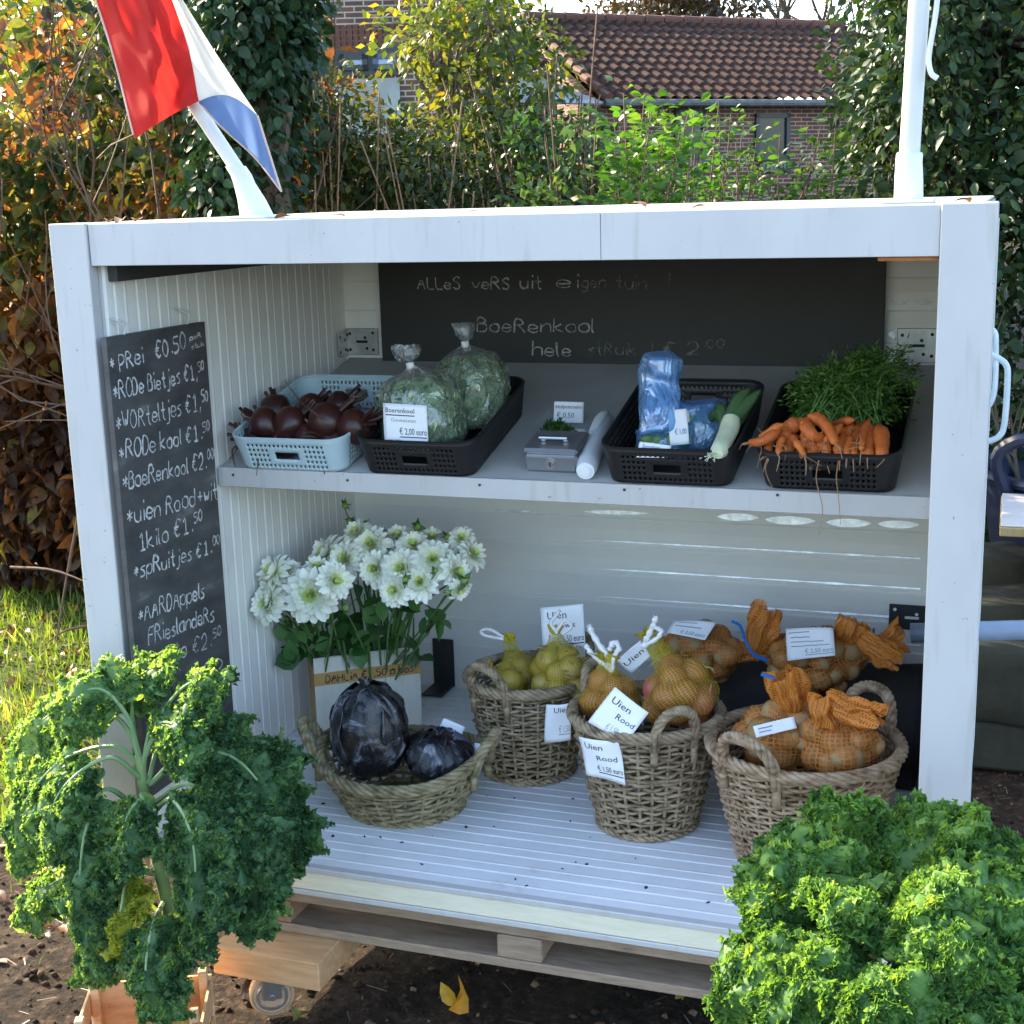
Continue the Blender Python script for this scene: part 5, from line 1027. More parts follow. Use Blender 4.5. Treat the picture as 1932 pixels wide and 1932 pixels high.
m_netyr = netmat('thin_yellow_net', YEL, 56, 56, .16, .16, .15, .5); m_nety = netmat('yellow_net', YEL, 60, 60, .18, .18, .16, .5); m_netyf = netmat('yellow_net_gathered', (.55, .44, .02), 40, 30, .5, .5, .55, .4)
m_potato = surf('potato_skin', (.38, .25, .11), (.29, .18, .075), 16, .6, .2, 80, c3=(.22, .13, .06)); m_onion = surf('white_onion_skin', (.46, .31, .11), (.32, .24, .08), 12, .38, .15, 50, stretch=(3, 3, 1), c3=(.42, .2, .06)); m_onionr = surf('red_onion_skin', (.42, .115, .085), (.34, .07, .065), 12, .36, .15, 50, stretch=(3, 3, 1), c3=(.36, .2, .08))
m_bluet = surf('blue_tie', (.02, .16, .50), (.015, .11, .36), 9, .4); m_whitet = surf('white_string', (.74, .74, .74), (.6, .6, .6), 9, .45)
m_straw = leafmat('onion_straw', [(0, (.28, .22, .07)), (1, (.46, .38, .18))], .3)
def netbag(name, label, cat, group, C, rad, axis, L, items, imat, r_i, net, netf, seed, neckr=.012, flare=(.05, .035), iname='potato', squash=(1, 1), tie=None, nlat=.9, straw=0, sc=(1.15, .95, .9), amp=.14):
    """bag of produce round C; axis points along the neck; items are packed in the body ellipsoid"""
    C = V3(C); A = nrm(axis); X = nrm(np.cross(A, (.2, 1, .1))); Y = np.cross(A, X); t = thing(name, tuple(C-(0, 0, rad[2]*.9)), label, cat, group); rs = np.random.default_rng(int(seed*100)); pos = []
    tries = 0
    while len(pos) < items and tries < 6000:
        tries += 1; d = rs.normal(size=3); d /= np.linalg.norm(d); q = d*rs.uniform(.45, 1)**.5*np.array(rad)*(1-r_i/max(rad)*.9)
        if all(np.linalg.norm(q-p) > r_i*(1.55 if tries < 3500 else 1.2) for p in pos): pos.append(q)
    for i, q in enumerate(pos): m = MB(); blob(m, C+q, r_i*rs.uniform(.88, 1.12), seed*7+i, sc, amp, 10); m.build(iname, imat, t, sharp=0)
    nt_, np2 = 30, 56; th = np.arange(np2)*2*math.pi/np2; pos = np.array(pos); rows = []
    for k in range(nt_):
        pol = math.pi-(math.pi-.42)*k/(nt_-1); row = []
        for a in th:
            d = -math.cos(math.pi-pol)*-1*0+0; d = A*math.cos(pol)+(X*math.cos(a)+Y*math.sin(a))*math.sin(pol)
            e = 1/np.linalg.norm(d/np.array(rad)); pd = pos @ d; q2 = (pos**2).sum(1)-pd**2; hit = np.where(q2 < r_i**2, pd+np.sqrt(np.maximum(r_i**2-q2, 0)), 0).max(); R_ = max(hit+.003, .25*e+.72*max(hit, e*.7)); row.append(C+d*R_)
        rows.append(row)
    G = np.array(rows); G = G*.6+.2*np.roll(G, 1, 1)+.2*np.roll(G, -1, 1)
    last = G[-1]; top = C+A*(max((last-C) @ A)+.0); N0 = C+A*L; ex = []
    for k in range(1, 9):
        f = k/8; ring = N0+(X*np.cos(th)[:, None]+Y*np.sin(th)[:, None])*neckr*(1+.25*np.sin(th*7+seed))[:, None]; w_ = f*f*(3-2*f); P = last*(1-f)+ring*f; ctr = P.mean(0); P = ctr+(P-ctr)*(1-.16*math.sin(f*math.pi)*(1+.5*np.sin(th*9+seed)))[:, None]; ex.append(P)
    G = np.vstack([G, np.array(ex)]); m = MB(); m.grid(np.vstack([G.transpose(1, 0, 2), G.transpose(1, 0, 2)[:1]]), uv=True); m.build('net', net, t, sharp=0)
    fl_ = []
    bd = nrm(rs.normal(size=3)*.5+(0, 0, .2))
    for k in range(12):
        f = k/11; rr = neckr*.9+(flare[1]-neckr)*f**.7; fold = 1+.55*f*np.sin(th*6+seed)+.3*f*np.sin(th*11+2*seed); P = N0+A*flare[0]*f+bd*flare[0]*.35*f*f+(X*np.cos(th)[:, None]+Y*np.sin(th)[:, None]*.7)*(rr*fold)[:, None]+A*(flare[0]*.14*f*np.sin(th*4+seed))[:, None]; fl_.append(P)
    F_ = np.array(fl_); F_ = F_+vnoise(F_, 40., seed)*.006; m = MB(); m.grid(np.vstack([F_.transpose(1, 0, 2), F_.transpose(1, 0, 2)[:1]]), uv=True); m.build('gathered_top', netf, t, sharp=0)
    if straw:
        P = C+A*rad[2]*.5+rs.normal(size=(straw, 3))*np.array(rad)*.5; P = C+(P-C)*(np.linalg.norm((P-C)/np.array(rad), axis=1, keepdims=True)**-1)*1.02; P = P[((P-C) @ A) > -.2*rad[2]]; leaves('dry_onion_tops', P, np.cross(rnd_dir(len(P)), P-C)/np.linalg.norm(P-C, axis=1, keepdims=True)+A*.15, RNG.uniform(.015, .04, len(P)), m_straw, t, (LEAF_LO[0]*np.array([.3, 1, 1]), LEAF_LO[1]))
    if tie is not None:
        m = MB(); rp = N0+(X*np.cos(th)[:, None]+Y*np.sin(th)[:, None])*(neckr*1.22); m.tube(rp[::4], .0032, 6, closed=True)
        for k in range(2): e = N0+X*neckr; d = nrm(rs.normal(size=3)+(0, -.3, .0)); m.tube(spline([e, e+d*.018+(0, 0, .008), e+d*.045+(0, 0, -.006)], 8), [.0036]*6+[.003, .002], 5)
        m.build('tie', tie, t)
    return t, N0, A
def knot(P, pts, label=None):
    m = MB(); return m
GO, GR, GP = 'yellow nets of white onions', 'yellow nets of red onions', 'orange nets of potatoes'
tO1, N1, A1_ = netbag('onion_bag', 'yellow net of white onions with straw on top, largest one in the left tall basket', 'onion bag', GO, at(1062, 1278, y=.60), (.090, .078, .084), (-.12, -.1, 1), .112, 20, m_onion, .029, m_nety, m_netyf, 1.1, .014, (.02, .016), 'onion', straw=90, sc=(1, 1, .95), amp=.05)
tO2, N2, A2_ = netbag('onion_bag', 'yellow net of white onions leaning behind at the left of the left tall basket', 'onion bag', GO, at(975, 1282, y=.66), (.055, .06, .07), (-.15, 0, 1), .098, 12, m_onion, .026, m_nety, m_netyf, 2.3, .014, (.02, .016), 'onion', straw=35, sc=(1, 1, .95), amp=.05)
tO3, N3, A3_ = netbag('onion_bag', 'small yellow net of onions seen through the front handle of the left tall basket', 'onion bag', GO, at(958, 1298, y=.545), (.05, .045, .045), (-.5, -.3, .7), .06, 6, m_onion, .028, m_nety, m_netyf, 3.1, .012, (.015, .014), 'onion', sc=(1, 1, .95), amp=.05)
for nm, tt, N_, P in (('w', tO1, N1, [(1052, 1195), (1040, 1176), (1050, 1160), (1056, 1152)]), ('w2', tO1, N1, [(1050, 1190), (1066, 1170), (1078, 1182), (1062, 1196)]), ('c', tO2, N2, [(950, 1202), (925, 1188), (908, 1190), (915, 1199), (950, 1206)])):
    m = MB(); yy = N_[1]-.01; c = spline([at(*p, y=yy) for p in P], 16); m.tube(c, .0045 if nm != 'c' else .004, 6); m.build('tie', m_whitet, tt)
tR1, N4, A4_ = netbag('onion_bag', 'yellow net of red onions with white knotted string behind the tilted card', 'onion bag', GR, at(1150, 1318, y=.42), (.07, .075, .075), (-.0, -.1, 1), .094, 14, m_onionr, .028, m_netyr, m_netyf, 4.2, .020, (.02, .026), 'onion', sc=(1, 1, .95), amp=.05)
tR2, N5, A5_ = netbag('onion_bag', 'yellow net of large red onions heaped at the right of the middle basket', 'onion bag', GR, at(1285, 1305, y=.43), (.100, .085, .088), (-.62, .1, 1), .140, 26, m_onionr, .033, m_netyr, m_netyf, 5.7, .018, (.02, .022), 'onion', straw=26, sc=(1, 1, .95), amp=.05)
for tt, yy, r_, P in ((tR1, .41, .0065, [(1150, 1262), (1146, 1238), (1132, 1218), (1118, 1196), (1110, 1180)]), (tR1, .41, .0058, [(1150, 1262), (1130, 1245), (1112, 1228), (1104, 1216)]), (tR1, .40, .006, [(1152, 1266), (1158, 1240), (1168, 1222), (1158, 1212), (1150, 1226)]), (tR2, .42, .0065, [(1213, 1222), (1222, 1200), (1232, 1180), (1238, 1162)]), (tR2, .42, .005, [(1215, 1220), (1240, 1204), (1248, 1190), (1236, 1184)])):
    m = MB(); c = spline([at(*p, y=yy) for p in P], 16)+RNG.normal(0, .0006, (16, 3)); m.tube(c, r_*(1+.25*np.sin(np.arange(16)*2.1)), 7); m.build('tie', m_whitet, tt)
# dark crate and potato nets
crate_c = V3((.475, .90, ZF)); m_cloth = surf('black_cloth', (.014, .014, .016), (.010, .010, .012), 6, .85, .5, 20)
ck = thing('dark_crate', tuple(crate_c), 'dark crate covered with black cloth under the potato nets', 'crate')
m = MB(); m.box(crate_c+(0, 0, .09), (.63, .36, .175), bev=.01); m.build('body', m_cloth, ck)
u, v = np.meshgrid(np.linspace(-1, 1, 30), np.linspace(-1, 1, 24), indexing='ij'); Gc = np.stack([crate_c[0]+u*.345, crate_c[1]+v*.2, ZF+.186+0*u], -1)
ov = np.maximum(np.clip(np.abs(u)-.93, 0, 1)/.07, np.clip(np.abs(v)-.92, 0, 1)/.08); Gc[..., 2] += .010*fnoise(Gc, 9.)-ov*.13+.03*np.clip(u-.6, 0, 1); Gc[..., 1] += .006*np.sin(u*17)*ov; m = MB(); m.grid(Gc, uv=False); solidify(m.build('cloth', m_cloth, ck, sharp=0), .003)
zt = ZF+.195
tP1, N6, A6_ = netbag('potato_bag', 'orange net of potatoes with a card on top, left one on the dark crate', 'potato bag', GP, at(1322, 1236, y=.86), (.118, .085, .080), (1, -.05, .16), .148, 26, m_potato, .029, m_neto, m_netof, 6.4, .02, (.06, .045), squash=(1, 1))
m = MB(); m.tube(spline([at(*p, y=.785) for p in ((1380, 1172), (1397, 1182), (1408, 1212), (1424, 1236), (1448, 1246))], 14), [.004]*10+[.0055]*4, 6); m.build('tie', m_bluet, tP1)
tP2, N7, A7_ = netbag('potato_bag', 'orange net of potatoes with a priced card, right one on the dark crate', 'potato bag', GP, at(1538, 1246, y=.84), (.128, .088, .085), (1, .0, .34), .150, 30, m_potato, .029, m_neto, m_netof, 7.9, .02, (.075, .032), tie=m_bluet)
# the ruffled top of the left net stands up in front of the panel
def tuft(name, tt, P0, P1, r0, r1, seed, mat, bd=(0, 0, 0)):
    A = V3(P1)-V3(P0); L = np.linalg.norm(A); A = A/L; X = nrm(np.cross(A, (.2, 1, .1))); Y = np.cross(A, X); th = np.arange(60)*2*math.pi/60; rows = []
    for k in range(16):
        f = k/15; rr = r0+(r1-r0)*math.sin(min(1, f*1.25)*math.pi/2)-.25*r1*max(0, f-.8)*3; fold = 1+(.12+.3*f)*np.sin(th*6+seed)+.18*np.sin(th*13+seed*2+f*4); rows.append(V3(P0)+A*L*f+V3(bd)*f*f+(X*np.cos(th)[:, None]+Y*np.sin(th)[:, None]*.75)*(rr*fold)[:, None]+A*(L*.1*f*np.sin(th*3+seed))[:, None])
    F_ = np.array(rows); F_ = F_+vnoise(F_, 32., seed)*.009+vnoise(F_, 75., seed)*.004; m = MB(); m.grid(np.vstack([F_.transpose(1, 0, 2), F_.transpose(1, 0, 2)[:1]]), uv=True); m.build(name, mat, tt, sharp=0)
tuft('gathered_top', tP1, at(1420, 1225, y=.83), at(1450, 1150, y=.83), .016, .034, 3.3, m_netof)
tuft('gathered_top', tP2, at(1600, 1215, y=.83), at(1612, 1172, y=.83), .02, .03, 4.1, m_netof); tuft('gathered_top', tP2, at(1625, 1205, y=.80), at(1692, 1246, y=.78), .022, .026, 5.1, m_netof)
card('price_label', at(1272, 1170, y=.80), at(1352, 1174, y=.80), at(1330, 1208, y=.755), at(1258, 1194, y=.77), [('€ 2,50 euro', .32, .10, .24, .62, False, m_inkgrey)], tP1, bend=.002, bars=((.15, .6, .80, .05), (.12, .75, .55, .06)))
card('price_label', at(1482, 1186, y=.775), at(1572, 1184, y=.775), at(1576, 1237, y=.735), at(1486, 1247, y=.735), [('€ 2,50 euro', .38, .17, .15, .60, True, m_inkgrey)], tP2, bend=.003, bars=((.06, .5, .84, .035), (.1, .5, .68, .035), (.1, .78, .54, .03), (.1, .9, .40, .03)))
# potato nets in the right basket
tP3, N8, A8_ = netbag('potato_bag', 'orange net of potatoes in the right basket with its gathered top standing upright', 'potato bag', GP, at(1478, 1392, y=.37), (.105, .095, .075), (-.0, .1, 1), .08, 20, m_potato, .03, m_neto, m_neto, 9.2, .022, (.02, .02))
tuft('gathered_top', tP3, at(1500, 1340, y=.37), at(1480, 1268, y=.37), .022, .036, 6.6, m_netof)
tP4, N9, A9_ = netbag('potato_bag', 'orange net of potatoes in the right basket with its gathered top folded over', 'potato bag', GP, at(1585, 1400, y=.33), (.085, .09, .072), (-.1, .1, 1), .075, 18, m_potato, .03, m_neto, m_netof, 10.6, .022, (.02, .02))
tuft('gathered_top', tP4, at(1558, 1372, y=.29), at(1556, 1316, y=.29), .026, .024, 7.7, m_netof); tuft('gathered_top', tP4, at(1560, 1318, y=.29), at(1655, 1372, y=.25), .020, .026, 8.8, m_netof, (0, 0, .02))
m = MB(); m.tube(spline([at(*p, y=.285) for p in ((1580, 1330), (1590, 1345), (1584, 1360))], 8), .005, 6); m.build('tie', m_bluet, tP4); m = MB(); m.tube(spline([at(*p, y=.36) for p in ((1462, 1282), (1450, 1276), (1436, 1272))], 8), .004, 6); m.build('tie', m_bluet, tP3)
card('price_card', *facing(1462, 1372, .285, 76, 22, .28, .5), [], None, 'narrow white card lying in the right potato basket', bend=.001, bars=((.1, .45, .6, .12), (.1, .4, .3, .1)))
# cards of the onion baskets
card('price_card', at(1019, 1147, y=.70), at(1100, 1139, y=.70), at(1105, 1222, y=.68), at(1025, 1230, y=.68), [('Uien', .16, .72, .17, .45, False, m_ink), ('wit', .55, .50, .12, .25, False, m_ink), ('€ 1,50 euro', .36, .18, .15, .62, True, m_ink)], None, 'white card with Uien wit standing behind the white onions', bend=.002)
card('price_card', at(1030, 1330, y=.468), at(1078, 1326, y=.468), at(1077, 1396, y=.478), at(1027, 1401, y=.478), [('Uien', .35, .78, .15, .6, False, m_ink), ('€ 1,50', .55, .24, .18, .42, True, m_inkgrey)], None, 'white price card hanging on the front of the left tall basket', bend=.003)
card('price_card', at(880, 1272, y=.58), at(893, 1284, y=.52), at(903, 1347, y=.53), at(888, 1322, y=.59), [], None, 'white card seen edge on at the left side of the left tall basket', bend=.002)
card('price_card', at(1160, 1296, y=.262), at(1224, 1345, y=.25), at(1181, 1402, y=.232), at(1109, 1362, y=.246), [('Uien', .14, .68, .17, .52, False, m_ink), ('Rood', .45, .40, .15, .48, False, m_ink), ('€ 1,50 euro', .4, .08, .15, .55, True, m_inkgrey)], None, 'tilted diamond white card with Uien Rood in front of the red onion nets', bend=.002)
card('price_card', at(1163, 1246, y=.50), at(1208, 1208, y=.50), at(1228, 1238, y=.49), at(1190, 1272, y=.49), [('Uien', .1, .40, .28, .8, False, m_ink)], None, 'small white card tucked behind the knotted strings of the red onions', bend=.002)
card('price_card', at(1093, 1388, y=.262), at(1164, 1402, y=.228), at(1180, 1482, y=.246), at(1110, 1460, y=.268), [('Uien', .15, .76, .14, .45, False, m_ink), ('Rood', .42, .50, .13, .46, False, m_ink), ('€ 1,50 euro', .36, .22, .14, .62, True, m_ink)], None, 'wavy white card with Uien Rood hanging outside the middle basket', bend=.004, seed=1.)

# ------------------------------------------------------------------ dahlias in a cream box
m_boxw = surf('box_cream', (.66, .63, .54), (.58, .55, .46), 6, .6, .15, 50, stretch=(6, 6, 1), c3=(.42, .38, .3)); m_tape = surf('tan_tape', (.50, .29, .09), (.44, .25, .08), 12, .5)
F0 = V3((-.725, .63, ZF)); UB = nrm((.8, .6, 0)); DB = nrm((-.6, .8, 0)); BW, BD, BH = .285, .115, .230
fb = thing('flower_box', tuple(F0+UB*BW/2+DB*BD/2), 'cream wooden box of dahlias with a tan strip reading DAHLIA', 'flower box'); Rb = np.stack([UB, DB, (0, 0, 1.)], 1)
m = MB()
for k in range(3): m.box(F0+UB*(BW*(k+.5)/3)+DB*.004+(0, 0, BH/2), (BW/3-.0012, .008, BH), Rb, .001)
m.build('front_board', m_boxw, fb); m = MB(); m.box(F0+UB*BW/2+DB*BD+(0, 0, BH/2), (BW, .008, BH), Rb, .001); m.build('back_board', m_boxw, fb)
for s_ in (0, 1):
    m = MB(); m.box(F0+UB*(.006 if not s_ else BW-.006)+DB*(BD/2+.001)+(0, 0, BH*.46), (.010, BD-.014, BH*.92), Rb, .001); m.build('side_board', m_boxw if s_ else m_wood, fb)
m = MB(); m.box(F0+UB*BW/2+DB*BD/2+(0, 0, .008), (BW-.02, BD-.02, .012), Rb); m.build('bottom_board', m_boxw, fb)
m = MB(); a = F0-DB*.0012; m.box(a+UB*BW/2+(0, 0, BH-.058), (BW+.001, .0016, .034), Rb); tp = m.build('label_strip', m_tape, fb)
m = MB(); pp = F0-DB*.0022; chalk(m, 'DAHLiA €1,50 p.bos', pp+UB*.03+(0, 0, BH-.069), pp+UB*(BW-.02)+(0, 0, BH-.066), .020, -DB, .0032); m.build('lettering', m_ink, tp)
m_petal = surf('white_petal', (.86, .88, .84), (.80, .84, .76), 30, .5); m_petal = leafmat('dahlia_petal', [(0, (.56, .66, .16)), (.25, (.76, .82, .44)), (.5, (.88, .90, .78)), (1, (.90, .91, .84))], .25, (1, 1, .95), rough=.5, spec=.25)
m_stem = surf('flower_stem', (.10, .19, .05), (.07, .14, .035), 12, .5); m_dleaf = leafmat('dahlia_leaf', [(0, (.025, .07, .02)), (.6, (.05, .135, .035)), (1, (.10, .22, .06))], .35, rough=.38, spec=.4); m_bud = surf('flower_bud', (.20, .30, .06), (.14, .24, .05), 20, .45)
def bloom_mesh(seed, op):
    rs = np.random.default_rng(seed); vs = []; fs = []; tn = []; n0 = 0
    for ring in range(6):
        f = ring/5; npet = (14, 14, 13, 11, 9, 7)[ring]; el = R(-6+f**.95*80)*op+R(8)*(1-op); Lp = (1.0, .93, .82, .66, .48, .32)[ring]; wp = .385*(1-.42*f)
        for k in range(npet):
            a = (k+.5*(ring % 2))*2*math.pi/npet+rs.normal(0, .07); e = el+rs.normal(0, .10); l = Lp*rs.uniform(.9, 1.07); wd = wp*rs.uniform(.85, 1.12)
            ca, sa = math.cos(a), math.sin(a); rad = np.array([ca, sa, 0]); tan = np.array([-sa, ca, 0]); up = np.array([0, 0, 1.])
            for i, t in enumerate((0, .25, .5, .75, .92, 1.0)):
                w_ = wd*(.35, .72, 1, .95, .55, .05)[i]; ee = e+(.45*(t-.4) if ring < 3 else .25*(t-.5))*(1 if f > .3 else -.35); c = rad*(.055*(1-.7*f)+t*l*math.cos(ee))+up*(.16*f+t*l*math.sin(ee))
                nn = -rad*math.sin(e)+up*math.cos(e)
                for j in (-1, 0, 1): vs.append(c+tan*j*w_*.5+nn*(.11*w_*3*abs(j)-.0))
            for i in range(5):
                for j in range(2): b = n0+i*3+j; fs.append((b, b+1, b+4, b+3)); tn.append(min(1, .12+.9*(i+.5)/5*(1-.55*f)+rs.uniform(0, .12)) if f < .75 else rs.uniform(0, .25))
            n0 += 18
    vs = np.array(vs); m = MB(); m.add(vs, fs); nb = len(m.f); m.lathe([(.001, .0), (.07, .02), (.085, .12), (.06, .22), (.001, .26)], 10, capb=False, capt=False); tn += [.16]*(len(m.f)-nb); me = m.mesh('bloom'); a = me.attributes.new('tint', 'FLOAT', 'FACE'); a.data.foreach_set('value', tn); me.materials.append(m_petal); return me
BM = [bloom_mesh(k, o) for k, o in ((1, 1.), (2, .95), (3, .85), (4, .72))]
bc = F0+UB*BW/2+DB*BD/2
blist = [(610, 690, .52, 158, 0, (.35, -1, .25), 'biggest and nearest, facing the viewer squarely'), (195, 512, .53, 118, 2, (-.6, -.6, .6), 'at the upper left edge of the bunch'), (365, 590, .55, 128, 1, (-.1, -.8, .7), 'between the big one and the left edge'), (158, 690, .50, 105, 3, (-.7, -.7, .2), 'lowest at the left edge, half side on'), (262, 665, .52, 105, 2, (-.3, -1, .4), 'low at the left behind the drooping one'), (330, 745, .49, 108, 1, (-.1, -1, .35), 'drooping low just left of the biggest one'),
 (505, 515, .56, 85, 3, (0, -.5, 1), 'small, above and left of the biggest one'), (655, 505, .58, 95, 2, (.1, -.4, 1), 'small, right above the biggest one'), (780, 590, .53, 105, 3, (.7, -.6, .3), 'pointing right beside the biggest one'), (700, 405, .66, 115, 2, (-.6, -.6, .5), 'at the upper left of the right cluster'), (832, 445, .62, 118, 0, (-.1, -1, .4), 'left middle of the right cluster'), (910, 268, .68, 100, 2, (-.2, -.6, .8), 'highest at the left under the tall buds'), (1008, 345, .64, 122, 1, (0, -.8, .6), 'high in the middle left of the right cluster'), (1030, 510, .59, 118, 1, (-.1, -1, .3), 'lower middle left of the right cluster'),
 (1185, 292, .70, 95, 2, (.1, -.5, .9), 'high at the back in the middle'), (1208, 508, .57, 135, 0, (.1, -1, .5), 'large one low in the middle of the right cluster'), (1290, 350, .64, 105, 2, (.2, -.7, .7), 'upper right of the middle'), (1422, 445, .60, 132, 0, (.3, -.9, .5), 'large one at the right of the right cluster'), (1415, 300, .72, 90, 3, (.2, -.4, 1), 'at the back right, seen from below'), (1160, 655, .54, 108, 2, (0, -.9, .2), 'drooping low in the middle'), (1335, 600, .56, 118, 1, (.2, -.9, .4), 'low right of the middle'), (1585, 530, .60, 110, 3, (.9, -.5, .3), 'at the right edge turned sideways'),
 (1612, 305, .70, 85, 2, (.3, -.7, .6), 'small, at the upper right corner'), (1695, 412, .68, 100, 3, (.8, -.3, .6), 'farthest right, tilted away'), (1602, 655, .58, 80, 3, (.8, -.7, -.3), 'lowest at the right edge, hanging'), (1070, 270, .72, 70, 3, (0, -.3, 1), 'small one half hidden at the back top'), (1120, 385, .66, 80, 3, (0, -.8, .6), 'half hidden in the gap of the right cluster')]
stemroot = []
for i, (zx, zy, y, rz, k, d, wh_) in enumerate(blist):
    c = at(412.2+.2844*zx-(16 if zx < 560 else 0), 927.4+.2844*zy, y=y); c[0] = max(c[0], XW+.05); dep = np.linalg.norm(c-CAM); rad = rz*.2844*dep/FPX*(1.26 if zx < 800 else 1.14); t = thing('dahlia', tuple(c), 'white dahlia bloom '+wh_, 'dahlia', 'white dahlias in the cream box')
    d = nrm(d); o = link('bloom', BM[k], t); Q = Vector(d).to_track_quat('Z', 'Y'); o.scale = (rad,)*3; o.rotation_euler = (Q @ Matrix.Rotation(RNG.uniform(0, 6.28), 3, 'Z').to_quaternion()).to_euler(); o.location = tuple(-d*rad*.25)
    left = zx < 800; s0 = bc+UB*((-.09 if left else .055)+RNG.normal(0, .022))+DB*RNG.normal(0, .018); s0[2] = ZF+.10; b0 = c-d*rad*.42
    m = MB(); m.tube(spline([s0, s0*.45+b0*.55+(0, 0, .02)+RNG.normal(0, .008, 3), b0-(0, 0, .022)-d*.004, b0], 14), np.linspace(.0032, .0022, 14), 6); m.build('stem', m_stem, t)
    m = MB(); m.lathe([(.002, -.012), (.011, -.004), (.013, .004), (.006, .008)], 9, capt=False); Rq = np.array(Q.to_matrix()); m.v = [m.v[0] @ Rq.T+b0]; m.build('calyx', m_bud, t)
for zx, zy, y, r_, wh_ in ((845, 772, .50, .0085, 'on a bent stalk between the two clusters'), (1440, 525, .54, .007, 'in front of the large right bloom'), (1522, 668, .54, .007, 'below the right edge of the bunch'), (140, 612, .48, .007, 'at the far left of the bunch'), (1635, 590, .57, .011, 'leafy, at the right edge'), (840, 95, .72, .009, 'topmost of the tall stalk at the upper left'), (870, 195, .72, .008, 'lower on the tall stalk at the upper left'), (970, 210, .74, .008, 'dark, beside the tall stalk'), (1320, 235, .74, .011, 'dark, above the middle of the bunch'), (1520, 300, .70, .009, 'beside the small upper right bloom'), (1240, 585, .53, .008, 'between the two low middle blooms')):
    c = at(412.2+.2844*zx, 927.4+.2844*zy, y=y); t = thing('dahlia_bud', tuple(c), 'green dahlia bud '+wh_, 'flower bud', 'dahlia buds among the blooms'); m = MB(); blob(m, c, r_, zx, (1, 1, .9), .1, 8); m.build('bud', m_bud, t, sharp=0)
    leaves('sepals', np.repeat(c[None], 6, 0), rnd_dir(6), np.full(6, r_*2.4), m_dleaf, t); s0 = bc+UB*(-.08 if zx < 700 else .06)+RNG.normal(0, .015, 3); s0[2] = ZF+.14
    m = MB(); m.tube(spline([s0, s0*.4+c*.6+RNG.normal(0, .008, 3), c-(0, 0, r_)], 10), np.linspace(.0028, .0016, 10), 5); m.build('stem', m_stem, t)
P = []; D = []; sz = []
for zx, zy, y, s_ in ((520, 1080, .60, .075), (490, 1120, .58, .08), (610, 1060, .70, .06), (745, 1040, .72, .06), (800, 1070, .76, .07), (870, 1080, .78, .07), (960, 1070, .78, .08), (1010, 1050, .80, .08), (1120, 1050, .82, .075), (1330, 1090, .74, .065), (1370, 800, .62, .07), (1440, 830, .62, .075), (1400, 850, .63, .065), (700, 830, .58, .05), (850, 900, .68, .09), (930, 960, .70, .09), (850, 800, .70, .07), (1000, 800, .70, .07), (1100, 900, .70, .08), (1180, 830, .68, .06), (640, 900, .64, .06), (500, 930, .60, .05), (430, 860, .56, .05), (560, 960, .62, .06), (1250, 980, .68, .06), (1010, 960, .68, .08), (880, 1040, .66, .08), (1320, 760, .60, .045), (920, 690, .66, .05), (1060, 720, .66, .06), (780, 980, .64, .07), (1200, 950, .7, .07)):
    for j in range(3): P.append(at(412.2+.2844*(zx+RNG.normal(0, 18)), 927.4+.2844*(zy+RNG.normal(0, 18)), y=y+RNG.uniform(-.02, .04))); a = RNG.uniform(0, 6.28); D.append((math.cos(a), -.25, math.sin(a)*.7+(.35 if zy > 1000 else -.2))); sz.append(s_*RNG.uniform(.6, 1.))
dl = thing('dahlia_greenery', tuple(bc), 'dark green dahlia leaves and bare stalks between blooms and box', 'foliage'); LW = (LEAF_HI[0]*np.array([1.35, 1, 1]), LEAF_HI[1]); leaves('leaves', P, D, np.array(sz), m_dleaf, dl, LW, None, .6)
m = MB()
for k in range(26): s0 = bc+UB*RNG.uniform(-.11, .11)+DB*RNG.normal(0, .02); s0[2] = ZF+.12; e = s0+UB*RNG.normal(0, .03)+(RNG.normal(0, .03), RNG.normal(-.02, .03), RNG.uniform(.15, .30)); e[0] = max(e[0], XW+.03); m.tube(spline([s0, (s0+e)/2+RNG.normal(0, .008, 3), e], 8), [.0032]*6+[.0026, .002], 5)
m.build('stalks', m_stem, dl)
# ------------------------------------------------------------------ flag poles and the flag
def ringloft(rings, seg=28):
    """rings = (centre, half width along sight-right, half depth)"""
    th = np.arange(seg)*2*math.pi/seg; m = MB(); G = np.array([c+np.cos(th)[:, None]*a*_hr+np.sin(th)[:, None]*b*_hf+0 for c, a, b in rings]); m.grid(G, wrapv=True, uv=False); m.add(G[0], [tuple(range(seg))[::-1]]); m.add(G[-1], [tuple(range(seg))]); return m
PY = .075
b0 = at(485, 404, y=PY); b0[2] = ZT+.002
fpl = thing('flagpole', tuple(b0), 'slanting white flagpole in a wedge socket at the left of the stall roof', 'flagpole', 'flagpoles on the stall roof')
m = MB(); m.box(b0+(0, 0, .003), (.084, .09, .006), bev=.002); m.build('base_plate', m_pole, fpl)
K = at(455, 330, y=PY); c1 = b0+(0, 0, .004)
m = ringloft([(c1, .034, .030), (c1*.6+K*.4+_hr*.002, .028, .027), (c1*.2+K*.8, .0215, .022), (K, .021, .022), (K+nrm(at(365, 195, y=PY-.02)-K)*.02, .0205, .022)]); m.build('socket', m_pole, fpl)
m = MB(); top = at(365, 195, y=PY-.005); dv = nrm(top-K); m.tube([K-dv*.03, K+dv*.30, top+dv*.35], .0142, 20); m.build('pole', m_pole, fpl)
b1 = at(1714, 381, y=PY); b1[2] = ZT+.002
fpr = thing('flagpole', tuple(b1), 'upright bare white flagpole at the right of the stall roof', 'flagpole', 'flagpoles on the stall roof')
m = MB(); m.box(b1+(0, 0, .003), (.088, .09, .006), bev=.002); m.build('base_plate', m_pole, fpr)
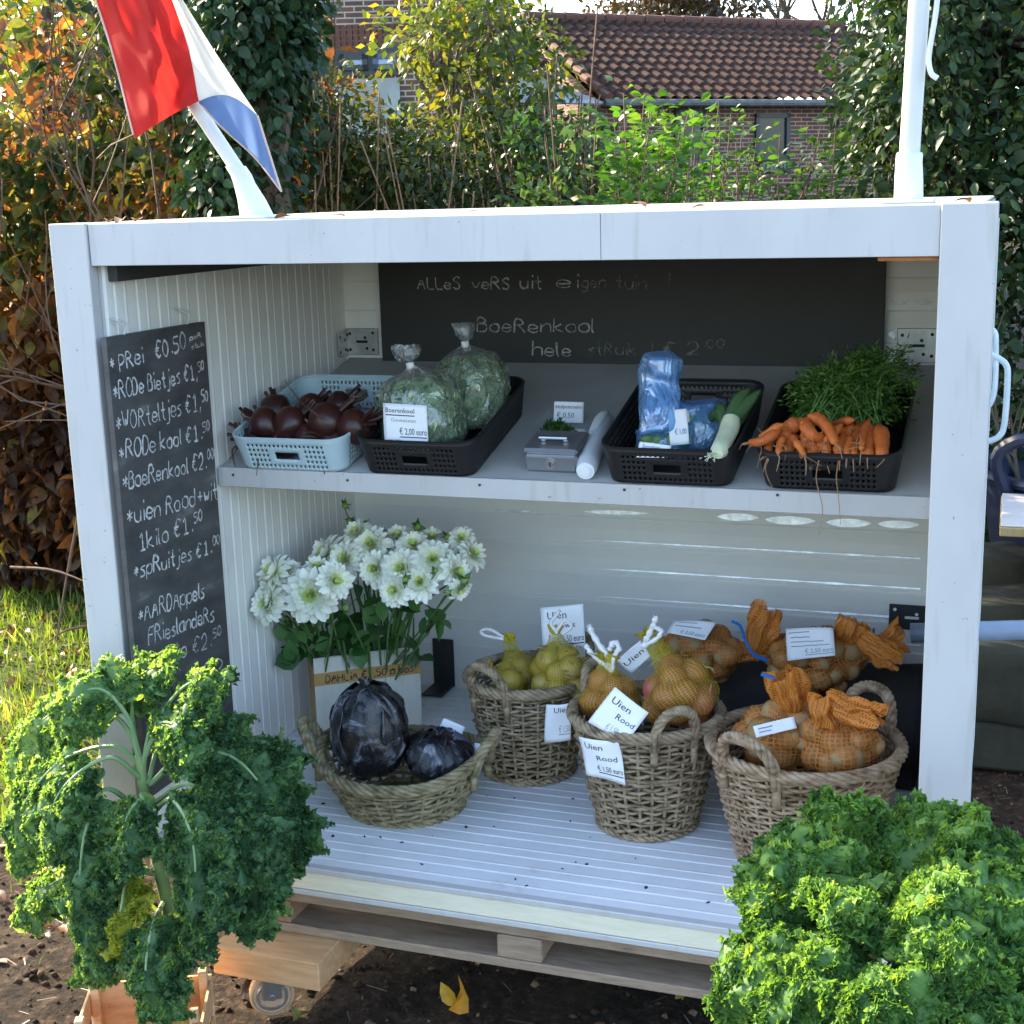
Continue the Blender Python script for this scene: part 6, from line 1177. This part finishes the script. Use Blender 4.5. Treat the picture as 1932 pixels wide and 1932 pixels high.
K = at(1716, 292, y=PY); e = at(1740, -90, y=PY-.02); dv = nrm(e-K)
m = ringloft([(b1+(0, 0, .004), .0245, .026), (b1*.5+K*.5, .0235, .025), (b1*.25+K*.75, .0222, .023), (K, .0205, .0215)]); m.build('socket', m_pole, fpr)
m = MB(); m.tube([K-dv*.055, K-dv*.05, K, K+dv*.004], [.019, .0222, .0222, .0205], 24); m.build('collar', m_pole, fpr)
m = MB(); m.tube([K-dv*.06, e+dv*.3], .0172, 24); m.build('pole', m_pole, fpr)
m = MB(); m.tube(spline([at(*p, y=.05) for p in ((1774, -60), (1766, 20), (1757, 75), (1752, 112), (1757, 138), (1769, 148))], 24), .0045, 8); m.build('cord', m_whitet, fpr)
def clothmat(name, col, tr=.4):
    m, nt, b, o = newmat(name); b.inputs['Base Color'].default_value = (*col, 1); b.inputs['Roughness'].default_value = .9; b.inputs['Specular IOR Level'].default_value = .15; d = node(nt, 'BsdfTranslucent'); d.inputs[0].default_value = (*[min(1, c*1.2) for c in col], 1); s_ = node(nt, 'MixShader'); s_.inputs[0].default_value = tr
    n = node(nt, 'TexNoise', i_Scale=900., i_Detail=2.); nt.links.new(tex(nt), n.inputs['Vector']); bp = node(nt, 'Bump', i_Strength=.15, i_Distance=.001); nt.links.new(n.outputs[0], bp.inputs['Height']); nt.links.new(bp.outputs[0], b.inputs['Normal'])
    nt.links.new(b.outputs[0], s_.inputs[1]); nt.links.new(d.outputs[0], s_.inputs[2]); nt.links.new(s_.outputs[0], o.inputs[0]); return m
m_red, m_fwh, m_blu, m_hem = clothmat('flag_red', (.34, .020, .018)), clothmat('flag_white', (.52, .50, .44)), clothmat('flag_blue', (.08, .135, .27)), clothmat('flag_hem', (.55, .46, .42))
flag = thing('flag', tuple(at(372, 192, y=.05)), 'red white and blue cloth flag draped down the slanting pole', 'flag')
def L2(pts, n): return spline([(*p, 0) for p in pts], n)[:, :2]
NR, NC = 44, 26
def patch(Lf, Rt_, bow, y0, fold, mat, name='cloth', edge=None):
    Lp, Rp = L2(Lf, NR), L2(Rt_, NR); G = np.zeros((NR, NC, 3))
    for i in range(NR):
        for j in range(NC):
            s_ = j/(NC-1); t = i/(NR-1); p = Lp[i]*(1-s_)+Rp[i]*s_; p = p+np.array([0, bow*math.sin(s_*math.pi)*t**6]); G[i, j] = at(p[0], p[1], y=y0(s_, t)+fold(s_, t))
    m = MB(); m.grid(G, uv=False); o = m.build(name, mat, flag, sharp=0)
    if edge is not None:
        m2 = MB(); m2.tube(G[:, edge][::2], .0028, 5); m2.build('hem', m_hem, flag)
    return G
ys = lambda a: .035-.012*math.sin(a*3)
GR_ = patch([(160, -60), (213, 100), (254, 262)], [(303, -60), (353, 83), (375, 191)], -4, lambda s_, t: .028-.02*s_*(1-s_)*4*.5, lambda s_, t: .006*math.sin(s_*26-t*9+2*math.sin(t*5))*s_*(1-s_)*3+.005*math.sin(s_*9+t*31)*s_*t+.020*math.sin(s_*5.2+t*3.4+.6)*(1-.0*t)*min(1, 4*(1-s_))+.012*math.sin(s_*11+t*7+1.)*math.sin(math.pi*s_)+.006*math.sin(s_*3-t*16), m_red, edge=0)
patch([(303, -60), (353, 83), (375, 191)], [(308, -60), (402, 92), (486, 218)], -24, lambda s_, t: .028+.01*s_, lambda s_, t: .004*math.sin(s_*21-t*8)*s_*(1-s_)*3+.012*math.sin(s_*4.5+t*2.)*s_*(1-s_)*4-.012*s_*t, m_fwh)
lo = L2([(376, 192), (412, 234), (480, 296), (531, 361)], NC); tp_ = np.array([[375+(486-375)*s_, 191+(218-191)*s_-24*math.sin(s_*math.pi)] for s_ in np.linspace(0, 1, NC)]); G = np.zeros((14, NC, 3))
for i in range(14):
    for j in range(NC): t = i/13; s_ = j/(NC-1); p = tp_[j]*(1-t)+lo[j]*t; G[i, j] = at(p[0], p[1], y=.036-.012*s_*(1-t)+.014*math.sin(s_*8+t*2)*t+.01*t+.007*math.sin(s_*24+t*3)*t)
m = MB(); m.grid(G, uv=False); m.build('cloth', m_blu, flag, sharp=0); m = MB(); m.tube(G[-1][::1], .0022, 5); m.tube(G[:, -1], .0022, 5); m.build('hem', m_hem, flag)

# ------------------------------------------------------------------ kale plants
m_kale = leafmat('curly_kale', [(0, (.020, .060, .028)), (.35, (.052, .125, .052)), (.7, (.112, .215, .078)), (1, (.22, .34, .10))], .42, (3.4, 2.7, .75), rough=.55, spec=.28)
m_kaley = leafmat('yellow_kale', [(0, (.10, .17, .02)), (.5, (.25, .30, .03)), (1, (.45, .44, .05))], .42, (1.4, 1.3, .4)); m_kale_lit = leafmat('lit_curly_kale', [(0, (.025, .075, .024)), (.35, (.06, .145, .036)), (.7, (.115, .23, .05)), (1, (.22, .34, .07))], .38, (2.3, 2.0, .6), rough=.55, spec=.28); m_rib = surf('kale_rib', (.20, .30, .14), (.14, .23, .09), 14, .5); m_stalk = surf('kale_stalk', (.24, .32, .13), (.16, .24, .08), 10, .55, .2, 60)  # right plant's kale is lighter: its stronger light is put into the colour
_cx = np.linspace(-.5, .5, 9); CURL = (np.concatenate([np.stack([_cx*s_, 0*_cx+y_, z_*np.sin(_cx*9.4+p_)], 1) for s_, y_, z_, p_ in ((.75, 0, .06, 0), (1.1, .42, .24, .4), (1.4, .66, .46, .8))]), [(r*9+k, r*9+k+1, r*9+k+10, r*9+k+9) for r in (0, 1) for k in range(8)])
def kale_leaf(plant, ctrl, w_, seed, t0=.28, mat=None, nh=(.15, -.8, .6), droop=.035, amp=1., tsh=0., ribx=.55, dens=34000):
    c = spline([at(a, b, y=y) for a, b, y in ctrl], 64); T = np.gradient(c, axis=0); T /= np.linalg.norm(T, axis=1, keepdims=True); N0 = nrm(nh); Sd = np.cross(T, N0); Sd /= np.maximum(np.linalg.norm(Sd, axis=1, keepdims=True), .15); Nn = np.cross(Sd, T)
    L = np.linalg.norm(np.diff(c, axis=0), axis=1).sum(); nu = max(40, min(88, int(L*(1-t0)/.0042))); nv = max(30, min(60, int(2*w_*1.5/.0046))); q = np.linspace(0, 1, nu); ii = (t0+(1-t0)*q)*63; i0 = np.clip(ii.astype(int), 0, 62); f = (ii-i0)[:, None]; lerp = lambda A: A[i0]*(1-f)+A[i0+1]*f
    C_, S_, N_ = lerp(c), lerp(Sd), lerp(Nn); hw_ = w_*np.sin(math.pi*(.07+.86*q**.85))**.55; v = np.linspace(-1, 1, nv); lob = 1+.16*np.sin(q*19+seed)[:, None]*np.sign(v)[None]+.12*np.sin(q*31+seed*2)[:, None]
    P = C_[:, None]+(v[None]*hw_[:, None]*lob)[..., None]*S_[:, None]-(droop*(v[None]**2)*hw_[:, None]/w_)[..., None]*N_[:, None]+lerp(T)[:, None]*(.018*(1-np.abs(v))**1.5)[None, :, None]*(q**3)[:, None, None]
    a = (.003+.019*np.abs(v)**.9)*amp; e = np.clip((np.abs(v)-.12)*2.2, 0, 1)
    D_ = vnoise(P, 22., seed)*.016*amp+vnoise(P, 52., seed+3.)*(a*1.25)[None, :, None]+vnoise(P, 112., seed+6.)*(a*.62)[None, :, None]*e[None, :, None]
    P = P+D_; m = MB(); m.grid(P, uv=False); o = m.build('leaf', mat or m_kale, plant, sharp=0)
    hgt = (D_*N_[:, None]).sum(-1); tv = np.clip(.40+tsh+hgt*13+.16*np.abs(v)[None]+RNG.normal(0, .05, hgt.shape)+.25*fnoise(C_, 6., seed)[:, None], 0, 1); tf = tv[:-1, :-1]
    at_ = o.data.attributes.new('tint', 'FLOAT', 'FACE'); at_.data.foreach_set('value', tf.ravel().astype(np.float32))
    m = MB(); k1 = int((t0+ribx*(1-t0))*63); m.tube(c[:k1:2]+Nn[:k1:2]*.0015, np.linspace(.0062, .0020, len(c[:k1:2])), 6); m.build('midrib', m_rib, o)
    nf = int(L*(1-t0)*2*w_*dens*(1.6)); a_ = RNG.integers(2, nu-1, nf); b_ = np.clip((.5+.5*np.sign(RNG.normal(size=nf))*RNG.uniform(.02, 1., nf)**.7)*(nv-1), 0, nv-2).astype(int); Q = P[a_, b_]; sg = np.sign(v[b_])[:, None]
    Dn = N_[a_]*(RNG.uniform(.3, 1.1, nf)*np.where(RNG.uniform(0, 1, nf) < .3, -1, 1))[:, None]+S_[a_]*sg*RNG.uniform(-.2, .8, nf)[:, None]+rnd_dir(nf)*.55
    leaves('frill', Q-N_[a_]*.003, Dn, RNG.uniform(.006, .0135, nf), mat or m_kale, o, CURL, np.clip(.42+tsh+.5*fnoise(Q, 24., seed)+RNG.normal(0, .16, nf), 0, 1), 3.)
SY = -.24
zk = ground_z(-.75, -.25)
k1b = at(332, 1850, y=SY); kp = thing('kale_plant', (k1b[0], SY, .02), 'tall curly kale plant standing in the left wooden crate', 'kale plant', 'curly kale plants')
st = spline([(k1b[0]+.01, SY, .03), at(330, 1830, y=SY), at(318, 1720, y=SY), at(290, 1590, y=SY), at(272, 1490, y=SY), at(262, 1425, y=SY)], 30); m = MB(); m.tube(st, np.linspace(.0155, .010, 30)*(1+.06*np.sin(np.arange(30)*1.9)), 12); m.build('stalk', m_stalk, kp)
LK = [([(268, 1450, -.24), (214, 1408, -.25), (111, 1440, -.26), (36, 1540, -.27), (30, 1640, -.27)], .075, .42, 0, .15), ([(270, 1440, -.24), (228, 1360, -.22), (144, 1322, -.20), (57, 1385, -.2), (9, 1480, -.2)], .07, .3, 0, .2), ([(266, 1435, -.24), (240, 1350, -.24), (187, 1300, -.26), (122, 1330, -.30), (100, 1400, -.30)], .07, .3, 0, .15), ([(262, 1430, -.24), (250, 1340, -.2), (265, 1275, -.18), (320, 1262, -.2)], .062, .3, 0, .12),
 ([(276, 1425, -.24), (318, 1330, -.22), (372, 1285, -.24), (418, 1325, -.26)], .045, .45, 0, 0.), ([(285, 1480, -.24), (349, 1425, -.24), (442, 1430, -.24), (516, 1520, -.24), (555, 1640, -.24)], .085, .25, 0, -.12), ([(285, 1520, -.24), (358, 1480, -.28), (432, 1560, -.32), (470, 1670, -.34), (456, 1770, -.34)], .078, .3, 0, -.1), ([(285, 1540, -.24), (325, 1510, -.32), (363, 1580, -.38), (369, 1700, -.40), (350, 1790, -.40)], .085, .26, 0, -.15),
 ([(268, 1530, -.24), (198, 1490, -.30), (160, 1580, -.34), (152, 1690, -.36), (165, 1770, -.36)], .068, .3, 0, -.1), ([(275, 1600, -.24), (219, 1590, -.28), (187, 1680, -.32), (174, 1780, -.34), (211, 1850, -.34)], .062, .3, 0, 0), ([(280, 1640, -.24), (198, 1630, -.25), (95, 1670, -.26), (30, 1730, -.26)], .055, .35, 0, .15), ([(312, 1700, -.24), (290, 1745, -.34), (276, 1840, -.40), (300, 1925, -.40)], .075, .25, 0, -.02),
 ([(300, 1650, -.24), (245, 1650, -.30), (228, 1720, -.36), (206, 1800, -.36)], .036, .3, 1, .1), ([(280, 1480, -.24), (305, 1400, -.18), (367, 1372, -.14), (432, 1430, -.12)], .066, .25, 0, -.12), ([(270, 1470, -.24), (203, 1430, -.30), (111, 1500, -.34), (87, 1620, -.34)], .06, .45, 0, .05), 
 ([(285, 1560, -.24), (268, 1510, -.34), (238, 1550, -.38), (228, 1650, -.40)], .048, .35, 0, -.05), ([(315, 1740, -.24), (240, 1740, -.30), (165, 1800, -.32), (144, 1850, -.32)], .042, .35, 0, .1), ([(268, 1475, -.24), (285, 1380, -.24), (330, 1370, -.30), (349, 1460, -.34)], .055, .25, 0, -.05)]
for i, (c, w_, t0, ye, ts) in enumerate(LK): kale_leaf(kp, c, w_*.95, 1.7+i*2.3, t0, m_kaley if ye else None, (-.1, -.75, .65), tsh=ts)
kc = at(1655, 1850, y=-.62); kq = thing('kale_plant', (kc[0], -.62, .02), 'dense bright green curly kale plant in front of the right basket', 'kale plant', 'curly kale plants')
m = MB(); st = spline([(kc[0], -.62, .03), (kc[0], -.62, .25), tuple(at(1650, 1760, y=-.56))], 16); m.tube(st, np.linspace(.017, .011, 16), 10); m.build('stalk', m_stalk, kq)
K0 = (1650, 1790, -.58)
RK = [([K0, (1625, 1650, -.48), (1595, 1566, -.44), (1590, 1508, -.44)], .082, .1), ([K0, (1690, 1650, -.48), (1750, 1575, -.46), (1840, 1562, -.48)], .085, .1), ([K0, (1740, 1667, -.5), (1850, 1600, -.46), (1915, 1650, -.46)], .075, .0), ([K0, (1570, 1683, -.52), (1494, 1608, -.50), (1419, 1658, -.54)], .075, -.2), ([K0, (1540, 1720, -.6), (1474, 1658, -.62), (1414, 1725, -.66)], .07, .05), ([K0, (1550, 1790, -.66), (1474, 1790, -.72), (1404, 1870, -.74), (1376, 1960, -.74)], .088, -.15), ([K0, (1600, 1780, -.70), (1550, 1820, -.78), (1535, 1930, -.80)], .075, .05),
 ([K0, (1640, 1700, -.62), (1600, 1683, -.70), (1570, 1760, -.74)], .08, .1), ([K0, (1700, 1720, -.64), (1725, 1692, -.70), (1730, 1800, -.74)], .085, .12), ([K0, (1760, 1760, -.64), (1840, 1720, -.66), (1905, 1830, -.68)], .085, .02), ([K0, (1780, 1840, -.7), (1860, 1840, -.74), (1930, 1940, -.76)], .09, -.1), ([K0, (1700, 1830, -.74), (1730, 1850, -.8), (1730, 1960, -.82)], .085, .08), ([K0, (1800, 1692, -.56), (1880, 1667, -.56), (1950, 1760, -.58)], .08, .05), ([K0, (1660, 1650, -.42), (1690, 1566, -.36), (1720, 1533, -.36)], .06, -.2), ([K0, (1650, 1840, -.78), (1640, 1900, -.84), (1620, 1990, -.86)], .09, .02), ([K0, (1560, 1840, -.72), (1494, 1870, -.78), (1464, 1970, -.8)], .08, -.1), ([K0, (1800, 1900, -.78), (1850, 1930, -.82), (1880, 1990, -.84)], .085, -.1), ([K0, (1610, 1650, -.54), (1530, 1617, -.56), (1504, 1683, -.62)], .072, .1), ([K0, (1830, 1790, -.7), (1800, 1780, -.76), (1800, 1880, -.8)], .07, .0)]
for i, (c, w_, ts) in enumerate(RK): kale_leaf(kq, c, w_*.74, 60.+i*2.1, .24, m_kale_lit, (-.05, -.62, .78), tsh=ts+.10, droop=.05, ribx=.04, dens=44000)
# crates under the kale
def crate(name, label, A, U, D, w_, d_, h, mat, group):
    t = thing(name, tuple(A+U*w_/2+D*d_/2), label, 'crate', group); Rm = np.stack([U, D, (0, 0, 1.)], 1); A = V3(A)
    for c, dim in ((U*w_/2+D*.004, (w_, .007, h-.02)), (U*w_/2+D*(d_-.004), (w_, .007, h-.02))):
        m = MB(); m.box(A+c+(0, 0, .01+(h-.02)/2), dim, Rm, .001); m.build('end_board', mat, t)
    for s_ in (0, 1):
        x = .0035 if not s_ else w_-.0035
        for k in (0, 1): m = MB(); m.box(A+U*x+D*d_/2+(0, 0, .035+k*(h-.08)), (.006, d_-.018, .05), Rm, .001); m.build('side_slat', mat, t)
    for a, b in ((.016, .02), (w_-.016, .02), (.016, d_-.02), (w_-.016, d_-.02)): m = MB(); m.box(A+U*a+D*b+(0, 0, h/2+.006), (.018, .022, h+.012), Rm, .002); m.build('corner_post', mat, t)
    m = MB(); m.box(A+U*w_/2+D*d_/2+(0, 0, .012), (w_-.02, d_-.02, .005), Rm); m.build('bottom', mat, t); return t
m_crate = surf('crate_wood', (.62, .38, .21), (.50, .28, .14), 7, .7, .2, 60, stretch=(3, 3, 12), c3=(.28, .16, .08)); m_crategrey = surf('old_crate_wood', (.36, .29, .22), (.25, .19, .14), 7, .8, .3, 60, stretch=(3, 3, 12), c3=(.12, .09, .06))
BR, FL, BL = at(384, 1812, z=.165), at(108, 1930, z=.165), at(166, 1842, z=.165); U = np.array([math.cos(R(25)), math.sin(R(25)), 0]); D = np.array([-U[1], U[0], 0]); w_ = .255; d_ = .19; A0 = BL-D*d_; A0[2] = -.005
crate('wooden_crate', 'open light wooden vegetable crate holding the tall kale at lower left', A0, U, D, w_, d_, .165, m_crate, 'crates under the kale')
A1c = at(1352, 1905, z=.2); A1c = V3((A1c[0], A1c[1]-.42, -.005)); crate('wooden_crate', 'greyed wooden crate almost hidden under the right kale plant', A1c, np.array([1., 0, 0]), np.array([0, 1., 0]), .46, .40, .2, m_crategrey, 'crates under the kale')
# ------------------------------------------------------------------ things to the right of the stall
m_pipe = surf('pipe_bluegrey', (.24, .29, .38), (.19, .23, .31), 8, .45); m_navy = surf('navy_plastic', (.010, .016, .04), (.014, .022, .05), 8, .4); m_stone = surf('mossy_concrete', (.028, .03, .022), (.016, .019, .013), 12, .95, .8, 40, c3=(.05, .05, .042)); m_plank = surf('yellowish_plank', (.30, .24, .12), (.22, .17, .08), 6, .75, .3, 50, stretch=(8, 8, 2), c3=(.12, .09, .05))
a = at(1838, 1203, y=1.0); b = at(1985, 1186, y=1.0); tp = thing('pipe', tuple(a), 'blue grey metal pipe sticking out behind the right post of the stall', 'pipe'); m = MB(); m.tube([a-(.15, 0, 0), b+(.3, 0, .03)], .0245, 20); m.build('tube', m_pipe, tp); m = MB(); m.box((b[0]+.34, 1.0, a[2]/2), (.05, .05, a[2]), bev=.004); m.build('support', m_pipe, tp)
c0 = at(1886, 992, y=1.75); sd = thing('wooden_stand', (c0[0]+.25, 1.95, 0), 'wooden stand with a white top board at the right edge of the picture', 'stand')
m = MB(); m.box((c0[0]+.30, 1.98, c0[2]-.018), (.60, .46, .028), bev=.003); tb_ = m.build('top_board', m_plank, sd); m = MB(); m.box((c0[0]+.302, 1.982, c0[2]-.0005), (.597, .457, .006), bev=.002); m.build('top_sheet', m_white, tb_)
for k in range(4): m = MB(); m.box((c0[0]+.10+k*.13+.06, 1.82, (c0[2]-.03)/2), (.125, .03, c0[2]-.03), bev=.003); m.build('plank', m_plank, sd)
m = MB(); m.box((c0[0]+.35, 2.17, (c0[2]-.03)/2), (.5, .03, c0[2]-.03), bev=.003); m.build('back_panel', m_plank, sd)
q = at(1912, 985, y=2.35); tb = thing('plastic_tub', (q[0]+.22, 2.55, 0), 'dark navy plastic tub with a thick rim behind the right post', 'tub')
zt_ = at(1900, 885, y=2.5)[2]; m = MB(); m.lathe([(.26, 0), (.30, zt_*.3), (.36, zt_*.8), (.40, zt_), (.385, zt_), (.34, zt_*.8), (.25, .03)], 40, (q[0]+.27, 2.55, 0), capt=False); m.build('body', m_navy, tb); m = MB(); th = np.arange(48)*2*math.pi/48; m.tube(np.stack([q[0]+.27+.405*np.cos(th), 2.55+.405*np.sin(th), 0*th+zt_], 1), .02, 8, closed=True); m.build('rim', m_navy, tb)
m = MB(); m.tube(spline([(q[0]-.02, 2.25, zt_-.05), (q[0]-.06, 2.2, zt_+.10), (q[0]+.05, 2.16, zt_+.16), (q[0]+.18, 2.18, zt_)], 14), .022, 8); m.build('handle', m_navy, tb)
for (px, py, y, w_, h, lab) in ((1868, 1110, 2.15, .26, .22, 'topmost mossy dark concrete block behind the right post'), (1880, 1195, 1.9, .30, .2, 'middle mossy dark concrete block above the blue grey pipe'), (1872, 1290, 1.75, .28, .24, 'lowest dark concrete block on the soil below the pipe')):
    p = at(px, py, y=y); t = thing('concrete_block', (p[0], y, max(0, p[2]-h/2)), lab, 'concrete block', 'concrete blocks stacked behind the right post'); m = MB(); u_ = np.linspace(0, 2*math.pi, 40, endpoint=False); sq = lambda a: np.sign(a)*np.abs(a)**.35; Gb = np.array([np.stack([p[0]+sq(np.cos(u_))*w_/2*q_, y+.1+sq(np.sin(u_))*.13*q_, p[2]+0*u_+z_*h/2], 1) for z_, q_ in ((-1, .02), (-1, .9), (-.9, 1), (-.4, 1.02), (.1, 1), (.5, 1.01), (.9, .98), (1, .9), (1, .02))]); Gb = Gb+vnoise(Gb, 9., px)*.022; m.grid(Gb, wrapv=True, uv=False); o = m.build('block', m_stone, t, sharp=50)
    if p[2]-h/2 > .02: m = MB(); m.box((p[0], y+.1, (p[2]-h/2)/2), (w_*.9, .24, p[2]-h/2-.002), None, .012); m.build('foot', m_stone, t)

# ------------------------------------------------------------------ grass, litter and soil
BLADE = (np.array([(-.05, 0, 0), (.05, 0, 0), (-.035, .5, .06), (.035, .5, .06), (0, 1, .28)]), [(0, 1, 3, 2), (2, 3, 4)])
m_grass = leafmat('grass_blade', [(0, (.05, .08, .015)), (.5, (.11, .17, .025)), (.85, (.22, .26, .05)), (1, (.36, .32, .12))], .45, (1.3, 1.3, .5))
def on_ground(P): return np.array([ground_z(x, y) for x, y in P])
n = 30000; X = RNG.uniform(-4.6, -.9, n); Y = RNG.uniform(-.1, 2.9, n); pr_ = np.array([turf_amount(a, b) for a, b in zip(X, Y)])*(.35+.65*np.clip(.5+1.2*fnoise(np.stack([X, Y, 0*X], 1), 3.3, 5.), 0, 1)); k = RNG.uniform(0, 1, n) < pr_; X, Y = X[k], Y[k]; P = np.stack([X, Y, on_ground(np.stack([X, Y], 1))-.004], 1)
D = RNG.normal(0, .42, P.shape); D[:, 2] = 1.; o = leaves('grass', P, D, RNG.uniform(.03, .095, len(P)), m_grass, None, BLADE, scatter_tint(P, 4., .4)); tag(o, kind='stuff')
m_litter = leafmat('fallen_leaf', [(0, (.04, .02, .012)), (.5, (.13, .06, .025)), (.8, (.24, .12, .04)), (.93, (.42, .26, .04)), (1, (.40, .34, .10))], .2, mottle=.5)
n = 2600; X = RNG.uniform(-4.4, 1.8, n); Y = RNG.uniform(-.8, 2.7, n); k = (RNG.uniform(0, 1, n) < np.clip(.25-.28*(X+1.2), .05, 1)); X, Y = X[k], Y[k]; P = np.stack([X, Y, on_ground(np.stack([X, Y], 1))+.006+.012*(RNG.uniform(0, 1, len(X)) < .3)], 1); D = RNG.normal(0, 1, P.shape); D[:, 2] = np.abs(D[:, 2])*.25
o = leaves('fallen_leaves', P, D, RNG.uniform(.025, .065, len(P)), m_litter, None, LEAF_HI, None, .12, 1.); tag(o, kind='stuff')
CLOD = (np.array([(.5, 0, 0), (-.5, .1, 0), (0, .5, .05), (.05, -.5, 0), (0, 0, .38), (0, 0, -.3)]), [(0, 2, 4), (2, 1, 4), (1, 3, 4), (3, 0, 4), (2, 0, 5), (1, 2, 5), (3, 1, 5), (0, 3, 5)])
m_clod = leafmat('soil_clod', [(0, (.012, .008, .006)), (.6, (.04, .026, .017)), (.9, (.10, .065, .04)), (1, (.22, .15, .09))], .0, rough=.95, spec=.1)
n = 9000; X = RNG.uniform(-2.4, 1.9, n); Y = RNG.uniform(-1., 2.2, n)**1.; k = RNG.uniform(0, 1, n) < (1-.85*np.array([turf_amount(a, b) for a, b in zip(X, Y)])); X, Y = X[k], Y[k]; P = np.stack([X, Y, on_ground(np.stack([X, Y], 1))+.001], 1); D = RNG.normal(0, 1, P.shape); D[:, 2] *= .3
o = leaves('soil_clods', P, D, RNG.uniform(.004, .026, len(P))*RNG.uniform(.4, 1.2, len(P)), m_clod, None, CLOD); tag(o, kind='stuff')
STRAW = (np.array([(-.03, 0, 0), (.03, 0, 0), (.03, 1, .03), (-.03, 1, .03)]), [(0, 1, 2, 3)])
n = 800; X = RNG.uniform(-2.4, 1.9, n); Y = RNG.uniform(-.9, 1.9, n); P = np.stack([X, Y, on_ground(np.stack([X, Y], 1))+.010], 1); D = RNG.normal(0, 1, P.shape); D[:, 2] = np.abs(D[:, 2])*.15
o = leaves('straw_bits', P, D, RNG.uniform(.015, .06, n), leafmat('straw_bit', [(0, (.08, .055, .035)), (.7, (.18, .13, .08)), (1, (.34, .28, .19))], .1), None, STRAW, None, .15); tag(o, kind='stuff')
m_orleaf = leafmat('orange_leaf', [(0, (.50, .24, .02)), (1, (.55, .33, .03))], .3, mottle=.4); m_grleaf = leafmat('pale_green_leaf', [(0, (.22, .26, .07)), (1, (.28, .28, .09))], .3, mottle=.4)
for px, py, s_, mt, lab in ((846, 1905, .075, m_orleaf, 'orange yellow fallen leaf on the dark soil under the pallet'), (553, 1928, .045, m_grleaf, 'pale green fallen leaf on the soil beside the castor wheel')):
    p = at(px, py, z=.012); t = thing('fallen_leaf', tuple(p), lab, 'fallen leaf'); leaves('blade', [p, p+(.012, .01, .004)], [(.3, .5, .25), (-.6, .3, .5)], np.array([s_, s_*.8]), mt, t, LEAF_HI, None, .6, .5)
# leaves and crumbs lying on the roof edge, dirt specks on the floor
for k, (px, py) in enumerate(((205, 413), (232, 411), (262, 412), (548, 404), (625, 402), (905, 398), (1218, 391), (1330, 388), (1815, 379), (1838, 381))):
    p = at(px, py, y=.03+.02*(k % 3)); p[2] = ZT+.006; t = thing('fallen_leaf', tuple(p), ('brown curled leaf on the roof edge, '+['leftmost of the row above the left post', 'second from the left post', 'third from the left post', 'just right of the slanting pole socket', 'above the left third of the roof beam', 'above the middle of the roof beam', 'just right of the beam joint', 'left of the upright pole', 'just right of the upright pole base', 'at the right post'][k]), 'fallen leaf', 'dead leaves on the roof edge')
    leaves('blade', [p], [(RNG.normal(), RNG.normal()*.4, .03)], np.array([RNG.uniform(.025, .04)]), m_litter, t, LEAF_HI, np.array([RNG.uniform(.4, .85)]), .06, .2)
m = MB()
for k in range(90):
    x, y = RNG.uniform(-.75, .8), RNG.uniform(.0, 1.05); blob(m, V3((x, y, ZF+.0015)), RNG.uniform(.001, .0035), k, (1.6, 1, .5), .3, 5)
o = m.build('floor_crumbs', m_clod if False else m_stone, None); tag(o, kind='stuff')
